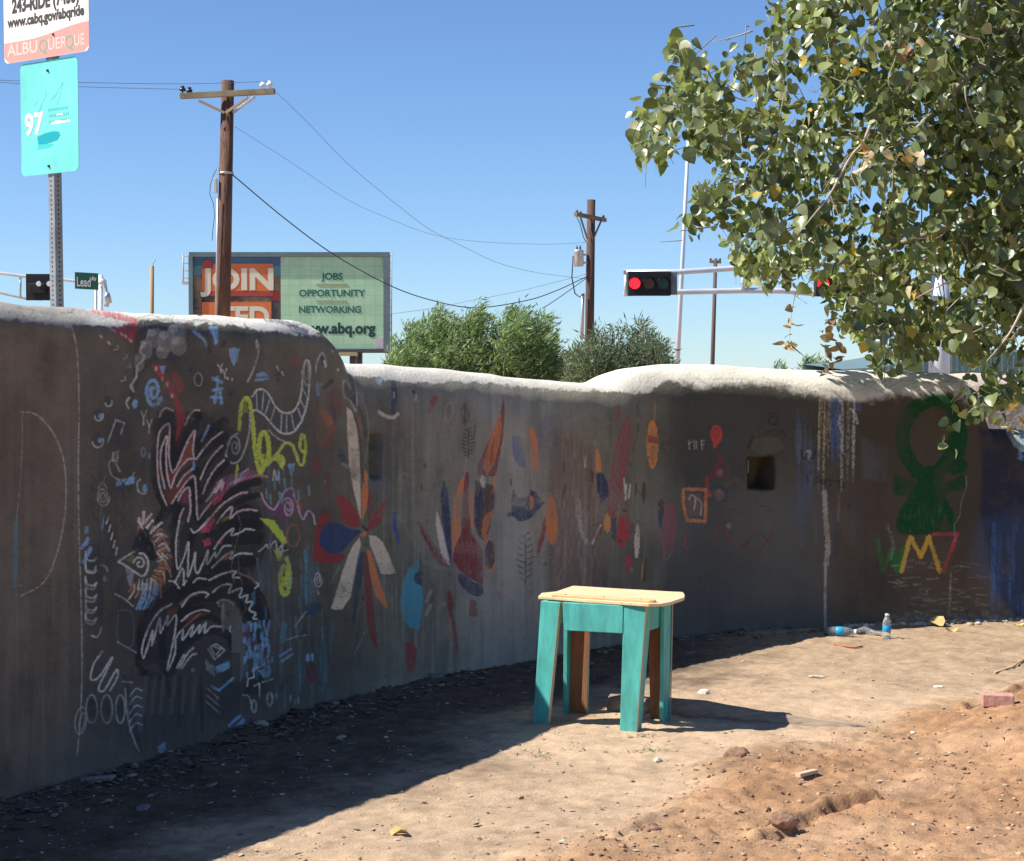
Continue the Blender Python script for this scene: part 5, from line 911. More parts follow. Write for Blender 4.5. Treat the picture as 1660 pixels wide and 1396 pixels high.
mb = MB(); q = [PG(x, y) for x, y in ((1388, 1027), (1402, 1026), (1420, 1030), (1432, 1031))]; mb.tube([Vector((v.x, v.y, gz(v.x, v.y) + .016 + .008 * (i % 2))) for i, v in enumerate(q)], [.014, .020, .012, .010], 7)
tag(mb.build('crumpled_wrap', m_pl), 'crumpled clear plastic wrap between the two water bottles', 'wrapper')

# ------------------------------------------------------------------ rear wall end beyond the leaves
pale = mat('pale_plaster', (.56, .47, .42), .9, noise=.12, nscale=6, bump=.01, bscale=20)
mb = MB(); pts = [(2.62, 12.4), (3.6, 12.6), (5.2, 13.0), (8, 13.8)]; prof = [(0, -.1), (0, 1.28), (.03, 1.36), (.10, 1.42), (.2, 1.44), (.3, 1.40), (.36, 1.3), (.36, -.1)]
q = catmull(pts, 8); n_ = len(prof)
for i, (x, y) in enumerate(q):
    d = q[min(i + 1, len(q) - 1)] - q[max(i - 1, 0)]; d /= np.hypot(*d); 
    for o_, z in prof: mb.v.append(Vector((x - d[1] * o_, y + d[0] * o_, z + .01 * math.sin(i * 1.3))))
for i in range(len(q) - 1):
    for k in range(n_ - 1): mb.f.append([i * n_ + k, (i + 1) * n_ + k, (i + 1) * n_ + k + 1, i * n_ + k + 1]); mb.sm.append(True)
mb.f.append(list(range(n_))); mb.sm.append(False)
tag(mb.build('plaster_wall', pale), 'plain pale plaster wall showing behind the low right end of the mural wall', 'wall')

# ------------------------------------------------------------------ utility poles
m_pole = mat('creosoted_pole', (.085, .042, .028), .85, col2=(.22, .105, .055), nscale=2.2, stretch=(3, 3, .5), bump=.03, bscale=7, thresh=(.4, .7)); m_arm = mat('grey_timber', (.20, .16, .10), .85, noise=.3, nscale=2); m_galv = mat('galvanised_steel', (.48, .49, .50), .4, .5, noise=.12, nscale=6)
m_wire = mat('black_cable', (.03, .032, .036), .6); m_thin = mat('grey_wire', (.16, .21, .29), .6); m_porc = mat('glazed_porcelain', (.72, .76, .8), .2); m_dkporc = mat('dark_porcelain', (.03, .025, .04), .3); m_brace = mat('brace_wood', (.36, .25, .15), .8)
m_white = mat('white_enamel', (.78, .80, .82), .35, noise=.05)
def pole_between(root, name, top, bot, d_top, d_bot, Y, m, n=14, parent=None):
    a, b_ = P(*top, Y), P(*bot, Y); d = (b_ - a); f = (a.z + .05) / -(d.z); base = a + d * f
    k = Y / FPX; mb = MB(); r1 = d_top * k / 2; r2 = r1 + (d_bot - d_top) * k / 2 * f; mb.tube([base, base.lerp(a, .5), a], [r2, (r1 + r2) / 2, r1], n); return mb.build(name, m, root)
PY = 42.0; pb = P(361, 505, PY)
up = empty('utility_pole', (pb.x, PY, 0), 'tall brown wooden utility pole with a crossarm in front of the billboard', 'utility pole', 'wooden utility poles')
pole_between(up, 'pole', (369.5, 131), (361, 507), 20, 25, PY, m_pole)
k = PY / FPX
def bar(name, a, b_, w, h, m, parent):
    a, b_ = Vector(a), Vector(b_); d = b_ - a; s = d.cross(Vector((0, 0, 1))).normalized() * w; u_ = s.cross(d).normalized() * h
    mb = MB(); mb.frame(a - s / 2 - u_ / 2, d, s, u_); return mb.build(name, m, parent, .004)
arm = bar('crossarm', P(293, 156, PY - .02), P(445, 148, PY - .55), .12, .13, m_arm, up)
bar('brace', P(322, 163, PY - .25), P(364, 183, PY - .3), .05, .06, m_brace, up); bar('brace', P(402, 158, PY - .45), P(366, 183, PY - .3), .05, .06, m_brace, up); bar('brace', P(413, 157, PY - .2), P(378, 183, PY - .1), .05, .06, m_galv, up)
for (x, y, m_) in ((296, 152, m_dkporc), (307, 154, m_dkporc), (426, 145, m_porc), (437, 144, m_porc)):
    Yq = PY - .3 * (x > 400); a = P(x, y, Yq); mb = MB(); mb.tube([a, a + Vector((0, 0, .05)), a + Vector((0, 0, .055)), a + Vector((0, 0, .12)), a + Vector((0, 0, .125)), a + Vector((0, 0, .18))], [.015, .015, .07, .075, .05, .045], 10); mb.build('insulator', m_, arm)
mb = MB(); a = P(366.5, 281, PY); mb.tube([a - Vector((0, 0, .025)), a + Vector((0, 0, .025))], .185, 16); mb.build('strap_band', m_galv, up)
mb = MB(); mb.box(P(349, 301, PY - .1), (.09, .12, .34)); bo = mb.build('meter_box', mat('pale_box', (.6, .66, .62), .5), up, .01)
mb = MB(); mb.tube([P(x, y, PY - .12) for x, y in ((350, 276), (346, 284), (341, 300), (340, 315), (346, 330), (348, 350), (345, 372), (344, 390))], .008, 5); mb.build('loop_wire', m_wire, up)
mb = MB(); mb.tube([P(x, y, PY - .2) for x, y in ((357, 282), (353, 272), (350, 276))], .02, 6); mb.tube([P(x, y, PY - .2) for x, y in ((353, 322), (352, 420), (350, 520))], .028, 8); mb.build('conduit', m_galv, up)
PY2 = 56.0; pb = P(956, 540, PY2)
up2 = empty('utility_pole', (pb.x, PY2, 0), 'second brown utility pole carrying a grey transformer can above the bushes', 'utility pole', 'wooden utility poles')
pole_between(up2, 'pole', (958.5, 324), (955.5, 540), 13.5, 15, PY2, mat('dark_creosoted_pole', (.05, .03, .024), .85, col2=(.12, .065, .045), nscale=2, stretch=(3, 3, .5)))
arm = bar('crossarm', P(933, 347, PY2 - .9), P(981, 357, PY2 + .5), .12, .12, m_arm, up2)
bar('brace', P(941, 352, PY2 - .5), P(952, 387, PY2 - .2), .04, .05, m_arm, up2); bar('brace', P(975, 357, PY2 + .2), P(962, 387, PY2 - .1), .04, .05, m_arm, up2)
k2 = PY2 / FPX; a = P(938, 432, PY2 - .25)
mb = MB(); mb.tube([a, a + Vector((0, 0, .03)), a + Vector((0, 0, .44)), a + Vector((0, 0, .47)), a + Vector((0, 0, .53))], [.13, .155, .155, .17, .10], 16); tr_ = mb.build('transformer', m_galv, up2)
for dx in (-.05, .05): mb = MB(); b0 = a + Vector((dx, 0, .53)); mb.tube([b0, b0 + Vector((0, 0, .12))], [.035, .02], 8); mb.build('bushing', m_dkporc, tr_)
mb = MB(); mb.box(P(946, 413, PY2 - .1), (.22, .08, .06)); mb.build('bracket', m_galv, up2); mb = MB(); mb.box(P(946, 426, PY2 - .1), (.22, .08, .06)); mb.build('bracket', m_galv, up2)
mb = MB(); mb.tube([P(x, y, PY2 - .2) for x, y in ((945, 476), (944, 510), (943, 550))], .055, 8); mb.build('conduit', m_galv, up2)
mb = MB(); mb.tube([P(x, y, PY2 - .3) for x, y in ((929, 415), (927, 450), (932, 476), (940, 482), (945, 476))], .02, 5); mb.tube([P(x, y, PY2 - .3) for x, y in ((934, 350), (940, 362), (946, 385), (950, 392))], .014, 5); mb.build('drop_wire', m_wire, up2)
for x, y in ((935, 346), (941, 348), (978, 354)): mb = MB(); b0 = P(x, y, PY2 - .6); mb.tube([b0, b0 + Vector((0, 0, .1))], [.05, .035], 8); mb.build('insulator', m_dkporc, arm)
PY3 = 95.0; pb = P(1156, 590, PY3)
up3 = empty('utility_pole', (pb.x, PY3, 0), 'slender far utility pole beyond the red traffic light arm', 'utility pole', 'wooden utility poles')
pole_between(up3, 'pole', (1160, 420), (1155, 590), 6, 7, PY3, mat('far_pole', (.12, .085, .075), .85)); arm = bar('crossarm', P(1150, 424, PY3), P(1169, 425, PY3), .15, .15, m_arm, up3)
for x in (1152, 1160, 1167): mb = MB(); b0 = P(x, 423, PY3); mb.tube([b0, b0 + Vector((0, 0, .14))], .06, 6); mb.build('insulator', m_dkporc, arm)
PY4 = 48.0; pb = P(246, 500, PY4)
up4 = empty('wooden_post', (pb.x, PY4, 0), 'short bare wooden post sticking up left of the billboard', 'post'); pole_between(up4, 'post', (246.5, 431), (246, 500), 6.5, 7, PY4, m_brace); mb = MB(); b0 = P(248, 430, PY4); mb.tube([b0, b0 + Vector((.02, 0, .12)), b0 + Vector((.07, 0, .13))], .015, 5); mb.build('hook', m_galv, up4)

# ------------------------------------------------------------------ overhead wires
def wire(pts, Ya, Yb, r, label, m=m_thin):
    q = catmull(pts, 8); x0, x1 = q[0, 0], q[-1, 0]; mb = MB(); mb.tube([P(x, y, Ya + (Yb - Ya) * (x - x0) / (x1 - x0)) for x, y in q], r, 5); tag(mb.build('overhead_wire', m), label, 'wire', 'overhead wires')
wire([(-60, 126), (20, 131), (140, 134), (300, 136), (436, 132)], 34, PY - .3, .006, 'upper thin wire running left from the tall pole past the bus sign')
wire([(-60, 127), (20, 135), (140, 141), (296, 145)], 34, PY, .006, 'lower thin wire running left from the tall pole past the bus sign')
wire([(438, 140), (500, 200), (560, 262), (620, 313), (650, 337), (695, 371), (751, 400), (807, 426), (870, 442), (948, 452)], PY - .3, PY2, .006, 'steep thin wire from the crossarm down to the transformer pole')
wire([(380, 205), (470, 262), (560, 322), (625, 352), (700, 380), (780, 392), (884, 396), (955, 393)], PY, PY2, .005, 'faint wire sagging from the tall pole below the steep one')
wire([(374, 281), (460, 353), (540, 412), (630, 462), (700, 487), (770, 499), (850, 488), (900, 472), (952, 448)], PY - .1, PY2, .015, 'thick black cable sagging across the billboard to the second pole', m_wire)
wire([(634, 509), (700, 500), (760, 488), (850, 470), (952, 444)], 62, PY2, .010, 'thin wire rising rightwards over the bush to the transformer pole')
wire([(880, 500), (910, 480), (952, 450)], PY2 - 6, PY2, .012, 'short wire dropping left from the transformer pole to the bush', m_wire)

# ------------------------------------------------------------------ billboard
BYd = 60.0; kb = BYd / FPX
bbase = P(470, 600, BYd); bb_ = empty('billboard', (bbase.x, BYd, 0), 'large billboard with an orange JOIN panel beside a green text panel', 'billboard')
def BR(x0, x1, y0, y1, dy, thick, name, m, parent=bb_):
    a, c = P(x0, y1, BYd), P(x1, y0, BYd); mb = MB(); mb.frame(Vector((a.x, BYd + dy, a.z)), (c.x - a.x, 0, 0), (0, thick, 0), (0, 0, c.z - a.z)); return mb.build(name, m, parent)
m_frame = mat('billboard_frame', (.12, .18, .19), .6, noise=.15, nscale=2); m_dkf = mat('billboard_dark', (.07, .065, .07), .7)
BR(308, 630, 416, 572, .10, .30, 'backboard', m_dkf); BR(307, 631, 409, 416.6, -.10, .5, 'top_rail', m_frame); BR(307, 313, 416.7, 570, -.10, .5, 'side_rail', m_frame); BR(622, 630.5, 416.7, 570, -.10, .62, 'side_rail', m_frame); BR(313.2, 621.8, 566, 571, -.10, .3, 'bottom_rail', m_dkf)
m_grn = mat('green_poster', (.40, .62, .42), .7, noise=.10, nscale=1.2); t = m_grn.node_tree; b = t.nodes['Principled BSDF']
old = b.inputs['Base Color'].links[0].from_socket; tc = t.nodes.new('ShaderNodeTexCoord'); br = t.nodes.new('ShaderNodeTexBrick'); br.offset = 0; br.inputs['Scale'].default_value = 1; br.inputs['Brick Width'].default_value = .36; br.inputs['Row Height'].default_value = .33; br.inputs['Mortar Size'].default_value = .03; br.inputs['Mortar Smooth'].default_value = 1
br.inputs['Color1'].default_value = (1, 1, 1, 1); br.inputs['Color2'].default_value = (.93, .97, .93, 1); br.inputs['Mortar'].default_value = (.80, .86, .80, 1)
mp = t.nodes.new('ShaderNodeMapping'); mp.inputs['Rotation'].default_value = (math.radians(90), 0, 0); t.links.new(tc.outputs['Object'], mp.inputs[0]); t.links.new(mp.outputs[0], br.inputs['Vector'])
mm = t.nodes.new('ShaderNodeMix'); mm.data_type = 'RGBA'; mm.blend_type = 'MULTIPLY'; mm.inputs[0].default_value = 1; t.links.new(old, mm.inputs[6]); t.links.new(br.outputs[0], mm.inputs[7]); t.links.new(mm.outputs[2], b.inputs['Base Color'])
m_bl = mat('poster_blue', (.04, .10, .20), .7, col2=(.06, .15, .26), nscale=.8); m_teal = mat('poster_teal', (.05, .20, .20), .7, col2=(.10, .22, .28), nscale=1.5); m_brown = mat('poster_photo', (.05, .045, .05), .7, col2=(.26, .18, .12), nscale=1.6, thresh=(.42, .6)); m_or = mat('poster_orange', (.62, .16, .05), .7, noise=.12, nscale=1.2); m_rd = mat('poster_red', (.34, .05, .04), .7, noise=.15, nscale=1.5)
m_cream = mat('poster_cream', (.66, .63, .48), .7); m_dg = mat('poster_dark_green', (.02, .14, .11), .7); m_vdg = mat('poster_deep_green', (.01, .055, .05), .7); m_ol = mat('poster_ochre', (.36, .25, .08), .7); m_pk = mat('poster_pale', (.5, .46, .5), .7)
BR(455.5, 621.6, 416.8, 565.8, 0, .09, 'green_panel', m_grn)
BR(313.2, 455.2, 416.8, 430, .01, .08, 'poster_band', m_bl); BR(313.2, 327, 430.2, 446, .01, .08, 'poster_band', m_teal); BR(313.2, 327.5, 446.2, 565.8, .01, .08, 'poster_photo_strip', m_brown); BR(443, 455.2, 430.2, 446, .01, .08, 'poster_band', m_teal); BR(443, 455.2, 446.2, 472, .01, .08, 'poster_photo_strip', m_brown); BR(441, 455.2, 472.2, 487, .01, .08, 'poster_band', m_rd); BR(441, 455.2, 487.2, 565.8, .01, .08, 'poster_photo_strip', m_dkf)
jp = BR(327.8, 442.8, 427.5, 472, -.02, .1, 'orange_panel', m_or); BR(328.5, 442.8, 472.3, 480.5, -.02, .1, 'poster_band', m_rd); BR(330, 441, 481, 489.5, .0, .08, 'poster_photo_strip', m_brown); tp2 = BR(327.8, 440, 489.8, 565.8, -.02, .1, 'orange_panel', m_or)
BR(456, 459.5, 417, 431, -.012, .01, 'poster_corner', m_pk); BR(609, 621.4, 548, 565.6, -.012, .01, 'poster_corner', m_pk)
mb = MB(); mb.tube([P(337, 430.5, BYd) + Vector((0, -.026, 0)), P(337, 430.5, BYd) + Vector((0, .06, 0))], .19, 14); mb.build('poster_knob', m_rd, bb_)
X_, Z_ = Vector((1, 0, 0)), Vector((0, 0, 1))
def btext(s, px, py, hpx, m, parent, bold=0, xs=1, align='LEFT', dy=-.008, mirror=False): 
    o = P(px, py, BYd); text(s, hpx * kb / .70, Vector((o.x, BYd + dy, o.z)), X_, Z_, m, parent, 'lettering', bold, xs, align)
btext('JOIN', 330.5, 469, 33, m_cream, bb_, .035, 1.16, dy=-.028); btext('TED', 352.5, 529.5, 32, m_cream, bb_, .035, 1.0, dy=-.028)
btext('JOBS', 539, 453.5, 10.5, m_dg, bb_, .010, 1.05, 'CENTER'); btext('OPPORTUNITY', 538, 480.5, 10.5, m_dg, bb_, .010, 1.04, 'CENTER'); btext('NETWORKING', 535, 507, 10.5, m_dg, bb_, .010, 1.0, 'CENTER'); btext('www.abq.org', 608, 540.5, 17, m_vdg, bb_, .022, .96, 'RIGHT')
BR(513, 563, 460.5, 462, -.015, .01, 'rule_line', m_ol); BR(512, 562, 487.5, 489, -.015, .01, 'rule_line', m_ol)
for x in (575, 400): mb = MB(); a = P(x, 572, BYd); mb.tube([Vector((a.x, BYd + .5, -.1)), Vector((a.x, BYd + .5, a.z + 1))], .22, 12); mb.build('support_post', m_dkf, bb_)
BR(552, 580, 571.2, 577, -.3, .35, 'walkway_beam', mat('ochre_steel', (.38, .28, .14), .7)); 
for x0, x1, dd in ((297, 307, 1), (631.5, 634.5, 1)):
    mb = MB()
    for x in (x0, x1): a, c = P(x, 460 if x0 < 400 else 575, BYd + .7), P(x, 412, BYd + .7); mb.tube([a, c], .025, 5)
    for y in range(415, 462 if x0 < 400 else 575, 12): a, c = P(x0, y, BYd + .7), P(x1, y, BYd + .7); mb.tube([a, c], .02, 5)
    mb.build('ladder', mat('tan_steel', (.55, .46, .42), .6), bb_)
mb = MB(); mb.box(P(302, 459, BYd + .6), (.25, .3, .09)); mb.build('ladder_foot', mat('tan_steel', (.55, .46, .42), .6), bb_)

# ------------------------------------------------------------------ traffic signals
m_blk = mat('signal_black', (.008, .008, .010), .7); m_grey = mat('signal_grey', (.16, .18, .17), .5)
m_red = mat('red_lens_lit', (1.0, .015, .03), .3, emit=1.1); m_amb = mat('amber_lens_off', (.12, .03, .015), .2); m_gof = mat('green_lens_off', (.01, .045, .045), .2); m_mast = mat('painted_mast', (.62, .65, .70), .4, .2, noise=.08, nscale=3)
def signal_h(root, x0, x1, y0, y1, Y, lit_first=True, name='signal_head'):
    a, c = P(x0, y1, Y), P(x1, y0, Y); w, h = c.x - a.x, c.z - a.z; mb = MB(); mb.frame(a + Vector((0, 0, 0)), (w, 0, 0), (0, .25, 0), (0, 0, h)); hd = mb.build(name, m_blk, root, .015)
    mb = MB(); mb.frame(a + Vector((w + .002, .02, .02)), (.13, 0, 0), (0, .2, 0), (0, 0, h - .04)); mb.build('end_box', m_grey, hd)
    for i in range(3):
        cx = a.x + w * (i + .5) / 3 - .01; cz = a.z + h * .5; R = min(w / 6.3, h / 2.3); n = 18
        mb = MB(); mb.tube([(cx, Y - .012, cz), (cx, Y + .01, cz)], R * .82, n); mb.build('lens', (m_red if i == 0 else m_amb if i == 1 else m_gof), hd)
        mb = MB(); ang = [math.radians(200 - 220 * k_ / n) for k_ in range(n + 1)]
        for rr2 in (R, R * .93):
            for yy in (Y - .24, Y - .003):
                for a_ in ang: mb.v.append(Vector((cx + math.cos(a_) * rr2, yy if yy > Y - .1 else yy + .05 * (1 - math.sin(a_)), cz + math.sin(a_) * rr2)))
        N1 = n + 1
        for k_ in range(n): mb.f += [[k_, k_ + 1, N1 + k_ + 1, N1 + k_], [2 * N1 + k_, 3 * N1 + k_, 3 * N1 + k_ + 1, 2 * N1 + k_ + 1], [k_, 2 * N1 + k_, 2 * N1 + k_ + 1, k_ + 1]]; mb.sm += [True, True, False]
        mb.build('visor', m_blk, hd)
    return hd
SY = 38.0; sb = P(1524, 600, SY)
ts = empty('traffic_signal', (sb.x, SY, 0), 'traffic signal on a double tube mast arm showing a red light', 'traffic light')
mb = MB(); mb.tube([P(x, y, SY + .15) for x, y in ((1011, 441.5), (1100, 441), (1205, 434), (1330, 428), (1450, 422), (1530, 418))], [.055, .06, .062, .065, .07, .075], 10); mb.build('mast_arm', m_mast, ts)
mb = MB(); mb.tube([P(x, y, SY + .15) for x, y in ((1011, 476.5), (1095, 473.5), (1210, 471), (1270, 471.5), (1340, 477), (1420, 482), (1530, 484))], [.055, .06, .062, .065, .07, .07, .075], 10); mb.build('mast_arm', m_mast, ts)
for (x, ya, yb) in ((1015, 441, 477), (1023, 441, 477), (1205, 434, 471)): mb = MB(); mb.tube([P(x, ya, SY + .1), P(x, yb, SY + .1)], .045, 8); mb.build('arm_strut', m_mast, ts)
mb = MB(); b0 = P(1013, 442, SY); mb.box(b0, (.06, .06, .10)); mb.build('arm_cap', m_galv, ts)
signal_h(ts, 1018, 1088, 440, 479, SY - .3); signal_h(ts, 1322, 1400, 441, 480, SY - .1)
mb = MB(); a = P(1524, 400, SY + .3); mb.tube([Vector((a.x, a.y, -.05)), a], [.235, .205], 20); mb.build('mast_pole', m_mast, ts)
mb = MB(); mb.tube([P(x, y, SY + .2) for x, y in ((1544, 484), (1590, 485), (1640, 487))], .06, 10); mb.build('mast_arm', m_mast, ts)
bar('street_sign', P(1588, 452, SY), P(1606, 449, SY), .02, .14, mat('sign_teal', (.02, .32, .26), .5), ts)
# left signal, street name sign, mast arm
LY = 46.0; lb_ = P(164, 520, LY)
tl_ = empty('traffic_signal', (lb_.x, LY, 0), 'traffic signal seen from behind beside the street name sign', 'traffic light')
mb = MB(); mb.tube([P(x, y, LY) for x, y in ((-60, 437), (0, 443), (40, 448), (100, 453), (122, 456), (164, 459))], .042, 9); mb.build('mast_arm', m_mast, tl_)
mb = MB(); mb.tube([P(x, y, LY) for x, y in ((-60, 466), (0, 475), (40, 484), (68, 486))], .03, 8); mb.build('mast_arm', m_galv, tl_)
for x, ya, yb in ((33, 447, 483),): mb = MB(); mb.tube([P(x, ya, LY), P(x, yb, LY)], .03, 6); mb.build('arm_strut', m_galv, tl_)
a, c = P(42, 487, LY - .2), P(82, 444, LY - .2); mb = MB(); mb.frame(a, (c.x - a.x, 0, 0), (0, .04, 0), (0, 0, c.z - a.z)); bp_ = mb.build('backplate', m_blk, tl_, .01)
mb = MB(); mb.frame(P(46, 475, LY - .35), (.42, 0, 0), (0, .14, 0), (0, 0, .25)); mb.build('signal_housing', m_blk, tl_, .02)
for x in (62, 79): mb = MB(); q = P(x, 460, LY - .42); mb.tube([q, q + Vector((0, .06, 0))], [.06, .07], 14); mb.build('rear_cover', m_white, bp_)
m_sg = mat('street_sign_green', (.015, .12, .07), .5); a, c = P(121.5, 468, LY - .3), P(158, 441, LY - .3); mb = MB(); mb.frame(a, (c.x - a.x, .08, -.03), (0, .02, 0), (0, 0, c.z - a.z)); sgn = mb.build('street_name_sign', m_sg, tl_)
m_wt = mat('white_print', (.72, .78, .74), .5)
q = P(124, 464, LY - .34); text('Lead', .34, q, (1, .14, -.03), Z_, m_wt, tl_, 'lettering', .006, .56); q = P(148, 455, LY - .345); text('Av', .17, q, (1, .14, -.03), Z_, m_wt, tl_, 'lettering', .005, .66)
mb = MB(); mb.tube([P(163.5, y, LY) for y in (600, 446)], .058, 12); mb.build('signal_pole', m_white, tl_); mb = MB(); mb.tube([P(155, 600, LY), P(155, 470, LY)], .03, 8); mb.build('conduit', m_galv, tl_)
mb = MB(); q = P(166, 462, LY); mb.tube([q, q + Vector((0, 0, .03)), q + Vector((0, 0, .12)), q + Vector((0, 0, .17))], [.06, .10, .10, .03], 14); mb.build('beacon', m_white, tl_)
mb = MB(); mb.tube([P(170, 456, LY - .05), P(172, 470, LY - .05), P(175, 478, LY - .05)], .035, 8); mb.tube([P(174, 474, LY - .1), P(174, 482, LY - .1), P(177, 492, LY - .1)], [.05, .09, .08], 12); mb.box(P(173, 495, LY - .1), (.1, .1, .08)); mb.build('camera_pod', m_galv, tl_)
# street light shaft
SLY = 52.0; q = P(1098, 590, SLY); slp = empty('street_light', (q.x, SLY, 0), 'thin pale metal lamp column rising behind the tree leaves', 'street light'); pole_between(slp, 'shaft', (1120, 150), (1098, 590), 5, 8, SLY, m_mast)
mb = MB(); mb.tube([P(1120, 152, SLY), P(1123, 144, SLY), P(1132, 142, SLY)], .045, 8); mb.build('lamp_arm', m_mast, slp); mb = MB(); mb.box(P(1144, 143, SLY), (.5, .3, .12)); mb.build('lamp_head', m_mast, slp, .03)

# ------------------------------------------------------------------ far metal roofed building on the right
BD = 70.0; q = P(1490, 620, BD); bd = empty('metal_roof_building', (q.x, BD, 0), 'low building with a grey green ribbed metal roof beyond the wall at the right', 'building')
m_roof = mat('green_metal_roof', (.16, .25, .24), .5, .2, noise=.15, nscale=2); m_bw = mat('building_wall', (.42, .40, .36), .8)
def zz(y): return P(0, y, BD).z
xa, xb, xc, xd = P(1366, 0, BD).x, P(1470, 0, BD).x, P(1555, 0, BD).x, P(1900, 0, BD).x
mb = MB(); mb.frame((xa + .3, BD, -.1), (xd - xa - .3, 0, 0), (0, 9, 0), (0, 0, zz(604) + .1)); mb.build('wall', m_bw, bd)
prof = [(xa, zz(599)), (P(1420, 0, BD).x, zz(596)), (xb, zz(588)), (P(1515, 0, BD).x, zz(577)), (xc, zz(570)), (P(1640, 0, BD).x, zz(570)), (xd, zz(575))]
mb = MB()
for x, z in prof: mb.v += [Vector((x, BD - .2, zz(604) + .02)), Vector((x, BD - .2, z)), Vector((x, BD + 9.2, z + .3)), Vector((x, BD + 9.2, zz(604)))]
for i in range(len(prof) - 1): mb.f += [[4 * i, 4 * i + 4, 4 * i + 5, 4 * i + 1], [4 * i + 1, 4 * i + 5, 4 * i + 6, 4 * i + 2], [4 * i + 2, 4 * i + 6, 4 * i + 7, 4 * i + 3], [4 * i, 4 * i + 3, 4 * i + 7, 4 * i + 4]]; mb.sm += [False] * 4
rf = mb.build('roof', m_roof, bd)
pr = np.array(prof); mb = MB()
for x in np.arange(xa + .3, xd, .22): z = np.interp(x, pr[:, 0], pr[:, 1]); mb.frame((x, BD - .24, zz(604) + .03), (.05, 0, 0), (0, .035, 0), (0, 0, max(.02, z - zz(604) - .03)))
o = mb.build('roof_ribs', m_roof, rf); o['kind'] = 'stuff'
q = P(1424, 600, BD - 4); mb = MB(); mb.tube([Vector((q.x, q.y, 0)), P(1424, 571, BD - 4)], .07, 8); tag(mb.build('metal_post', m_galv), 'short grey post in front of the green metal roof', 'post')

# ------------------------------------------------------------------ bus stop sign
BSY = 9.6; q = P(91, 490, BSY); bs = empty('bus_stop_sign', (q.x, q.y, 0), 'bus stop sign post with a white route panel above a turquoise panel', 'sign')
A1, A0 = P(85, 60, BSY), P(92.5, 495, BSY); ax = (A1 - A0).normalized(); base = A0 - ax * (A0.z / ax.z); top_ = A0 + ax * 2.6
sr = Vector((.83, -.555, 0)).normalized(); sn = Vector((-.555, -.83, 0)).normalized()
sup = (ax - ax.dot(sn) * sn).normalized(); sr = (sr - sr.dot(sup) * sup).normalized(); sn = sr.cross(sup)
m_gal2 = mat('perforated_steel', (.27, .29, .31), .5, .3, noise=.15, nscale=8); m_hole = mat('punched_hole', (.02, .02, .02), .9); m_gal3 = mat('perforated_steel_side', (.30, .31, .31), .5, .3)
w2 = .052; e1 = (Matrix.Rotation(-.65, 3, 'Z') @ Vector((1, 0, 0))); e2 = Vector((-e1.y, e1.x, 0))
mb = MB(); mb.frame(base - e1 * w2 / 2 - e2 * w2 / 2, e1 * w2, e2 * w2, top_ - base); ps = mb.build('post', m_gal2, bs, .003)
nh = 0; mb = MB(); step = .0254
zc = A0.z - .15
while zc < A0.z + .75:
    c = base + ax * ((zc - base.z) / ax.z)
    for (nrm, tn_) in ((-e2, e1), (e1, e2)):
        o_ = c + nrm * (w2 / 2 + .0006); mb.add([o_ + tn_ * (.0055 * math.cos(k_ * .785)) + ax * (.0055 * math.sin(k_ * .785)) for k_ in range(8)], [list(range(8))])
    zc += step
o = mb.build('punched_holes', m_hole, ps); o['kind'] = 'stuff'
def panel(name, cx, cy, w, h, rad, th, m, dist, parent):
    c = P(cx + 6.5, cy, BSY) + sn * dist; ring = []
    for (sx, sy, a0_) in ((1, 1, 0), (-1, 1, 90), (-1, -1, 180), (1, -1, 270)):
        for k_ in range(5): a_ = math.radians(a0_ + 22.5 * k_); ring.append(c + sr * (sx * (w * UK / 2 - rad) + rad * math.cos(a_)) + sup * (sy * (h / 2 - rad) + rad * math.sin(a_)))
    mb = MB(); mb.prism(ring, -sn * th); return mb.build(name, m, parent), c
m_aq = mat('faded_aqua_panel', (.16, .66, .60), .45, noise=.14, nscale=3); m_wp = mat('white_panel', (.82, .80, .74), .4, noise=.03, nscale=3); m_sal = mat('faded_salmon', (.78, .32, .27), .45); m_ink = mat('black_ink', (.05, .04, .035), .5); m_fad = mat('faded_letters', (.85, .55, .48), .5); m_gq = mat('green_grey_letters', (.26, .36, .26), .5); m_aq2 = mat('aqua_patch', (.0, .36, .42), .45); m_wb = mat('bright_white_print', (.85, .87, .86), .4); m_aq3 = mat('aqua_text_faint', (.06, .48, .46), .45); m_aq4 = mat('aqua_wash', (.05, .57, .54), .45)
k9 = BSY / FPX; UK = .83 / .686; W1 = 92 * k9 / .83; H1 = 182 * k9
p1, c1 = panel('route_panel', 81, 191, W1, H1, .032, .003, m_aq, .034, bs)
W2 = 136 * k9 / .83; H2 = .92; p2, c2 = panel('bus_panel', 75.5, -45, W2, H2, .03, .003, m_wp, .040, bs)
c2 = c2 + sup * 0
def onp(c, u_, v_, d=.0022): return c + sr * u_ * UK + sup * v_ + sn * d
def stxt(s, c, u_, v_, size, m, parent, bold=0, xs=1, align='LEFT', d=.0010): text(s, size, onp(c, u_, v_, d), sr, sup, m, parent, 'lettering', bold, xs * UK, align)
def patch(name, c, pts, m, parent, d=.0004, th=.0001):
    mb = MB(); mb.prism([onp(c, u_, v_, d) for u_, v_ in pts], sn * th); return mb.build(name, m, parent)
hb = -H2 / 2
wave = [(-W2 / 2 + .001, hb + .03), (-W2 / 2 + .03, hb + .002), (W2 / 2 - .03, hb + .002), (W2 / 2 - .001, hb + .03)] + [(W2 / 2 - .001 - (W2 - .002) * f, hb + .155 - .045 * (1 - math.cos(math.pi * min(1, f * 1.35))) / 2) for f in np.linspace(0, 1, 12)]
patch('salmon_band', c2, wave, m_sal, p2)
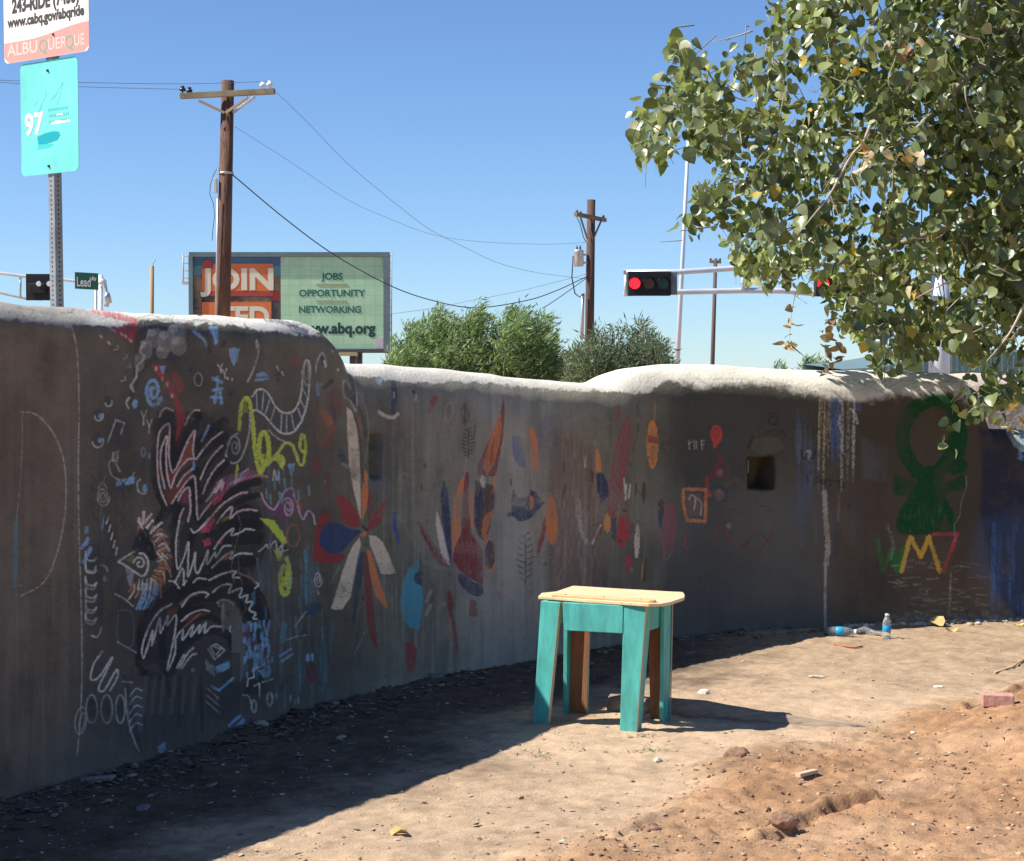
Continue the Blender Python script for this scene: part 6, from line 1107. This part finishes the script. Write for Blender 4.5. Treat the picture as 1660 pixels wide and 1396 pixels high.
stxt('ALBU', c2, -W2 / 2 + .022, hb + .037, .090, m_fad, p2, .0016, .92, d=.0010); stxt('Q', c2, -.048, hb + .032, .095, m_gq, p2, .001, .80, d=.0010); stxt('UER', c2, .012, hb + .037, .085, m_fad, p2, .0012, .80, d=.0010); stxt('Q', c2, .118, hb + .032, .095, m_gq, p2, .001, .80, d=.0010); stxt('UE', c2, .178, hb + .037, .085, m_fad, p2, .0012, .66, d=.0010)
stxt('www.cabq.gov/abqride', c2, 0.0, hb + .192, .076, m_ink, p2, .0030, .70, 'CENTER'); stxt('243-RIDE (7433)', c2, 0.0, hb + .268, .105, m_ink, p2, .0045, .60, 'CENTER'); 
stxt('97', c1, -.158, -.082, .160, m_wb, p1, .005, .74, d=.0012)
patch('paint_patch', c1, [(-.072, -.140), (-.078, -.098), (-.03, -.084), (.03, -.078), (.062, -.085), (.070, -.105), (.052, -.128), (-.02, -.142)], m_aq2, p1); patch('paint_wash', c1, [(-.078, -.168), (-.078, -.143), (.02, -.143), (.03, -.152), (-.01, -.165)], m_aq4, p1)
for (u0_, v0_, n0_) in ((-.005, .028, 11), (.0, -.004, 11), (-.002, -.036, 12)):
    for j_ in range(n0_): patch('faded_stroke', c1, [(u0_ + .012 * j_, v0_), (u0_ + .012 * j_ + .007, v0_ + .002), (u0_ + .012 * j_ + .008, v0_ + .018), (u0_ + .012 * j_ + .001, v0_ + .014)], m_aq3, p1)
patch('white_scrawl', c1, [(.012, -.034), (.05, -.022), (.09, -.030), (.135, -.026), (.135, -.038), (.07, -.042), (.012, -.042)], m_wb, p1, .0008); patch('white_scrawl', c1, [(.045, .002), (.06, .014), (.085, .012), (.09, .002), (.06, .004)], m_wb, p1, .0008)
for (pt, m_, w_q) in (([(-.11, .13), (-.07, .17), (-.05, .12), (-.075, .09), (-.02, .20), (-.03, .26), (.0, .17), (.05, .19), (.10, .27), (.07, .15), (.05, .12)], mat('pale_scribble', (.25, .72, .68), .5), .0018),):
    mb = MB(); mb.tube([onp(c1, u_ * .9, v_ * .75 - .03, .0002) for u_, v_ in catmull(pt, 4)], w_q * .6, 4); mb.build('scribble', m_, p1)
for v_ in (H1 / 2 - .055, -H1 / 2 + .04): mb = MB(); q = onp(c1, -.004, v_, 0); mb.tube([q, q + sn * .008], [.008, .006], 8); mb.build('bolt', m_hole, p1)
mb = MB(); q = onp(c2, .05, hb + .115, 0); mb.tube([q, q + sn * .008], [.007, .005], 8); mb.build('bolt', m_hole, p2)

# ------------------------------------------------------------------ leaves
def leafbase():
    o = [(0, 0), (.32, .0), (.54, .22), (.52, .50), (.30, .80), (0, 1.0), (-.30, .80), (-.52, .50), (-.54, .22), (-.32, .0)]
    v = [(x, y, .16 * abs(x) ** 1.3 * 1.8) for x, y in o] + [(0, .45, -.03)]
    f = [(i, (i + 1) % 10, 10) for i in range(10)]
    return np.array(v), np.array(f)
LV, LF = leafbase()
def basis(dirv, nrm):
    """rows: leaf x, y, z axes for arrays of tip directions and rough normals"""
    y = dirv / np.linalg.norm(dirv, axis=1, keepdims=True); z = nrm - (nrm * y).sum(1, keepdims=True) * y; z /= np.linalg.norm(z, axis=1, keepdims=True) + 1e-9; x = np.cross(y, z); return x, y, z
def leaf_mesh(name, pos, x, y, z, size, tone, base=LV, faces=LF, curl=None):
    N = len(pos); b = np.repeat(base[None], N, 0).copy()
    if curl is not None: b[..., 2] -= curl[:, None] * (b[..., 1] ** 2); b[..., 0] *= (1 - .35 * np.abs(curl))[:, None]
    p = (b[..., 0:1] * x[:, None] + b[..., 1:2] * y[:, None] + b[..., 2:3] * z[:, None]) * size[:, None, None] + pos[:, None]
    return npmesh(name, p.reshape(-1, 3), (faces[None] + (np.arange(N) * len(base))[:, None, None]).reshape(-1, 3), True, None, np.repeat(tone, len(base), 0))
m_leaf = leafmat('cottonwood_leaf', .22, .33); m_bark = mat('cottonwood_bark', (.30, .26, .20), .9, noise=.3, nscale=8, bump=.01, bscale=14); m_twig = mat('pale_twig', (.46, .40, .30), .8, noise=.15, nscale=20)
outl = np.array([(1250, -60), (1236, -10), (1212, 18), (1222, 40), (1206, 66), (1190, 88), (1170, 80), (1150, 92), (1135, 70), (1110, 60), (1085, 62), (1078, 82), (1092, 104), (1122, 116), (1066, 118), (1058, 142), (1034, 165), (1022, 182), (1028, 212), (1022, 240), (1044, 274), (1076, 274), (1098, 262), (1130, 262), (1160, 268), (1150, 285), (1122, 305), (1116, 345), (1084, 372), (1100, 396), (1150, 396), (1180, 402), (1188, 436), (1204, 456), (1240, 470), (1290, 480), (1330, 476), (1345, 505), (1362, 535), (1382, 548), (1398, 568), (1412, 560), (1402, 600), (1440, 618), (1470, 608), (1480, 628), (1500, 590), (1520, 572), (1548, 576), (1556, 600), (1544, 650), (1534, 700), (1526, 738), (1556, 740), (1590, 708), (1612, 700), (1636, 660), (1680, 650), (1760, 640), (1900, 600), (2300, 520), (2500, 200), (2450, -300), (2000, -700), (1600, -600), (1350, -300)], float)
def inside(px, py, poly):
    r = np.zeros(px.shape, bool); n = len(poly)
    for i in range(n):
        a, b = poly[i], poly[(i + 1) % n]
        if abs(b[1] - a[1]) < 1e-9: continue
        r ^= ((a[1] > py) != (b[1] > py)) & (px < (b[0] - a[0]) * (py - a[1]) / (b[1] - a[1]) + a[0])
    return r
gaps = np.array([(1200, 166, 16), (1316, 148, 20), (1300, 60, 12), (1222, 268, 9), (1400, 180, 9), (1520, 195, 8), (1240, 120, 9), (1470, 330, 10), (1500, 345, 10), (1580, 330, 9), (1640, 205, 9), (1600, 318, 8), (1520, 470, 16), (1560, 440, 12), (1480, 450, 10), (1440, 500, 10), (1250, 330, 8), (1160, 350, 7), (1330, 420, 7), (1180, 230, 7), (1420, 335, 8), (1590, 485, 10), (1650, 90, 6), (1380, 30, 9), (1290, 245, 8), (1350, 250, 7)])
r = np.random.RandomState(11)
# clusters through the crown's volume
NC = 6800; cp = np.stack([r.uniform(.4, 6.2, NC), r.uniform(8.5, 11.4, NC), r.uniform(1.0, 5.6, NC)], 1)
q = PROJ(cp[:, 0], cp[:, 1], cp[:, 2]); ok = inside(q[0] + r.normal(0, 5, NC), q[1] + r.normal(0, 5, NC), outl)
# keep clear of the wall body
ok &= ~((cp[:, 2] < 1.55) & (cp[:, 1] > 9.9))
ok &= ~((cp[:, 0] < 2.2) & (cp[:, 1] > 10.9))
cp = cp[ok]; q = PROJ(cp[:, 0], cp[:, 1], cp[:, 2])
dns = noise2(cp[:, 0] * 2.3, cp[:, 2] * 2.3 + cp[:, 1], 77); edge_d = np.clip((q[0] - 1000) / 500, 0, 1)
keep = r.rand(len(cp)) < np.clip(.42 + .36 * edge_d + .55 * (dns - .5), .22, 1) * np.where(q[0] > 1700, .45, 1); cp = cp[keep]
pos = []; cid = []
for i, c in enumerate(cp):
    n = r.randint(12, 22); u_ = r.normal(0, 1, (n, 3)) * [.052, .075, .058]; u_[:, 2] -= .03; pos.append(c + u_); cid += [i] * n
pos = np.vstack(pos); cid = np.array(cid)
q = PROJ(pos[:, 0], pos[:, 1], pos[:, 2] - .03); ok = inside(q[0], q[1], outl)
for gx_, gy_, gr in gaps: ok &= np.hypot(q[0] - gx_, q[1] - gy_) > gr * 1.15
ok &= ~((pos[:, 2] < 1.52) & (pos[:, 1] > 9.8)); pos = pos[ok]; cid = cid[ok]; N = len(pos)
out_ = pos - cp[cid]; dirv = np.stack([r.normal(0, .55, N) + out_[:, 0] * 3, r.normal(0, .55, N) + out_[:, 1] * 3, -np.abs(r.normal(.85, .5, N))], 1)
nrm = r.normal(0, 1, (N, 3)); nrm[:, 2] = np.abs(nrm[:, 2]) + .35; nrm[:, 0] -= .85; nrm[:, 1] -= .55
x, y, z = basis(dirv, nrm); size = r.uniform(.036, .074, N)
tb = np.array([(.11, .14, .045), (.17, .205, .07), (.25, .285, .12), (.066, .090, .032), (.42, .43, .26)])[r.choice(5, N, p=[.30, .28, .20, .14, .08])] * r.uniform(.8, 1.2, (N, 1))
yl = r.rand(N) < .012; tb[yl] = (.46, .34, .06)
lowr = PROJ(pos[:, 0], pos[:, 1], pos[:, 2])[1] > 400; tb[lowr] = tb[lowr] * [1.2, 1.2, 1.05]
qx, qy = PROJ(pos[:, 0], pos[:, 1], pos[:, 2]); vis = (qx > 0) & (qx < 1660) & (qy > 0); order = np.argsort(np.where(vis, pos[:, 1], 99))
big = order[:300]; rest = np.ones(N, bool); rest[big] = False
trunkp = Vector((5.4, 10.6, 0)); tree = empty('cottonwood_tree', trunkp, 'leafy green cottonwood tree reaching into the picture from the right', 'tree')
off = np.array(trunkp)
me = leaf_mesh('foliage', pos[rest] - off, x[rest], y[rest], z[rest], size[rest], tb[rest], curl=r.normal(.15, .5, rest.sum())); o = link('foliage', me, m_leaf, tree); o['kind'] = 'stuff'
lm = []
for i, tcol in enumerate([(.11, .14, .045), (.17, .205, .07), (.25, .28, .12), (.066, .090, .032), (.19, .22, .09), (.40, .41, .24)]):
    v = LV.copy(); cu_ = [.1, .35, -.15, .5, .0, .25][i]; v[:, 2] -= cu_ * v[:, 1] ** 2; me = npmesh('leaf', v, LF, True, None, np.repeat(np.array([tcol]), len(v), 0)); me.materials.append(m_leaf); lm.append(me)
for k_, i in enumerate(big):
    o = bpy.data.objects.new('leaf', lm[r.choice(6, p=[.25, .25, .15, .15, .14, .06])]); COL.objects.link(o); o.parent = tree; s_ = size[i]
    M = Matrix([[x[i][a] * s_, y[i][a] * s_, z[i][a] * s_, pos[i][a] - off[a]] for a in range(3)] + [[0, 0, 0, 1]]); o.matrix_local = M
# trunk and limbs
mb = MB(); mb.tube([(5.5, 10.7, -.1), (5.45, 10.65, .8), (5.35, 10.6, 1.8), (5.25, 10.5, 2.8), (5.1, 10.4, 4.2)], [.34, .27, .24, .20, .12], 14); mb.build('trunk', m_bark, tree)
limbs = [([(5.35, 10.6, 1.7), (4.6, 10.4, 2.5), (3.8, 10.7, 2.9), (3.0, 10.7, 2.95), (2.2, 10.5, 2.85), (1.7, 10.3, 2.8)], .06), ([(5.25, 10.5, 2.6), (4.4, 10.2, 3.5), (3.5, 10.8, 3.9), (2.6, 10.7, 3.8), (1.9, 10.5, 3.55), (1.4, 10.2, 3.3)], .06), ([(5.3, 10.5, 2.2), (4.5, 10.0, 2.5), (3.7, 9.6, 2.3), (3.0, 9.4, 2.0), (2.6, 9.3, 1.6)], .06),
         ([(5.3, 10.5, 2.0), (4.3, 10.3, 2.3), (3.4, 10.2, 2.25), (2.5, 10.1, 2.1), (1.9, 10.0, 1.95)], .055), ([(5.15, 10.4, 3.6), (4.4, 10.2, 4.4), (3.5, 10.0, 4.6), (2.6, 9.9, 4.3), (2.0, 9.9, 3.9)], .07), ([(3.7, 9.6, 2.3), (3.3, 9.2, 1.9), (2.9, 9.0, 1.5), (2.75, 8.95, 1.2)], .03), ([(3.8, 10.1, 2.9), (3.0, 9.6, 2.5), (2.3, 9.4, 2.2), (1.7, 9.4, 2.0)], .035), ([(3.5, 10, 3.9), (2.9, 9.5, 3.4), (2.4, 9.3, 3.0), (2.0, 9.2, 2.6)], .035)]
nodes = []
for pts, r0 in limbs:
    qq = catmull(pts, 8); mb = MB(); mb.tube([Vector(v) for v in qq], list(np.linspace(r0, .012, len(qq))), 8); mb.build('branch', m_bark, tree); nodes.append(qq[4:])
nodes = np.vstack(nodes); mb = MB()
for c in cp:
    d = np.linalg.norm(nodes - c, axis=1) ; j = np.argmin(d); a = nodes[j]
    if d[j] > .22: a = c + (a - c) * (.20 / d[j]) + np.array([0, 0, .10])
    if r.rand() < .5: continue
    mid = (a + c) / 2 + r.normal(0, .04, 3) + [0, 0, .03]; mb.tube([a, mid, c, c + r.normal(0, .05, 3) + [0, 0, -.06]], [.004, .0032, .0025, .0015], 4, cap=False)
o = mb.build('twigs', mat('live_twig', (.26, .23, .15), .8), tree); o['kind'] = 'stuff'
def dead(pts, Y, r0):
    mb = MB(); qq = catmull(pts, 5); mb.tube([P(a, b, Y) for a, b in qq], list(np.linspace(r0 * .7, r0 * .18, len(qq))), 6); mb.build('dead_branch', m_twig, tree)
dead([(1411, 203), (1398, 232), (1378, 256), (1346, 314), (1318, 350), (1290, 384)], 8.55, .012); dead([(1382, 262), (1382, 290), (1405, 326)], 8.55, .007); dead([(1346, 318), (1358, 345), (1366, 362)], 8.55, .006); dead([(1376, 262), (1350, 285), (1330, 320)], 8.56, .004)
dead([(1220, 50), (1190, 60), (1155, 68)], 9.0, .008); dead([(1190, 60), (1178, 66), (1176, 76)], 9.0, .004); dead([(1225, 86), (1218, 108), (1195, 106)], 9, .006); dead([(1423, 28), (1405, 50), (1391, 64)], 8.6, .008); dead([(1535, 46), (1570, 60), (1588, 64), (1597, 80)], 8.6, .009); dead([(1485, 110), (1475, 135), (1461, 155)], 8.5, .007)
dead([(1662, 492), (1640, 535), (1620, 562), (1596, 590)], 8.5, .011); dead([(1588, 446), (1560, 478), (1534, 504)], 8.5, .009); dead([(1540, 456), (1510, 470), (1480, 486)], 8.5, .008); dead([(1500, 442), (1530, 446), (1545, 462)], 8.5, .005); dead([(1610, 430), (1634, 442), (1650, 450)], 8.5, .006)
dead([(1217, 268), (1226, 285), (1224, 310)], 8.9, .004); dead([(1460, 40), (1456, 80), (1440, 130), (1448, 150)], 8.55, .005); dead([(1430, 30), (1425, 70), (1410, 100)], 8.6, .004); dead([(1222, 120), (1225, 150), (1228, 178)], 8.7, .009); dead([(1564, 140), (1568, 170), (1586, 210)], 8.6, .007); dead([(1500, 555), (1490, 548), (1470, 548)], 10, .01)
for k_ in range(22):
    x0, y0 = r.uniform(1290, 1620), r.uniform(40, 420); a = r.uniform(0, 3.14); l = r.uniform(20, 60); dead([(x0, y0), (x0 + math.cos(a) * l * .5 + 4, y0 + math.sin(a) * l * .5), (x0 + math.cos(a) * l, y0 + math.sin(a) * l)], r.uniform(8.6, 9.4), .004)
# dried brown leaf bunches
def bunch(pts, Y, n, spread, parent, seed, tones=((.42, .26, .13), (.55, .40, .22), (.34, .19, .09), (.6, .5, .32))):
    rr = np.random.RandomState(seed); t_ = rr.rand(n); qq = catmull(pts, 10); ix = (t_ * (len(qq) - 1)).astype(int); w = np.array([np.array(P(qq[i, 0], qq[i, 1], Y)) for i in ix]) + rr.normal(0, spread, (n, 3))
    d_ = rr.normal(0, .7, (n, 3)); d_[:, 2] -= .7; nn = rr.normal(0, 1, (n, 3)); xx, yy, zz_ = basis(d_, nn); tt = np.array(tones)[rr.randint(0, len(tones), n)]
    me = leaf_mesh('dried_leaves', w - off, xx, yy, zz_, rr.uniform(.03, .055, n), tt, curl=rr.normal(0, .9, n)); o = link('dried_leaves', me, m_leaf, parent); o['kind'] = 'stuff'
bunch([(1281, 495), (1280, 522), (1278, 528)], 9.1, 5, .012, tree, 1); bunch([(1280, 545), (1277, 560), (1278, 568)], 9.1, 7, .012, tree, 2); dead([(1290, 474), (1283, 510), (1279, 560)], 9.1, .003)
bunch([(1345, 500), (1348, 530), (1352, 560), (1350, 580), (1345, 596)], 9.1, 34, .020, tree, 3)
bunch([(1455, 75), (1470, 82)], 8.5, 12, .03, tree, 4); bunch([(1405, 255), (1418, 250)], 8.45, 10, .025, tree, 5, ((.55, .33, .12), (.62, .5, .34), (.45, .25, .08))); bunch([(1470, 250), (1482, 262)], 8.5, 9, .025, tree, 6); bunch([(1640, 655), (1650, 680), (1643, 690)], 8.5, 12, .02, tree, 7); bunch([(1354, 92), (1362, 82)], 8.5, 4, .02, tree, 8, ((.5, .34, .05),)); bunch([(1391, 112), (1392, 114)], 8.4, 2, .003, tree, 9, ((.6, .38, .03),)); bunch([(1386, 412), (1388, 418)], 8.45, 2, .004, tree, 10, ((.62, .42, .04),)); bunch([(1640, 222), (1641, 224)], 8.4, 2, .004, tree, 12, ((.42, .44, .12),)); bunch([(1480, 455), (1486, 470)], 8.9, 7, .02, tree, 13)

# ------------------------------------------------------------------ bushes beyond the wall
m_bush = leafmat('bush_leaf', .25, .6); m_stem = mat('bush_stem', (.16, .12, .09), .9)
def bush(name, tops, Y, dep, n, ls, tones, label, seed, lean=.3, plume=1.0, cat='bush'):
    rr = np.random.RandomState(seed); tops = np.array(tops, float); x0, x1 = tops[0, 0], tops[-1, 0]; c = P((x0 + x1) / 2, 600, Y); root = empty(name, (c.x, Y, 0), label, cat, 'bushes and trees beyond the wall'); of = np.array([c.x, Y, 0])
    k_ = Y / FPX; ztop = lambda px: CH + (620.5 - np.interp(px, tops[:, 0], tops[:, 1])) * k_
    # upright plumes of foliage around stems
    ns = max(6, int((x1 - x0) / 4.5)); sp = []; mb = MB()
    for i in range(ns):
        px = rr.uniform(x0 + 3, x1 - 3); yy = rr.uniform(-dep, dep); zt_ = ztop(px) * rr.uniform(.55, 1.05); bx = (px - 830) * k_ ; b0 = np.array([bx * .7 + c.x * .3, Y + yy * .5, 0]); tip = np.array([bx, Y + yy, zt_]); tip[0] += rr.normal(0, .22); mid = (b0 + tip) / 2 + [rr.normal(0, .2), 0, .1]
        mb.tube([b0, mid, tip], [.035, .022, .006], 5); sp.append((b0, mid, tip))
    mb.build('stems', m_stem, root)
    pos = []; dr = []
    per = n // ns
    for b0, mid, tip in sp:
        t_ = rr.uniform(.30, 1.0, per) ** .8; pt = np.where(t_[:, None] < .5, b0 + (mid - b0) * t_[:, None] * 2, mid + (tip - mid) * (t_[:, None] - .5) * 2); wdt = .34 * plume * (1.16 - t_) ** .45; o_ = rr.normal(0, 1, (per, 3)) * wdt[:, None] * [1, 1, .8]
        # sub sprays
        cl = rr.randint(0, 14, per); cc = rr.normal(0, .8, (14, 3)); o_ = o_ * .45 + cc[cl] * wdt[:, None] * .75; pos.append(pt + o_); d_ = o_ * 1.5 + rr.normal(0, .25, (per, 3)); d_[:, 2] += .25; d_[:, 0] += lean; dr.append(d_)
    pos = np.vstack(pos); dr = np.vstack(dr); px = 830 + FPX * pos[:, 0] / pos[:, 1]; ok = (pos[:, 2] < ztop(px) + rr.exponential(.10, len(pos)) * 2 * (rr.rand(len(pos)) < .5)) & (pos[:, 2] > .2) & (px > x0 - 6) & (px < x1 + 6); pos = pos[ok]; dr = dr[ok]; N = len(pos)
    xx, yy, zz_ = basis(dr, rr.normal(0, 1, (N, 3)) + [0, -.3, .4]); tt = np.array(tones)[rr.randint(0, len(tones), N)] * rr.uniform(.75, 1.25, (N, 1))
    bq = np.array([(0, 0, 0), (.11, .4, .03), (0, 1.15, 0), (-.11, .4, .03)]) if ls > 0 else None; me = leaf_mesh('foliage', pos - of, xx, yy, zz_, rr.uniform(.6, 1.4, N) * ls, tt, bq, np.array([(0, 1, 2), (0, 2, 3)])); o = link('foliage', me, m_bush, root); o['kind'] = 'stuff'
GT = [(.15, .22, .085), (.20, .28, .11), (.11, .165, .065), (.26, .33, .16)]
bush('leafy_bush', [(628, 592), (638, 552), (650, 524), (668, 530), (685, 512), (700, 508), (712, 486), (722, 500), (740, 528), (765, 506), (782, 492), (800, 478), (812, 492), (830, 500), (850, 498), (870, 505), (888, 498), (905, 524), (920, 550), (936, 572)], 45, 1.6, 46000, .15, GT, 'wide feathery green bush right of the billboard', 21)
bush('leafy_bush', [(922, 590), (935, 548), (955, 536), (975, 514), (990, 520), (1005, 514), (1022, 548), (1040, 516), (1052, 528), (1072, 540), (1084, 548), (1093, 560), (1098, 592)], 41, 1.2, 22000, .13, [(.09, .13, .07), (.12, .16, .09), (.07, .10, .055), (.16, .20, .12)], 'darker grey green bush below the transformer pole', 22, .1)
bush('distant_tree', [(1258, 592), (1266, 584), (1276, 586), (1284, 592)], 80, .8, 700, .25, GT, 'tiny far treetop left of the other one above the wall', 23, cat='tree'); bush('distant_tree', [(1290, 592), (1300, 580), (1312, 576), (1324, 578), (1334, 592)], 80, 1.0, 1500, .25, GT, 'far treetop showing between the hanging dried leaf strands', 24, cat='tree')
